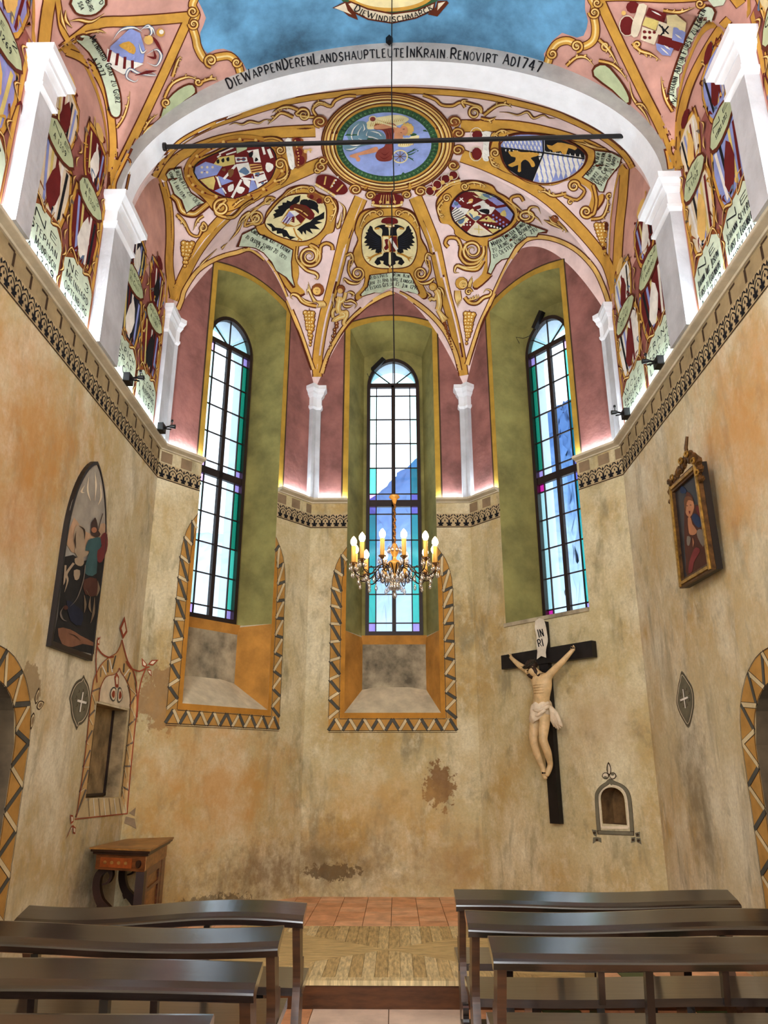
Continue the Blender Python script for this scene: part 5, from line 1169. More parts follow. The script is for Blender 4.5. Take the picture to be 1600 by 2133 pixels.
# --- left quartered arms with the imperial eagle (above the left window)
e = Paint(on_only(B_APSE)); T = X(500, 350, .1625)
cart(e, T('190,740 290,700 330,560 440,420 540,330 620,250 760,210 900,220 1010,300 1110,340 1240,400 1270,520 1240,640 1210,810 1120,850 1050,930 1010,990 740,1010 740,1150 760,1350 740,1500 840,1620 700,1650 600,1560 520,1420 480,1340 420,1320 440,1200 330,1000 260,860 210,800'), 2)
e.poly(T('20,830 200,745 240,830 330,860 500,940 600,990 690,1040 670,1200 680,1380 715,1525 680,1540 580,1400 460,1320 400,1200 300,1090 200,1030 100,1010 -60,1010'), 'dark', 5); e.poly(T('25,850 195,765 230,840 330,880 500,960 600,1010 675,1050 655,1200 665,1380 700,1515 600,1395 470,1310 415,1200 305,1075 200,1015 100,998 -20,1000'), 'mint', 6)
e.text('Caroly. Rom. Kay. u. Erzher', T('130,800 250,880 420,960 630,1090'), 9, wk=.55, L=9); e.text('zu Oester. starbt 20. Octo.', T('60,880 180,950 380,1040 600,1180'), 9, wk=.55, L=9); e.text('1740.', T('190,1000 250,1020 320,1070'), 8, wk=.6, L=9)
e.poly(T('305,690 400,520 560,360 740,312 900,320 1085,430 1120,600 1088,765 960,890 800,945 600,910 410,830'), 'dark', 6, 3); e.poly(T('320,690 410,530 565,375 740,328 895,336 1070,440 1104,600 1072,757 952,876 800,928 602,895 422,820'), 'cream', 7, 3)
e.poly(T('775,335 700,360 650,420 600,400 590,430 540,430 540,460 480,480 490,510 430,530 460,560 420,580 440,620 420,640 540,600 600,520 680,470 760,420'), 'black', 8); e.poly(T('780,400 860,390 900,440 1000,500 1010,580 960,530 860,500 770,470'), 'black', 8, 2); e.poly(T('870,400 920,400 990,440 1000,500 900,480'), 'black', 8, 2)
e.poly(T('1085,550 1010,600 960,620 900,680 840,700 780,740 730,780 760,800 800,850 810,800 850,850 850,790 940,840 900,770 1030,780 960,720 1060,690 990,670 1080,640'), 'black', 8)
e.poly(T('330,700 400,700 450,750 520,760 600,790 640,860 720,880 650,910 600,870 560,880 540,830 470,830 470,790 410,800 400,750'), 'black', 8)
e.stroke(T('690,760 730,860 800,920'), 3, 'ochre', 8); e.stroke(T('760,900 740,930'), 2.5, 'ochre', 8)
e.poly(T('640,480 700,450 850,470 960,580 900,660 700,530 640,520'), 'red', 9, 2); e.poly(T('520,680 620,520 700,520 850,630 780,720 700,745 600,740'), 'ochre', 10); 
for q, c in (('540,670 630,535 700,600 620,700', 'lilac'), ('630,535 700,530 760,570 700,610', 'white'), ('700,610 760,570 840,635 780,700', 'red'), ('620,700 700,600 780,700 700,735', 'cream'), ('640,620 700,600 700,690 650,670', 'red')): e.poly(T(q), c, 11)
for k in range(5): e.stroke(T('%d,%d %d,%d' % (530+18*k, 680+6*k, 590+18*k, 600+6*k)), 1.5, 'red' if k % 2 else 'white', 12, '', 0)
e.poly(T('670,460 720,440 850,490 900,560 880,610 780,560 680,510'), 'dark', 11, 2); e.stroke(T('690,500 780,530 870,600'), 2.4, 'gold2', 12); 
crown(e, T, '970,150 990,90 1060,70 1150,80 1250,120 1340,190 1385,270 1340,325 1250,330 1220,330 1100,250 980,190', '960,190 1100,270 1220,345', 8, 6)
for q in ('1080,200 1100,90', '1160,240 1220,130', '1240,290 1320,200'): e.stroke(T(q), 3.2, 'gold2', 10)
for k in range(4): e.disc(*T('%d,%d' % (1180+24*k, 215-38*k))[0], 2.2, 'white', 11, n=6)
e.poly(T('860,330 940,300 1060,370 1060,450 960,410 870,370'), 'brown', 8, 2); e.disc(*T('915,355')[0], 5, 'red', 9); e.disc(*T('1015,410')[0], 6, 'red', 9)
e.acanthus(T('900,240 780,230 650,280 540,370'), 5, 5, -1, 5); e.volute(*T('915,270')[0], 7, 180, 1.6, 3, 7); e.volute(*T('1125,400')[0], 8, 0, -1.6, 3.4, 7); e.acanthus(T('1170,390 1230,500 1200,620 1150,720'), 5, 4, 1, 5)
e.scroll(T('1260,420 1330,490 1340,560 1330,640 1300,700'), 5, 3, 'se'); e.scroll(T('1240,700 1250,760 1280,700 1300,560'), 6, 3, 'se')
e.volute(*T('895,1130')[0], 24, -90, 2.6, 5, 6, tail=T('1190,1050 1180,990 1110,960 1040,1000 1020,1100')); e.acanthus(T('740,1000 730,1150 800,1260 900,1330 990,1370'), 5, 3, -1, 4, 1.4); e.scroll(T('750,1180 850,1300 960,1340 1000,1380 990,1420 950,1410'), 5, 5, 'e'); e.acanthus(T('980,1200 1000,1100 990,1010'), 5, 3, -1, 5, 1.4)
e.volute(*T('200,630')[0], 15, 120, -2.4, 3.6, 3, tail=T('450,390 380,370 300,440 150,560 90,640 60,740')); e.volute(*T('360,420')[0], 10, 0, -1.4, 3, 3); e.scroll(T('40,760 60,640 120,560 30,620 -20,700 -60,820'), 4, 3, 'se')
e.build('coat_of_arms', ceil, label='oval shield with a black eagle and small quartered shield above the left window')
# --- right quartered arms above the right window
e = Paint(on_only(B_APSE)); T = X(880, 350, .1625)
cart(e, T('165,480 190,380 300,260 480,160 700,150 900,210 960,290 1070,350 1150,420 1260,560 1240,650 1180,730 1100,800 900,900 840,940 840,1350 900,1380 700,1560 640,1500 760,1380 800,1200 760,1000 600,960 420,860 400,790 330,720 230,700 190,600'), 2)
e.poly(T('835,930 1000,850 1180,730 1260,655 1400,710 1620,790 1600,830 1500,830 1480,880 1350,880 1200,1000 1110,1160 1020,1180 950,1240 880,1370 820,1350 860,1200 860,1080 835,990'), 'dark', 5); e.poly(T('850,940 1010,868 1190,748 1262,675 1400,730 1590,800 1490,820 1465,865 1345,868 1190,985 1100,1145 1010,1168 935,1230 875,1350 840,1335 875,1200 875,1080 852,990'), 'mint', 6)
e.text('Maria Teresia Konig', T('890,1000 1050,920 1200,810 1330,710'), 10, wk=.55, L=9); e.text('zu Hung. und Bohem', T('900,1080 1080,980 1250,850 1410,750'), 10, wk=.55, L=9); e.text('zu Oester konigt. ztu', T('905,1155 1080,1060 1260,930 1490,780'), 10, wk=.55, L=9)
e.poly(T('345,500 400,380 520,280 660,258 820,290 1000,370 1120,480 1190,580 1150,690 1050,770 900,860 740,885 600,860 470,760 380,660'), 'dark', 6, 3); OV = T('358,500 410,390 525,295 660,272 815,303 990,382 1108,490 1175,580 1138,680 1040,758 895,846 740,870 607,846 480,750 392,652'); e.poly(OV, 'red', 7, 3)
for q, c in (('560,280 700,270 830,310 700,370 640,330', 'cream'), ('660,340 760,310 930,340 800,400', 'palegrn'), ('760,310 900,330 1000,385 880,370', 'blue'), ('830,380 940,370 1060,450 960,470', 'lilac'), ('440,380 560,300 700,370 640,480 520,460', 'red'), ('370,480 410,400 500,480 440,520', 'lilac'), ('365,560 430,480 600,520 540,600 420,680', 'white'), ('550,570 640,510 770,600 680,680', 'cream'), ('430,680 540,600 600,650 490,750', 'cream'), ('490,750 610,650 670,700 570,800', 'red'), ('570,810 680,680 840,800 900,840 740,868 620,845', 'bone'), ('640,470 780,400 940,500 880,580 760,580', 'white'), ('780,420 900,420 940,490 860,480', 'red'), ('930,510 1090,480 1170,580 1130,670', 'blue'), ('860,570 930,540 1130,680 1050,750', 'red'), ('720,670 840,600 960,690', 'yellow'), ('840,770 1000,770 900,830', 'yellow'), ('740,690 1040,740 1010,780 840,750', 'black')): e.poly(T(q), c, 8)
for k in range(6): e.stroke(T('%d,%d %d,%d' % (365+12*k, 560+24*k, 450+26*k, 500+22*k)), 1.5, 'black', 10, '', 0)
for k in range(5): e.stroke(T('%d,%d %d,%d' % (555+24*k, 285+2*k, 650+20*k, 330+6*k)), 1.6, 'red', 10, '', 0)
for q, c in (('590,560 640,590 650,630 700,600 740,620 690,660 640,640', 'steel'), ('450,680 500,650 540,640 520,690 480,710', 'steel'), ('770,310 850,330 870,370 800,350', 'steel'), ('400,430 450,420 460,460 420,470', 'steel'), ('720,530 790,510 860,520 850,580 780,560', 'black'), ('650,490 740,460 750,500 680,520', 'red'), ('1000,570 1060,520 1080,600 1030,600', 'yellow'), ('600,390 650,380 640,430 590,440', 'gold2')): e.poly(T(q), c, 10, 2)
for q in ('480,370 530,420', '470,410 520,370', '570,440 640,410', '720,720 720,830', '660,770 770,780'): e.stroke(T(q), 2.2, 'white' if q[0] in '45' else 'yellow', 10, '', 0)
for k in range(9): e.disc(*T('%d,%d' % (910+44*(k % 5), 590+30*(k % 5)+50*(k//5)))[0], 2.4, 'lilac', 10, n=6)
for k in range(6): e.disc(*T('%d,%d' % (530+40*(k % 3), 720-35*(k//3)))[0], 1.8, 'white', 10, n=5); e.disc(*T('%d,%d' % (800+40*k, 712+10*k))[0], 2.4, 'white', 10, n=6)
e.stroke(OV+[OV[0]], 1.8, 'black', 11, '', 3)
crown(e, T, '45,290 50,230 120,200 130,160 200,130 240,90 330,70 360,30 440,50 470,100 480,140 330,200 180,330 90,340', '170,335 320,200 490,140', 8, 5)
for q in ('95,285', '190,200', '300,125', '400,75'): e.disc(*T(q)[0], 8, 'red', 10); e.ell(*T(q)[0], 9.5, 9.5, 'bone', 9, 16, w=1.6)
for q in ('150,250', '260,170', '370,110'): e.disc(*T(q)[0], 4.5, 'gold2', 11)
e.stroke(T('170,345 320,215 490,155'), 7, 'gold2', 11); e.stroke(T('170,345 320,215 490,155'), 1.5, 'ochre', 12)
e.acanthus(T('540,200 650,170 760,190 830,230'), 5, 4, 1, 5); e.volute(*T('545,225')[0], 8, 0, 1.6, 3.4, 7); e.volute(*T('310,375')[0], 8, 0, -1.6, 3.4, 7); e.acanthus(T('270,400 200,500 220,600 270,640'), 5, 4, -1, 5)
e.volute(*T('640,1050')[0], 24, -20, 2.2, 5.2, 6, tail=T('330,1010 290,960 330,890 440,900 490,1000 480,1120 560,1220 700,1210 780,1100')); e.acanthus(T('430,880 480,960 520,1080'), 5, 3, 1, 5, 1.5); e.scroll(T('780,1180 700,1290 560,1290 440,1250 410,1330 470,1340'), 6, 5, 'e'); e.scroll(T('790,1130 700,1250 560,1270 450,1230'), 5, 5, 'se'); e.acanthus(T('540,960 560,1040 600,1140'), 4.5, 2, -1, 5, 1.4)
e.volute(*T('1330,610')[0], 20, 180, -2.2, 4.4, 3, tail=T('1300,420 1250,350 1150,370 1140,430 1200,520'), sq=.7); e.scroll(T('1520,580 1480,500 1390,500 1370,570 1480,640 1540,720'), 4.5, 3, 'se'); e.acanthus(T('1090,400 1200,480 1300,560'), 5, 3, 1, 3, 1.4)
T = X(960, 240, .225)
e.disc(*T('870,960')[0], 9, 'dark', 4); e.disc(*T('870,958')[0], 7.5, 'brown', 5); e.scroll(T('770,965 850,1000 960,1060'), 5, 4, 'se'); e.scroll(T('820,930 850,980 920,1010'), 4, 5, 'se'); e.acanthus(T('900,980 960,1040 1000,1080'), 4, 3, 1, 4)
e.build('coat_of_arms', ceil, label='many-quartered oval shield under a red crown above the right window')
# --- large shield at the left, beyond the tie rod
e = Paint(on_only(B_APSE)); T = X(380, 270, .1875)
cart(e, T('10,430 120,330 330,240 560,130 820,80 1050,70 1130,130 1190,300 1200,480 1120,590 960,640 840,760 700,830 560,900 420,930 330,900 250,800 150,700 60,600'), 2)
e.ell(*T('590,420')[0], 100, 60, 'ochre', 5, 40, w=17, rot=-9); e.ell(*T('590,420')[0], 100, 60, 'brown', 6, 40, w=2, rot=-9)
for k in range(18): a = k*math.pi/9; ca, sa = math.cos(a), math.sin(a); q = T('590,420')[0]; rr = math.radians(-9); u, v = 100*ca, 60*sa; x, y = q[0]+u*math.cos(rr)-v*math.sin(rr), q[1]+u*math.sin(rr)+v*math.cos(rr); e.disc(x, y, 3.4, 'gold2', 7, n=7); e.disc(x+6, y+2, 2.2, 'red', 8, n=6)
OV = T('130,440 180,350 350,260 560,170 720,130 880,140 1000,220 1035,340 1000,480 930,580 780,670 600,745 470,735 330,680 190,560'); e.poly(shrink(OV, 1.03), 'black', 8, 3); e.poly(OV, 'red', 9, 3)
for q, c in (('140,400 250,340 440,390 380,490 170,540 130,460', 'blue'), ('190,545 375,500 340,660 290,640', 'yellow'), ('340,370 400,290 570,265 580,370 450,395', 'yellow'), ('590,150 720,140 710,200 600,250', 'palegrn'), ('580,290 710,290 720,340 590,350', 'white'), ('590,370 730,350 760,470 640,520', 'white'), ('710,220 840,200 850,260 870,350 790,350 780,300', 'white'), ('740,370 870,370 890,450 760,480', 'gold2'), ('780,470 900,450 940,560 830,640', 'white'), ('390,500 560,560 430,610', 'blue'), ('350,670 440,630 470,730', 'blue'), ('770,500 830,640 730,690', 'blue'), ('660,520 750,560 740,640 680,590', 'white')): e.poly(T(q), c, 10)
for q, w_ in (('455,535 590,380', 5), ('545,745 650,545', 5), ('650,525 940,560', 4), ('880,150 910,260', 5), ('950,200 990,300', 7), ('440,640 480,700', 3), ('380,510 420,630', 4), ('400,250 560,180', 3), ('380,290 420,260', 3), ('480,260 590,225', 3)): e.stroke(T(q), w_, 'white', 11, '', 0)
for q in ('750,395 870,378', '755,425 875,405', '765,455 885,432', '800,500 900,470', '840,580 930,545', '350,500 400,640', '600,315 700,310', '730,250 780,220'): e.stroke(T(q), 2.6, 'red', 12, '', 0)
for k in range(5): e.disc(*T('%d,%d' % (210+60*(k % 3), 400+60*(k//3)))[0], 3, 'bone', 11, n=5)
for k in range(3): e.poly(T('%d,%d %d,%d %d,%d %d,%d' % (370+55*k, 330-12*k, 400+55*k, 310-12*k, 405+55*k, 350-12*k, 385+55*k, 360-12*k)), 'black', 11, 2)
for q, c in (('620,450 680,400 720,430 740,460 700,490 660,470', 'steel'), ('800,470 850,460 850,500 820,510', 'steel'), ('860,570 900,560 890,600', 'steel'), ('600,300 630,300 630,330 600,330', 'steel'), ('660,295 690,295 690,330 660,330', 'steel'), ('930,350 1000,370 1000,420 950,460 920,420', 'white'), ('500,620 560,590 560,660 510,680', 'white'), ('620,620 690,640 650,700 600,680', 'white'), ('500,440 560,420 560,480 520,520', 'sepia'), ('430,430 470,410 470,450', 'sepia'), ('730,240 780,230 770,280 740,290', 'black'), ('810,290 840,320 800,340', 'black')): e.poly(T(q), c, 12, 2)
e.volute(*T('430,860')[0], 18, -60, -1.8, 5, 8, tail=T('790,780 740,800 660,860 560,960 440,960 360,900')); e.acanthus(T('560,850 640,780 700,760'), 5, 3, -1, 8, 1.4)
e.volute(*T('1085,370')[0], 12, 0, -1.6, 4, 8, tail=T('1080,590 1150,520 1160,420')); e.volute(*T('1085,215')[0], 9, 0, 1.5, 3.6, 8, tail=T('900,90 1000,80 1100,120')); e.acanthus(T('1040,560 1130,520 1180,440'), 5, 3, 1, 8, 1.3)
e.poly(T('1140,100 1200,90 1220,200 1240,300 1240,420 1200,430 1170,330 1150,220'), 'white', 6, 2)
for k in range(5): e.stroke(T('%d,%d %d,%d' % (1165+12*k, 120+65*k, 1180+12*k, 150+65*k)), 2, 'black', 8, 'se')
e.poly(T('1215,90 1280,80 1340,100 1350,170 1330,200 1380,260 1370,360 1310,410 1260,420 1240,300'), 'brown', 6, 2); e.disc(*T('1270,110')[0], 8, 'red', 8, 6); e.disc(*T('1290,240')[0], 8, 'red', 8, 9); e.disc(*T('1310,330')[0], 9, 'red', 8, 10); e.disc(*T('1365,230')[0], 4, 'gold2', 8); e.stroke(T('1380,215 1440,215'), 2.5, 'gold2', 8); e.stroke(T('1415,195 1420,245'), 2.5, 'gold2', 8)
for k in range(9): e.disc(*T('%d,%d' % (1250+8*k-(k > 5)*10*(k-5), 110+34*k))[0], 1.8, 'gold2', 9, n=5)
T = X(320, 180, .3125)
e.poly(T('75,580 100,545 185,530 200,600 250,700 350,770 280,800 215,850 180,760 130,720 110,660'), 'dark', 5); e.poly(T('82,582 106,552 178,540 193,604 245,708 335,772 275,795 218,838 187,752 138,712 118,655'), 'mint', 6)
e.text('Erzhertz zu Oes', T('130,540 165,610 210,690 295,795'), 9, wk=.6, L=9); e.text('stirbt 1. Iuli 1590.', T('95,565 130,640 165,700 200,755'), 7.5, wk=.5, L=9)
e.scroll(T('120,720 160,760 190,830 260,850 300,830 360,780'), 9, 3); e.volute(*T('325,940')[0], 9, -90, 1.5, 4, 6, tail=T('150,850 200,900 240,980 300,995')); e.acanthus(T('150,855 190,900 230,960'), 5, 3, 1, 6, 1.5); e.acanthus(T('330,860 290,890 260,960'), 5, 3, -1, 6, 1.5); e.drop(*T('225,1050')[0], 46, 20, 5, -6)
for q in ('560,920 640,850 720,790', '600,880 560,960 500,1030', '700,830 660,900 600,900', '490,1040 450,1080 470,1050', '640,820 760,770 800,740', '420,1080 330,1170 300,1200'): e.scroll(T(q), 3.4, 3, 'se')
e.volute(*T('680,880')[0], 11, 0, 1.8, 3.2, 4)
e.build('coat_of_arms', ceil, label='large many-quartered shield left of the round painting')
# --- lozenge and lion arms at the right
e = Paint(on_only(B_APSE)); T = X(960, 240, .225)
cart(e, T('250,330 290,200 400,120 600,150 870,175 1050,230 1200,290 1250,330 1230,450 1150,570 1230,640 1260,760 1330,730 1330,800 1250,900 1160,900 1200,840 1220,720 1130,640 1000,600 850,650 640,630 500,560 370,510 270,430'), 2)
OV = T('365,260 430,190 560,158 780,170 1000,230 1150,330 1155,420 1090,510 960,590 800,625 680,610 500,540 400,430'); e.poly(shrink(OV, 1.04), 'dark', 5, 3); e.poly(OV, 'white', 6, 3)
e.poly(T('370,275 420,200 540,165 700,162 780,175 770,335 500,305 385,290'), 'blue', 7); e.poly(T('765,340 960,350 1140,390 1140,430 1090,505 960,585 800,620 680,606'), 'blue', 7)
for r_ in range(4):
    for k in range(11):
        x, y = 400+36*k+14*(r_ % 2), 190+38*r_+k*3
        if x < 755 and y < 330 and y > 172-(k > 4)*4+max(0, (460-x)*.3): e.poly(T('%d,%d %d,%d %d,%d %d,%d' % (x, y-26, x+12, y, x+8, y+28, x-6, y)), 'white', 8)
for r_ in range(4):
    for k in range(11):
        x, y = 740+46*k+(23 if r_ % 2 else 0)-8*r_, 370+68*r_+k*4
        if x > 730-.28*(y-340)+18 and (x-760)**2/380**2+(y-380)**2/225**2 < .93: e.poly(T('%d,%d %d,%d %d,%d %d,%d' % (x, y-60, x+19, y, x, y+60, x-19, y)), 'white', 8)
e.poly(T('375,300 560,315 765,345 670,605 560,570 440,490 385,390'), 'black', 8); e.poly(T('780,180 930,200 1100,270 1150,340 1150,385 960,345 780,325'), 'black', 8)
e.poly(T('440,320 480,330 500,310 560,330 640,330 740,345 700,370 650,385 680,420 690,460 660,470 640,430 600,400 560,430 560,510 530,510 535,450 480,470 440,450 500,420 510,380 470,370'), 'gold', 9, 2)
e.poly(T('800,260 850,270 900,240 980,250 1080,280 1060,310 1000,290 980,350 940,345 930,320 860,330 850,310 820,300'), 'gold', 9, 2)
e.stroke(T('765,175 770,335 660,610'), 3, 'black', 10, '', 0); e.stroke(T('370,290 770,335 1150,390'), 3, 'black', 10, '', 0); e.stroke(OV+[OV[0]], 3, 'dark', 11, '', 3)
for (x, y) in ((155, 175), (150, 350)): q = T('%d,%d' % (x, y))[0]; e.disc(q[0], q[1], 11, 'red', 6, 13 if y > 200 else 9); e.ell(q[0]-2, q[1], 13, 15, 'bone', 5, 14, w=1.8)
e.poly(T('190,150 280,145 270,200 260,300 270,400 230,420 200,380 210,250'), 'white', 6, 2)
for k in range(6): e.stroke(T('%d,%d %d,%d' % (220, 165+45*k, 245, 180+45*k)), 2, 'black', 8, 'se')
e.volute(*T('320,340')[0], 10, 90, 1.6, 4, 7); e.acanthus(T('270,370 300,450 370,480'), 5, 4, -1, 6); e.volute(*T('320,190')[0], 8, -90, -1.5, 3.4, 7); e.acanthus(T('300,180 380,130 460,150'), 4.5, 3, 1, 6)
e.poly(T('1240,310 1400,330 1500,380 1480,460 1430,520 1370,600 1330,715 1280,710 1240,640 1120,570 1190,490 1240,420'), 'dark', 5); e.poly(T('1250,322 1400,340 1488,386 1468,455 1420,512 1358,595 1320,703 1288,700 1250,632 1138,566 1202,495 1252,425'), 'mint', 6)
e.text('Maria Alber', T('1185,560 1250,470 1300,340'), 9, wk=.55, L=9); e.text('Hertz. in Bayern', T('1225,610 1310,480 1345,340'), 9, wk=.5, L=9); e.text('Erzh. Caroli Gem', T('1265,630 1360,500 1405,355'), 9, wk=.55, L=9); e.text('Stirbt 30. Apri', T('1300,655 1400,520 1450,380'), 9, wk=.55, L=9)
e.acanthus(T('980,720 860,740 780,700 715,715'), 6, 5, 1, 6, 1.8); e.volute(*T('1050,650')[0], 12, 0, -1.8, 4.5, 7, tail=T('960,740 1080,780 1150,700')); e.volute(*T('1020,800')[0], 6, 0, -1.3, 3.5, 7)
e.volute(*T('1165,890')[0], 13, 30, 1.6, 5, 6, tail=T('1230,640 1260,780 1240,900')); e.acanthus(T('1210,960 1320,940 1370,820 1350,740'), 6, 5, 1, 6, 1.6); e.volute(*T('1385,745')[0], 7, 90, 1.2, 4, 7); e.drop(*T('1300,1020')[0], 60, 20, 5, 12)
e.scroll(T('1060,240 1150,260 1240,290 1350,300'), 4, 4, 'se'); e.scroll(T('1140,230 1200,270 1260,280'), 3.4, 5, 'se')
e.build('coat_of_arms', ceil, label='oval shield of blue lozenges and golden lions right of the round painting')
# --- foliage in the spandrels next to the white arch
fo = Paint(on_only(B_APSE))
T = X(320, 180, .3125)
fo.volute(*T('1000,185')[0], 14, 180, 1.8, 4.4, 3, tail=T('1350,60 1280,60 1210,90 1180,130 1110,110 1060,150 1080,200')); fo.acanthus(T('930,200 850,170 800,210 760,250'), 6, 4, 1, 3, 1.7); fo.acanthus(T('960,150 900,130 840,140 790,170'), 6, 4, -1, 3, 1.6); fo.scroll(T('790,215 740,220 700,240 640,230 590,250 540,240 500,255'), 3.6, 3, 'se'); fo.acanthus(T('1060,140 1100,100 1180,120'), 5, 3, -1, 3, 1.4)
T = X(800, 180, .325)
fo.volute(*T('580,165')[0], 14, 0, -1.8, 4.4, 3, tail=T('250,50 330,80 370,115 440,120 480,100 520,100 560,110 620,130')); fo.acanthus(T('640,180 720,120 780,110 820,130'), 6, 4, -1, 3, 1.7); fo.acanthus(T('620,200 680,210 720,190'), 6, 3, 1, 3, 1.5); fo.scroll(T('740,160 800,165 860,180 920,160 960,200 1020,180 1060,200 1100,200'), 3.6, 3, 'se'); fo.acanthus(T('520,130 500,90 540,80'), 5, 3, 1, 3, 1.5)
fo.build('painted_foliage', ceil)
# ---------------------------------------------------------------- inscription on the arch
ins = Paint(on_only(B_ARCH))
ins.text('DieWappenDerenLandshauptleuteInKrain.Renovirt Aö1747'.replace('ö', 'd'), PXf('476,187 530,164 587,147 665,133 766,123 834,120 935,123 1036,133 1080,141 1128,153'), 22, wk=.6, L=3, bold=.15)
ins.build('inscription', arch, label='black painted lettering')
# ---------------------------------------------------------------- nave vault
mat('paint_skyfield', (96, 152, 192), rough=.9, amp=.42, scale=1.5, detail=7)
nv = Paint(on_only(B_NAVE), 6); nvb = Paint(on_shell, 5)
BL = '380,-420 400,-200 405,-40 412,0 422,20 429,37 424,52 417,68 417,84 424,102 432,111 449,103 465,101 483,107 496,118 506,130 516,150 560,150 640,134 740,118 820,114 920,116 1020,124 1100,136 1137,134 1133,112 1151,84 1171,68 1202,78 1216,74 1222,60 1225,44 1219,20 1219,0 1225,-40 1232,-200 1250,-420'
nv.poly(PXf(BL), 'skyfield', 0)
for t, L in (('395,-300 405,-150 398,-60 405,-10 400,10 408,30 400,50 407,78 412,100 428,124 452,118 478,116 494,132 500,150', 3), ('1245,-300 1232,-150 1240,-60 1232,-10 1240,10 1238,30 1242,60 1236,84 1212,96 1186,84 1164,88 1150,104 1142,130', 3)):
    P_ = PXf(t); nv.stroke(P_, 19, 'dark', L); nv.stroke(P_, 15, 'gold', L+1); nv.stroke(P_, 6, 'gold2', L+2); nv.stroke(P_, 2, 'hi', L+3)
for (x, y, r_, a, tn) in ((400, 22, 11, 0, 1.6), (402, 48, 11, 180, -1.6), (438, 124, 14, 90, 1.7), (492, 128, 10, 0, 1.4), (1240, 24, 12, 180, -1.6), (1203, 94, 13, 90, -1.7), (1152, 110, 10, 180, -1.4), (1246, 4, 9, 0, 1.4)): nv.volute(x, y, r_, a, tn, 4.2, 7)
# painted bands along the groins
def nb_(t, w, L=0): P = PXf(t); nvb.stroke(P, w+5, 'dark', L); nvb.stroke(P, w, 'gold', L+1)
nb_('232,395 236,372 262,318 300,240 342,150 390,44 402,26', 17, 1); nb_('398,34 330,40 268,44 205,48 160,78 128,104', 20, 1); nb_('138,108 170,122 200,150 222,196 232,250 236,310 232,378 230,395', 14, 1)
nb_('90,95 96,40 104,-10', 24, 1); nb_('146,92 128,60 122,20 118,-10', 10, 1)
nb_('1402,352 1396,318 1380,270 1330,170 1268,40 1246,-10', 19, 1); nb_('1412,352 1414,290 1422,230 1440,170 1470,110 1500,62 1520,40', 15, 1); nb_('1250,-6 1300,-8 1400,-4 1500,-10', 16, 1); nb_('1545,10 1530,-10', 22, 1); nb_('262,395 272,340 262,330', 1, 1)
nv.poly(PXf('214,395 262,395 258,340 236,330 224,340'), 'gold', 3); nv.poly(PXf('1378,352 1424,352 1418,300 1400,290 1388,310'), 'gold', 3)
# left cell: shield and scroll
T = X(0, 0, .3375)
nv.poly(T('460,240 480,210 540,205 600,250 650,330 700,430 740,540 755,640 750,710 720,735 680,715 660,650 640,540 600,430 540,320'), 'dark', 4, 2); nv.poly(T('470,240 488,220 540,216 592,256 642,336 690,436 730,545 744,640 740,704 718,722 690,706 672,645 650,540 610,426 550,316'), 'mint', 5, 2)
nv.text('Meinhard Graf zu Gorz', T('548,222 600,310 650,400 690,520 715,640'), 12, wk=.5, L=8); nv.text('A 1277', T('560,360 590,410 620,470'), 12, wk=.6, L=8); nv.text('4', T('665,690 690,680'), 10, L=8, fit=False)
nv.poly(T('680,280 800,170 860,200 890,300 880,380 760,450 660,370'), 'blue', 5, 1); nv.poly(T('660,290 770,360 880,390 760,455 700,420 655,380'), 'white', 6)
for k in range(4): nv.stroke(T('%d,%d %d,%d' % (680+45*k, 300+22*k, 665+50*k, 375+22*k)), 6, 'red', 7, '', 0)
nv.poly(T('730,270 790,250 830,290 820,330 770,300'), 'gold', 7, 2)
for q in ('690,240 740,180 820,165 870,190', '860,180 910,150 930,200 890,230', '900,330 960,300 990,340 960,400 900,380', '890,420 960,460 860,450 800,420 780,470 830,500 850,480', '850,260 870,320 900,300', '870,170 930,165 950,210'): nv.stroke(T(q), 7, 'steel', 7, 'se'); nv.stroke(T(q), 3.4, 'white', 8, 'se')
for q in ('880,210 940,230 980,290 1000,330', '900,340 950,350 940,300', '830,460 900,440 960,430'): nv.stroke(T(q), 7, 'red', 9, 'se')
nv.disc(*T('910,240')[0], 10, 'gold2', 9); nv.disc(*T('985,195')[0], 9, 'gold', 8); nv.disc(*T('990,190')[0], 5, 'white', 9)
nv.acanthus(T('720,790 760,730 790,640 800,560'), 5, 4, -1, 5, 1.6); nv.acanthus(T('520,200 600,185 650,200'), 5, 3, 1, 5, 1.3)
nv.scroll(T('850,880 900,800 960,760 1000,700'), 6, 3, 'se'); nv.poly(T('980,750 1000,650 1060,570 1130,520 1190,510 1215,570 1150,620 1050,700'), 'dark', 4, 2); nv.poly(T('990,742 1010,652 1066,578 1132,532 1184,522 1200,566 1140,612 1046,688'), 'palegrn', 5, 2)
nv.volute(*T('1020,630')[0], 9, 90, 1.5, 4, 6); nv.acanthus(T('1010,600 1060,510 1160,470 1230,500'), 6, 4, -1, 5, 1.6); nv.acanthus(T('1060,470 1090,380 1110,340'), 6, 4, 1, 4, 1.6); nv.acanthus(T('880,800 920,740 970,700'), 5, 4, -1, 5, 1.5); nv.volute(*T('1220,500')[0], 8, 0, 1.4, 4, 6); nv.acanthus(T('1240,500 1300,480 1340,490'), 6, 3, -1, 5, 1.6)
nv.poly(T('430,-10 440,60 480,95 560,100 620,70 660,-10'), 'dark', 4, 2); nv.poly(T('445,-10 455,55 485,82 555,88 610,60 640,-10'), 'mint', 5, 2); nv.text('ssa', T('470,10 490,60'), 11, L=7); nv.text('Burg', T('520,0 550,70'), 11, L=7); nv.text('d', T('600,10 620,30'), 11, L=7)
for q in ('370,60 380,130 410,200', '420,130 480,120 560,130 640,80', '400,60 400,120 440,170'): nv.scroll(T(q), 6, 4, 'se')
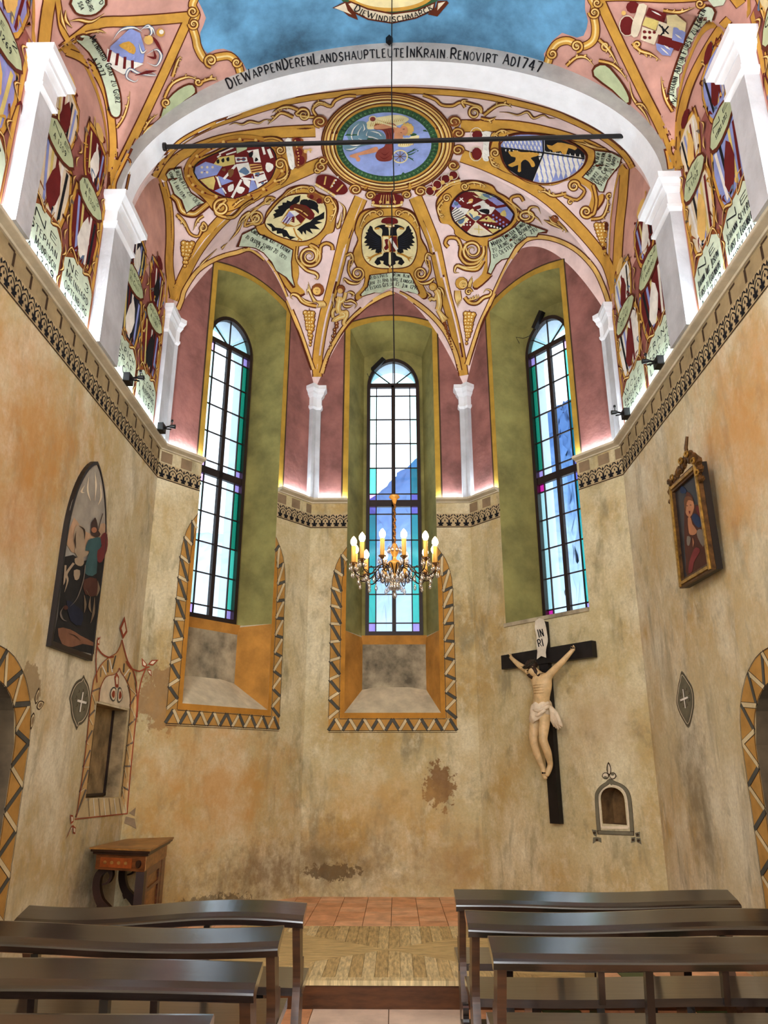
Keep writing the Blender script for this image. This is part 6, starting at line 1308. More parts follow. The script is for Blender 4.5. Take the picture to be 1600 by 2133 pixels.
# right cell
T = X(1060, 0, .3375)
nv.poly(T('1190,50 1240,25 1290,70 1240,200 1180,330 1130,450 1100,600 1080,670 1030,675 990,640 975,570 1010,440 1060,300 1120,160'), 'dark', 4, 2); nv.poly(T('1196,62 1238,40 1276,76 1226,200 1168,325 1118,446 1088,596 1070,656 1032,662 1002,632 990,570 1024,440 1072,305 1132,166'), 'mint', 5, 2)
nv.text('Johann Anton Furst zu Eggen', T('1010,600 1060,430 1130,250 1230,60'), 13, wk=.55, L=8); nv.text('Stirbt A 1631', T('1115,395 1160,270 1215,140'), 11, wk=.55, L=8); nv.text('Ne', T('1015,650 1050,600'), 9, L=8)
nv.disc(*T('770,40')[0], 14, 'red', 6, 13); nv.disc(*T('735,155')[0], 15, 'red', 6, 20); nv.ell(*T('735,155')[0], 16, 21, 'bone', 5, 18, w=2); nv.poly(T('810,20 860,30 830,130 800,220 760,210 770,130 790,80'), 'bone', 7, 2); nv.disc(*T('715,75')[0], 5, 'gold2', 7)
for q, c in (('870,40 980,80 960,130 850,90', 'red'), ('980,90 1040,80 1100,130 1090,190 980,150', 'cream'), ('850,100 930,120 910,180 830,150', 'yellow'), ('930,120 1020,150 1010,230 910,200', 'bone'), ('1020,150 1095,190 1080,260 1010,240', 'blue'), ('830,160 930,190 900,270 820,240', 'bone'), ('930,200 1080,250 1050,310 920,260', 'red'), ('910,260 1020,290 1000,340 950,335 915,300', 'blue')): nv.poly(T(q), c, 7)
for q in ('930,140 990,200', '990,150 940,210', '950,150 960,200'): nv.stroke(T(q), 3, 'black', 9, '', 0)
for k in range(5): nv.disc(*T('%d,%d' % (845+28*(k % 3), 190+34*(k//3)))[0], 3.6, 'red', 9, n=6)
for q in ('890,60 950,90', '960,270 1000,300', '940,285 990,330', '1030,200 1070,230'): nv.stroke(T(q), 4, 'white', 9, 'se')
nv.acanthus(T('770,260 820,310 880,330 940,370'), 7, 5, 1, 5, 1.6); nv.volute(*T('800,270')[0], 8, 90, 1.4, 4, 6); nv.acanthus(T('1010,690 970,620 950,540 940,470'), 6, 4, 1, 5, 1.5); nv.acanthus(T('960,60 1060,70 1160,40'), 6, 4, -1, 5, 1.4); nv.volute(*T('1190,20')[0], 10, 0, 1.5, 4, 6)
nv.poly(T('520,470 530,400 600,385 660,440 720,520 760,600 740,650 640,560'), 'dark', 4, 2); nv.poly(T('532,462 542,412 598,400 652,450 708,525 744,600 730,632 644,548'), 'palegrn', 5, 2)
nv.acanthus(T('360,400 420,350 480,350 530,400'), 6, 4, -1, 5, 1.5); nv.acanthus(T('560,370 640,390 700,440 740,500'), 6, 4, -1, 5, 1.4); nv.acanthus(T('560,240 620,300 680,400'), 7, 5, 1, 4, 1.6); nv.scroll(T('750,500 770,600 840,690 880,770'), 5, 4, 'se'); nv.volute(*T('600,280')[0], 10, 0, 1.5, 4, 5); nv.acanthus(T('790,640 830,640 870,690'), 5, 3, 1, 5, 1.5)
nv.poly(T('1230,-10 1270,40 1330,30 1350,-10'), 'mint', 4)
# banner at the top edge
T = X(530, 0, .3375)
nv.ell(*T('835,-60')[0], 108, 53, 'green', 3, 48); nv.ell(*T('835,-60')[0], 96, 43, 'gold', 4, 48); nv.ell(*T('835,-60')[0], 86, 35, 'cream', 5, 48)
nv.poly(T('480,45 560,5 600,20 620,70 640,120 580,95 540,60'), 'dark', 4, 0); nv.poly(T('492,44 560,14 575,60 600,85 560,70'), 'bone', 5); nv.poly(T('1190,0 1200,15 1130,98 1070,85 1120,40 1130,0'), 'dark', 4); nv.poly(T('1180,5 1130,60 1135,15'), 'bone', 5)
nv.poly(T('590,0 700,45 850,75 1000,55 1120,5 1110,60 1000,110 850,142 700,118 600,70 560,20'), 'dark', 5); nv.poly(T('598,12 700,55 850,85 1000,65 1108,18 1100,52 998,100 850,132 704,108 612,62 580,18'), 'bone', 6)
nv.text('DieWindischmarck', T('608,52 700,100 850,128 1000,100 1110,48'), 14, wk=.6, L=9)
nvb.build('painted_groin_bands', naveceil)
nv.build('painted_fresco', naveceil, label='painted scrollwork, shields and a blue sky field')
mb = MB(); h, n_ = on_shell(811, 78, .0); ax1 = Vector((1, 0, 0)); mb.tube([h+n_*.0, h+n_*.07], .035, 4); mb.build('sensor_box', 'iron', label='small black box fixed to the blue vault above the arch', category='sensor')
# ---------------------------------------------------------------- fresco fields on the side walls
def bay(fc, y0, y1, side, zt, seed, texts, lab, cols):
    """wall field between two pilasters, painted in wall coordinates (u, z)"""
    random.seed(seed); p = Paint(on_uz(fc), 1e9, True); p.ydown = False
    U = (lambda y: y-Y0) if side < 0 else (lambda y: YB-y)
    a, b = sorted((U(y0), U(y1))); w = b-a; m = (a+b)/2; s_ = w/1.5
    pt_ = lambda f, z: (a+w*f, z)
    p.poly([pt_(0, 5.23), pt_(1, 5.23), pt_(1, 6.82), pt_(0, 6.82)], 'pinkd', 0)
    p.stroke([pt_(.03, 5.23), pt_(.03, 6.8)], .05, 'gold', 1, '', 0); p.stroke([pt_(.97, 5.23), pt_(.97, 6.8)], .05, 'gold', 1, '', 0)
    top = [(a+w*f, 6.84+(zt-6.9)*(1-abs(2*f-1)**2.4)**.6) for f in [i/16 for i in range(17)]]; p.stroke(top, .06, 'gold', 1, '', 0)
    for c0 in (.27, .73):     # two shields with their plates below, one pair above
        for zc, k in ((6.05, 1.0), (6.85 if c0 > .5 else 6.75, .8)):
            x = a+w*c0; hw = w*.17*k; hh = .30*k; q = [(x-hw, zc+hh), (x+hw, zc+hh), (x+hw, zc-.1*k), (x+hw*.6, zc-hh), (x, zc-hh*1.3), (x-hw*.6, zc-hh), (x-hw, zc-.1*k)]
            p.poly([(x+(u-x)*1.22, zc+(v-zc)*1.22) for u, v in q], 'dark', 2, 2); p.poly([(x+(u-x)*1.16, zc+(v-zc)*1.16) for u, v in q], 'gold', 3, 2); p.poly(q, cols[0] if c0 < .5 else cols[1], 4, 2)
            for i in range(5): f = -.8+.4*i; p.stroke([(x+hw*f, zc+hh*.9), (x+hw*(f*.7+.1), zc-hh*.8)], hw*.18, ('red', 'white', 'black', 'blue', 'yellow')[(i+seed+(zc > 6.5)) % 5], 5, '', 0)
            p.poly([(x-hw*.5, zc-.1*k), (x+hw*.1, zc+.22*k), (x+hw*.5, zc), (x+.0, zc-hh*.8)], ('white', 'black', 'gold2', 'red')[(seed+int(c0*2)) % 4], 6, 2)
            for i in range(14):
                an = i*.45+seed; r_ = hh*1.15; x2, z2 = x+math.cos(an)*hw*1.25, zc+math.sin(an)*r_+.05; p.stroke([(x2, z2), (x2+random.uniform(-.07, .07)*s_, z2+random.uniform(.02, .12)), (x2+random.uniform(-.1, .1)*s_, z2+random.uniform(-.05, .1))], .028, ('smoke', 'gold', 'brown', 'red', 'steel', 'gold2', 'dark')[i % 7], 6, 'se')
            p.disc(x, zc+hh*1.45, hw*.55, ('red', 'gold2')[seed % 2], 7, .09*k, 9)
    for c0, tx in ((.26, texts[0]), (.74, texts[1])):
        x = a+w*c0; hw = w*.215
        q = [(x-hw, 5.24), (x+hw, 5.24), (x+hw, 5.66), (x+hw*.5, 5.76), (x-hw*.5, 5.72), (x-hw, 5.62)]; p.poly([(x+(u-x)*1.07, 5.24+(v-5.24)*1.08) for u, v in q], 'brown', 7); p.poly(q, 'mint', 8)
        for i, t in enumerate(tx): p.text(t, [(x-hw*.82, 5.58-.105*i), (x+hw*.82, 5.60-.105*i)], .075, L=10, wk=.5)
        for sg in (-1, 1): p.scroll([(x+sg*hw, 5.62), (x+sg*hw*.7, 5.78), (x+sg*hw*.2, 5.72), (x+sg*hw*.3, 5.84)], .022, 9, 'se')
        z = 6.48; q2 = [(x-hw*.85, z-.05), (x-hw*.4, z+.10), (x+hw*.5, z+.08), (x+hw*.9, z-.03), (x+hw*.3, z-.13), (x-hw*.5, z-.14)]; p.poly([(x+(u-x)*1.1, z+(v-z)*1.25) for u, v in q2], 'dark', 8, 2); p.poly(q2, 'palegrn', 9, 2)
        p.text(tx[0], [(x-hw*.65, z+.0), (x+hw*.65, z+.02)], .05, L=10, wk=.5); p.text(tx[-1], [(x-hw*.45, z-.08), (x+hw*.4, z-.07)], .05, L=10, wk=.5)
    for z in (5.3, 5.45, 5.6, 5.75, 5.9, 6.1, 6.3, 6.5, 6.65): p.scroll([(m-.02*s_, z), (m+.035*s_*(-1)**int(z*10), z+.06), (m, z+.12)], .024, 9, 'se')
    for z in (5.85, 6.2, 6.55): 
        for sg in (-1, 1): p.scroll([(m+sg*w*.46, z), (m+sg*w*.40, z+.07), (m+sg*w*.45, z+.15)], .02, 8, 'se')
    p.build('painted_fresco', {-1: wL, 1: wR}[side], label=lab)
bay(FL, 4.54, 5.89, -1, 7.6, 3, (('Ne', 'Stephan', 'v. Modrusch', 'A 1309'), ('Ne 3', 'Meinhard', 'Ortenburg', 'A 1300')), 'wall painting of shields and green name plates', ('bone', 'red'))
bay(FL, 6.38, 7.83, -1, 8.2, 4, (('Ulrich', 'Graf', 'zu Cilli'), ('Georg', 'v. Auersperg', 'A 1360')), 'wall painting of shields and helmets beyond the white pilaster', ('navy', 'red'))
bay(FL, 2.9, 4.30, -1, 7.6, 5, (('Ne', 'Ulrich', 'A 1240'), ('Ne 2', 'Ulrich', 'A 1269')), 'wall painting nearest the camera', ('blue', 'lilac'))
bay(FR, 4.44, 5.68, 1, 7.6, 6, (('Ne', 'Johann Ant. Joseph', 'Furst zu Eggenberg', 'A 1702'), ('Ne', 'Johann Seyfrid', 'Furst zu Eggenberg', 'stirbt 1713')), 'wall painting of crowned shields and green name plates', ('bone', 'blue'))
bay(FR, 6.12, 7.92, 1, 8.2, 7, (('Wolf', 'Engelbert', 'Graf'), ('Franz', 'Graf zu', 'Lamberg')), 'wall painting of shields beyond the white pilaster', ('white', 'red'))
bay(FR, 2.8, 4.16, 1, 7.6, 8, (('Graf', 'A 1680'), ('Graf', 'A 1690')), 'wall painting nearest the camera', ('cream', 'blue'))
# ---------------------------------------------------------------- wall painting below the cornice
def uz(fc, d=0): p = Paint(on_uz(fc, d), 1e9, True); p.ydown = False; return p
WN = {0: wL, 1: walls['wall_back_left'], 2: walls['wall_back'], 3: walls['wall_back_right'], 4: wR}
for i, fc in enumerate(runs):
    p = uz(fc); rng = [(0 if a is None else a, fc.L if b is None else b) for a, b in cuts.get(i, [(None, None)])]
    random.seed(50+i)
    for a, b in rng:
        if i in (0, 4): a, b = (max(a, 2.2-Y0), b) if i == 0 else (a, min(b, YB-2.2))
        p.poly([(a, 4.80), (b, 4.80), (b, 5.0), (a, 5.0)], 'bone2', 0); p.poly([(a, 4.800), (b, 4.800), (b, 4.812), (a, 4.812)], 'line', 1)
        n = max(1, round((b-a)/.108)); w = (b-a)/n
        for k in range(n):
            x = a+w*(k+.5); h = 4.822; L = 2
            p.poly([(x-.034, h), (x+.034, h), (x+.020, h+.022), (x+.040, h+.030), (x+.036, h+.056), (x+.014, h+.046), (x+.012, h+.076), (x, h+.088), (x-.012, h+.076), (x-.014, h+.046), (x-.036, h+.056), (x-.040, h+.030), (x-.020, h+.022)], 'black', L)
            for sg in (-1, 1):
                p.stroke([(x, h+.075), (x+sg*.022, h+.105), (x+sg*.048, h+.122)], .011, 'black', L, '', 2); p.stroke([(x+sg*.012, h+.13), (x+sg*.034, h+.150), (x+sg*.050, h+.168)], .014, 'black', L, 's', 2)
            p.poly([(x, h+.11), (x+.013, h+.135), (x, h+.168), (x-.013, h+.135)], 'black', L)
            p.poly([(x+w/2-.010, h+.075), (x+w/2, h+.06), (x+w/2+.010, h+.075), (x+w/2, h+.10)], 'black', L)
        if i in (0, 4):
            p.poly([(a, 5.0), (b, 5.0), (b, 5.157), (a, 5.157)], 'dentil', 0)
            m = int((b-a)/.272)
            for k in range(m+1):
                x = (b-.05-k*.272) if i == 0 else (a+.05+k*.272); sg = -1 if i == 0 else 1
                p.poly([(x-.016, 5.02), (x+.016, 5.02), (x+.016, 5.135), (x-.016, 5.135)], 'line', 1); p.poly([(x, 5.128), (x+sg*.10, 5.128), (x+sg*.10, 5.148), (x, 5.148)], 'line', 1)
    if i in (1, 3):
        for x in ((.02, .30, 1.86, 2.12, 2.40) if i == 1 else (.0, .25, .50, 1.90, 2.18, 2.42)):
            x1 = min(x+.155, fc.L)
            if any(a <= x and x1 <= b+.01 for a, b in rng): p.poly([(x, 5.01), (x1, 5.01), (x1, 5.14), (x, 5.14)], 'taupe', 1)
    p.build('painted_frieze', WN[i], label='stencilled palmette frieze in black')
# zigzag ribbon borders
def resamp(P, n):
    D = [0]
    for a, b in zip(P, P[1:]): D.append(D[-1]+math.hypot(b[0]-a[0], b[1]-a[1]))
    out = []
    for k in range(n+1):
        d = D[-1]*k/n; i = min(max(j for j in range(len(D)) if D[j] <= d+1e-9), len(P)-2); t = (d-D[i])/(D[i+1]-D[i] or 1); out.append((P[i][0]+(P[i+1][0]-P[i][0])*t, P[i][1]+(P[i+1][1]-P[i][1])*t))
    return out
def zig(p, A, B, n, w, fill='och3', start=0, c1='bone3', c2='slate', L=0, out=True, wl=.006, flip=False):
    A2, B2 = resamp(A, 24), resamp(B, 24); p.poly(A2+B2[::-1], fill, L)
    if out: p.stroke(A2, wl, 'line', L+3, '', 0); p.stroke(B2, wl, 'line', L+3, '', 0)
    A, B = resamp(A, n), resamp(B, n)
    for k in range(n):
        a, b = (A[k], B[k+1]) if (k+start) % 2 == 0 else (B[k], A[k+1]); c = c1 if ((k+start) % 2 == 0) != flip else c2
        p.stroke([a, b], w*1.25, 'line', L+1, '', 0); p.stroke([a, b], w, c, L+2, '', 0)
for nm in ('wall_back_left', 'wall_back'):
    fc, u0, u1, zb, uc = SPEC[nm]; p = uz(fc); z0 = zb-.07; zq = zb-.22
    for sg, ue in ((-1, u0), (1, u1)):
        x = lambda d: ue+sg*d
        p.poly([(x(0), z0), (x(.06), z0), (x(.06), 3.95), (x(.045), 4.15), (x(0), 4.32)], 'och4', 0)
        zig(p, [(x(.20), zq+.15), (x(.20), 3.90), (x(.185), 4.10), (x(.13), 4.32), (x(.0), 4.52)], [(x(.065), zq+.15), (x(.065), 3.90), (x(.05), 4.12), (x(.02), 4.28), (x(.0), 4.33)], 19, .034, flip=sg > 0)
    p.poly([(u0-.06, z0), (u1+.06, z0), (u1+.06, zb), (u0-.06, zb)], 'och4', 0)
    m = (u0+u1)/2
    zig(p, [(u0-.2, zq), (m, zq)], [(u0-.2, z0-.005), (m, z0-.005)], 9, .034, out=False, flip=True, start=0); zig(p, [(m, zq), (u1+.2, zq)], [(m, z0-.005), (u1+.2, z0-.005)], 9, .034, start=1, out=False, flip=False)
    p.stroke([(u0-.2, zq), (u1+.2, zq)], .007, 'line', 4, '', 0); p.stroke([(u0-.06, z0-.006), (u1+.06, z0-.006)], .006, 'line', 4, '', 0); p.stroke([(u0-.2, zq-.02), (u1+.2, zq-.02)], .005, 'line', 4, '', 0)
    p.build('painted_border', walls[nm], label='painted ribbon border in ochre, white and slate')
for nm, (fc, u0, u1, zb, uc) in SPEC.items():   # ochre frame on the pink wall
    p = uz(fc); hd = seg_head(u0, u1, 7.97, .15); ho = [(uc_ + (a-uc_)*1.135, z+.09) for a, z in hd for uc_ in [(u0+u1)/2]]
    p.poly([(u0, 5.222), (u0, 7.97), (ho[0][0], ho[0][1]), (u0-.085, 5.222)][::-1], 'frame_och', 0); p.poly([(u1, 5.222), (u1+.085, 5.222), ho[-1], (u1, 7.97)], 'frame_och', 0)
    p.poly(hd+ho[::-1], 'frame_och', 0); p.stroke([(u0-.085, 5.222)]+ho+[(u1+.085, 5.222)], .022, 'line', 1, '', 0)
    p.build('painted_window_frame', walls[nm])
# door borders
for fc, pr, wl, sg, side in ((FL, prL, wL, 1, 0), (FR, prR, wR, -1, 1)):
    p = uz(fc); u0, u1 = pr[0][0], pr[-1][0]; m = (u0+u1)/2; hw = (u1-u0)/2
    inn_ = [(m+hw*math.cos(t), 1.78+.42*math.sin(t)) for t in [math.pi*i/16 for i in range(17)]]; out_ = [(m+(hw+.22)*math.cos(t), 1.80+.62*math.sin(t)) for t in [math.pi*i/16 for i in range(17)]]
    zig(p, out_, inn_, 14, .034, flip=True); zig(p, [(u1+.22, 0), (u1+.22, 1.8)], [(u1, 0), (u1, 1.78)], 12, .034); zig(p, [(u0-.22, 0), (u0-.22, 1.8)], [(u0, 0), (u0, 1.78)], 12, .034, flip=True)
    if side == 0:
        for a in (80, 20, -95):
            t = math.radians(a); x0, z0 = u1+.235, 2.05; q = [(x0+.03*math.cos(t), z0+.03*math.sin(t)), (x0+.08*math.cos(t)-.035*math.sin(t), z0+.08*math.sin(t)+.035*math.cos(t)), (x0+.16*math.cos(t), z0+.16*math.sin(t)), (x0+.08*math.cos(t)+.035*math.sin(t), z0+.08*math.sin(t)-.035*math.cos(t))]
            p.poly(q, 'line', 0, 4); p.poly([(sum(v[0] for v in q)/4*.25+v[0]*.75, sum(v[1] for v in q)/4*.25+v[1]*.75) for v in q], 'bone3', 1, 4); p.poly([(sum(v[0] for v in q)/4*.5+v[0]*.5, sum(v[1] for v in q)/4*.5+v[1]*.5) for v in q], 'taupe', 2, 4)
    p.build('painted_border', wl, label='painted ribbon border round the door arch')
def face_px(fc, d=0): 
    def f(x, y, lift): u, z = fc.at(x, y, d); return fc.p(u, z, d+lift), fc.n
    return f
# aumbry surround on the left wall
p = Paint(on_shell, 6); T = X(130, 1260, .2343)
Lo = T('115,1890 165,1560 205,1240 235,950 255,780 275,660'); Li = T('205,1705 240,1400 275,1100 300,930 318,860 330,740')
Ro = T('570,1860 600,1500 635,1150 655,960 660,840 640,690'); Ri = T('520,1705 545,1450 575,1180 597,930 597,820 575,715')
p.poly(T('115,1890 205,1705 520,1705 570,1860 540,1870'), 'cream2', 0)
for k in range(7): p.stroke(T('%d,1720 %d,%d' % (225+46*k, 235+48*k, 1880-3*k)), 1.4, 'white' if k % 2 else 'taupe', 2, '', 0)
zig(p, Lo, Li, 11, 2.6, 'cream3', flip=True, c2='smoke', wl=1); zig(p, Ro, Ri, 11, 2.6, 'cream3', c2='smoke', wl=1)
p.poly(T('275,660 330,540 400,470 470,430 505,370 523,310 545,400 575,500 620,580 640,690 575,715 550,650 515,600 500,560 490,590 450,620 380,640 330,740'), 'cream3', 0)
p.poly(T('318,855 330,740 380,640 450,620 490,590 500,560 515,600 550,650 575,715 597,800 597,925'), 'bone', 1)
for q, c in (('350,540 385,620', 'white'), ('415,480 440,600', 'white'), ('470,450 440,570', 'slate'), ('400,490 400,600', 'slate'), ('545,520 540,600', 'slate'), ('590,570 540,640', 'white'), ('340,560 335,640', 'taupe'), ('600,600 570,690', 'slate')): p.stroke(T(q), 2.4, c, 2, '', 0)
for t, w in (('115,1890 165,1560 205,1240 235,950 255,780 275,660 330,540 400,470 470,430 505,370 523,310', 1.4), ('523,310 545,400 575,500 620,580 650,690 660,840 655,960 635,1150 600,1500 570,1860', 2.2), ('318,855 330,740 380,640 450,620 490,590 500,560 515,600 550,650 585,720 597,800 597,925', 1.4), ('300,690 290,500 300,370 310,290', 2), ('300,370 340,430 400,465 450,460', 3), ('560,500 600,560 680,590 740,560 770,550', 3), ('740,560 700,660 670,820 660,1000', 2.4), ('100,1905 330,1880 570,1855', 2.2), ('205,1712 520,1708', 1.6)): p.stroke(T(t), w, 'rust', 4, '', 3)
for q in ('546,100 500,205 530,305 570,240', '700,470 750,530 740,560 705,540', '850,488 790,490 755,530 800,540', '745,570 785,580 790,640 765,610', '330,280 300,310 300,350 320,360', '60,1865 85,1870 90,1930 65,1950', '75,1960 95,1960 20,2085', '85,1960 110,1980 105,2040 85,2030', '455,640 475,600 495,640 490,735 465,735'): p.poly(T(q), 'rust', 4); p.poly(shrink(T(q), .55), 'bone', 5)
for q in ('440,730 470,745 465,830 445,860 420,830 415,780', '490,740 515,740 530,820 500,870 480,850'): p.poly(T(q), 'slate', 4, 2); p.poly(shrink(T(q), .8), 'bone', 5, 2); p.poly(shrink(T(q), .5), 'rust', 6, 2)
for q in ('590,1850 650,1800 640,1880', '560,1880 640,1900 655,1990 600,1960 545,1940'): p.poly(T(q), 'taupe', 2)
p.build('painted_surround', wL, label='painted ogee surround of the wall recess in rust red, cream and grey')
def cross_oval(fc, P, cross, wl, lab):
    p = Paint(face_px(fc), 1e9, True); p.poly(P, 'slate2', 0, 3)
    for k, c in ((.93, 'line'), (.86, 'bone'), (.80, 'slate2'), (.74, 'line'), (.70, 'slate2')): q = cat_rom(shrink(P, k), 3, True); p.stroke(q+[q[0]], .8 if c != 'bone' else 1.1, c, 1, '', 0) if c != 'slate2' else p.poly(shrink(P, k), c, 2 if k > .75 else 3, 3)
    n = len(P); cx, cy = sum(v[0] for v in P)/n, sum(v[1] for v in P)/n
    rx = (max(v[0] for v in P)-min(v[0] for v in P))/2
    for k in range(8): a = k*math.pi/4+.3; x, y = cx+rx*.5*math.cos(a), cy+rx*1.2*math.sin(a)*.8; p.stroke([(x, y), (x+rx*.16, y-2), (x+rx*.1, y-6)], .9, 'line', 4, '', 2)
    for a, b, w in cross: p.stroke([a, b], w+.8, 'line', 5, '', 0); p.stroke([a, b], w, 'white', 6, '', 0)
    p.build('painted_cross_medallion', wl, label=lab)
T = X(130, 1260, .2343)
cross_oval(FL, T('58,828 72,780 90,730 118,685 150,660 172,650 188,622 202,655 226,700 242,770 248,850 240,920 222,985 195,1035 165,1065 140,1075 124,1116 108,1072 88,1025 74,960 68,890'), [(T('172,775')[0], T('143,952')[0], 2.4), (T('120,850')[0], T('202,872')[0], 5)], wL, 'grey painted oval with a white cross left of the recess')
T = X(1200, 1300, .3047)
cross_oval(FR, T('725,320 765,375 800,440 810,540 795,640 771,710 738,665 705,600 688,530 698,430 712,365'), [(T('740,445')[0], T('757,575')[0], 1.8), (T('722,522')[0], T('775,500')[0], 4)], wR, 'grey painted oval with a white cross on the right wall')
# piscina surround
p = Paint(face_px(FOR), 1e9, True); T = X(1220, 1570, .09377)
p.stroke(T('300,1750 270,1400 250,1000 270,860 360,740 480,660 545,600 640,650 800,720 910,820 965,950 1000,1200 1040,1750'), 8.2, 'line', 0, '', 3); p.stroke(T('300,1750 270,1400 250,1000 270,860 360,740 480,660 545,600 640,650 800,720 910,820 965,950 1000,1200 1040,1750'), 6.6, 'slate2', 1, '', 3)
p.stroke(T('270,1745 700,1760 1085,1775'), 8.6, 'line', 2, '', 0); p.stroke(T('290,1745 700,1760 1070,1775'), 6.8, 'slate2', 3, '', 0)
p.stroke(T('360,1640 330,1300 310,1000 330,880 430,770 545,700'), 3, 'bone', 2, '', 3); p.stroke(T('600,700 740,740 850,830 900,960 940,1200 965,1640'), 3, 'bone', 2, '', 3); p.stroke(T('370,1640 960,1640'), 6, 'bone', 3, '', 0)
p.stroke(T('480,680 545,560 545,640 600,690'), 4, 'slate2', 3, '', 0)
for q in ('510,180 470,300 480,400 540,500 575,400 560,270',): p.poly(T(q), 'line', 2, 2); p.poly(shrink(T(q), .7), 'bone', 3, 2); p.poly(T('510,200 480,320 510,440'), 'slate2', 4)
for x in (450, 610): p.disc(*T('%d,490' % x)[0], 7.4, 'line', 2); p.disc(*T('%d,490' % x)[0], 5.6, 'bone', 3); p.disc(*T('%d,%d' % (x, 525 if x < 500 else 460))[0], 4, 'slate2', 4, 2.6)
p.poly(T('360,495 400,470 400,520'), 'line', 2); p.poly(T('705,495 660,470 660,520'), 'line', 2)
for q in ('140,1680 250,1700 250,1850 180,1800', '170,1860 260,1850 350,1870 360,1980 260,1930 165,2000', '1100,1760 1215,1730 1210,1850 1130,1850', '1020,1860 1110,1850 1110,1960 1015,1980', '1130,1870 1220,1870 1250,2020 1140,1960'): p.poly(T(q), 'slate2', 1); p.disc(*shrink(T(q), .01)[0], 3, 'line', 3, n=8)
p.build('painted_surround', walls['wall_back_right'], label='painted grey trefoil surround of the small niche')
# lettering on the title scroll
BP = bvh(sc)
p = Paint(on_only(BP), 2.5); p.step = 3; p.text('IN', [(1121.5, 1328), (1134.5, 1325)], 16, L=0, bold=.14); p.text('RI', [(1121.5, 1348), (1134.5, 1345)], 15, L=0, bold=.15); p.build('lettering', sc)
# painted canvases
p = Paint(face_px(FL, .0285), 1e9, True); T = X(80, 940, .2157)
p.poly(T('560,120 620,260 650,420 655,640 640,800 560,860 420,760 330,700 300,560 350,420 430,250'), 'mist', 0, 2); p.poly(T('270,900 340,640 420,760 560,800 600,700 655,720 640,900 400,1000'), 'dusk', 1, 2)
for q in ('480,250 470,380 500,480', '540,200 550,330 540,480', '590,300 600,440 570,520', '440,330 410,390 440,400'): p.stroke(T(q), 4, 'bone', 2, 'se')
p.poly(T('240,1020 330,1000 420,1060 540,1040 620,1000 600,1250 580,1500 550,1760 530,1960 180,1880 130,1850 180,1600 210,1350'), 'canvas_dk', 2, 1)
p.poly(T('180,1710 300,1720 400,1780 530,1850 520,1880 420,1860 320,1890 220,1860'), 'earth', 3, 2)
p.poly(T('340,760 370,710 420,730 440,800 440,880 450,960 480,980 440,1020 380,1030 350,990 340,960 355,880 330,860'), 'horse', 4, 2); p.poly(T('350,1030 420,1020 430,1080 400,1110 350,1090 340,1050'), 'horse', 4, 2); p.poly(T('330,1150 390,1150 380,1230 340,1240'), 'horse', 5, 2)
p.stroke(T('330,1080 260,1180 270,1250 240,1360'), 5, 'horse', 5, 'e'); p.stroke(T('250,1100 240,1240 230,1290'), 4, 'horse', 5, 'e'); p.stroke(T('350,770 340,860 350,940'), 3, 'umber', 6, 'se'); p.stroke(T('380,720 430,760 435,850'), 4, 'umber', 5, 'se')
p.poly(T('500,690 520,660 540,640 560,700 565,760 590,800 560,830 500,810 495,750'), 'armor', 5, 2); p.disc(*T('525,760')[0], 6, 'skin2', 6); p.poly(T('470,860 520,840 580,830 600,900 560,1000 550,1180 470,1200 430,1150 460,1040 480,960 440,960'), 'tealdk', 5, 2)
p.poly(T('590,830 640,780 660,850 650,960 600,1070 560,1060 560,960 600,920'), 'crim', 5, 2); p.poly(T('430,1240 550,1230 560,1390 440,1380'), 'browndk', 5, 2)
p.stroke(T('610,600 580,700 560,780'), 1.6, 'umber', 6, '', 0); p.stroke(T('440,1100 420,1250 360,1420 290,1500'), 2, 'smoke', 6, 'e')
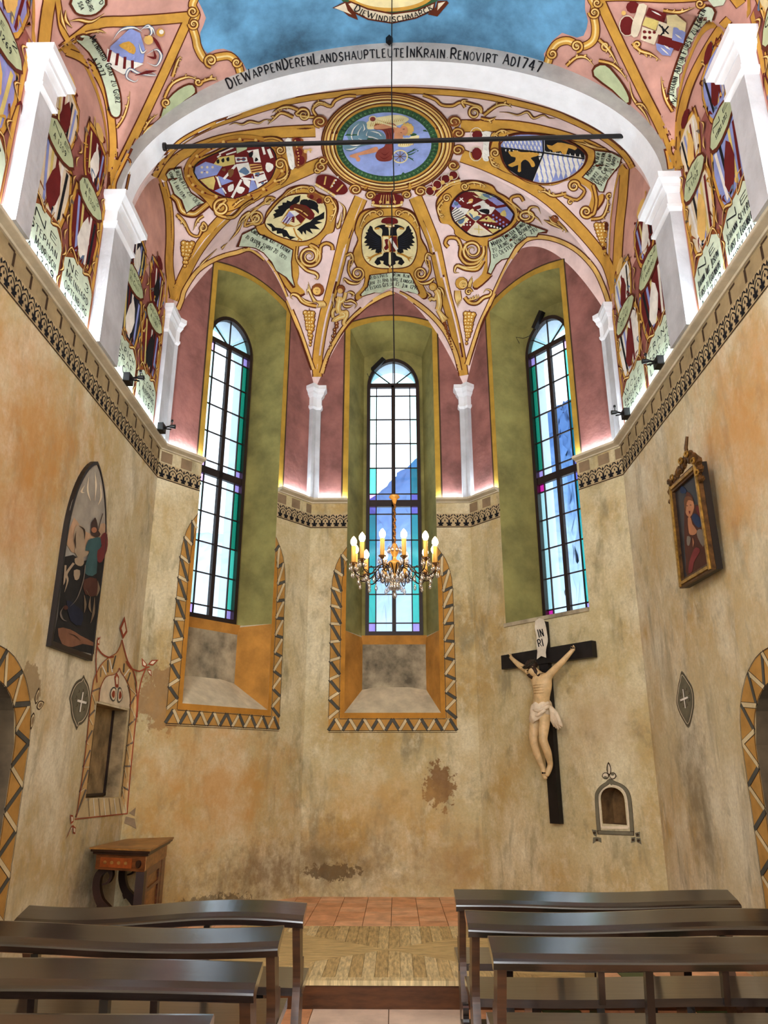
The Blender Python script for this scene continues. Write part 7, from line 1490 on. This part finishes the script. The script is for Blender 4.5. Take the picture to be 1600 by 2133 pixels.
for q in ('560,1250 570,1330 550,1400', '490,1400 480,1500 500,1560', '530,1410 520,1560 490,1660', '430,1390 440,1480 430,1560', '450,1340 480,1400'): p.stroke(T(q), 5, 'horse2', 6, 'se')
p.stroke(T('230,1500 200,1560 220,1620 260,1640'), 4, 'smoke', 6, 'se'); p.disc(*T('250,1510')[0], 5, 'browndk', 6); p.poly(T('260,1440 340,1480 420,1560 400,1680 300,1640'), 'navy', 5, 2); p.stroke(T('280,1760 340,1780 400,1830'), 2, 'umber', 5, 'se')
p.build('painted_scene', canvas_l)
def on_pic(x, y, lift):
    r = ray(x, y); o = RP(.5, .5, -.012); t = (o-CAM).dot(nq)/r.dot(nq); return CAM+r*t+nq*lift, nq
p = Paint(on_pic, 1e9, True); T = X(1380, 900, .1594)
p.poly(T('320,780 400,850 420,950 500,960 560,1150 600,1400 630,1700 340,1900 310,1700 290,1400 290,1000'), 'browndk', 0, 2)
p.poly(T('340,890 390,880 420,950 410,1030 370,1110 320,1080 300,990'), 'skin3', 1, 2); p.poly(T('290,900 320,840 380,850 430,930 400,900 340,890 320,960 310,1050'), 'hairbr', 2, 2); p.stroke(T('325,960 345,965'), 1.2, 'umber', 3, '', 0); p.stroke(T('370,950 390,955'), 1.2, 'umber', 3, '', 0); p.poly(T('352,1030 378,1030 365,1075'), 'crim', 3)
p.poly(T('440,1000 480,960 520,1020 560,1180 500,1120'), 'crim', 1, 2); p.poly(T('390,1110 430,1060 490,1110 530,1200 480,1250 420,1190'), 'dkblue', 2, 2); p.poly(T('340,1120 380,1120 400,1200 460,1290 430,1340 370,1340 350,1280'), 'skin3', 2, 2)
p.poly(T('460,1290 520,1270 560,1400 540,1500 470,1380'), 'smoke', 2, 2); p.poly(T('330,1360 380,1380 360,1480 330,1470'), 'smoke', 2, 2); p.poly(T('420,1530 470,1510 500,1560 420,1700 400,1820 350,1840 360,1700'), 'crim2', 2, 2); p.poly(T('560,1600 620,1700 500,1800 440,1780'), 'browndk', 2, 2); p.stroke(T('405,1380 415,1440 410,1500'), 3, 'skin3', 3, 'se'); p.poly(T('250,700 320,760 300,800 240,790'), 'dkblue', 1, 2)
p.build('painted_scene', canvas_r)
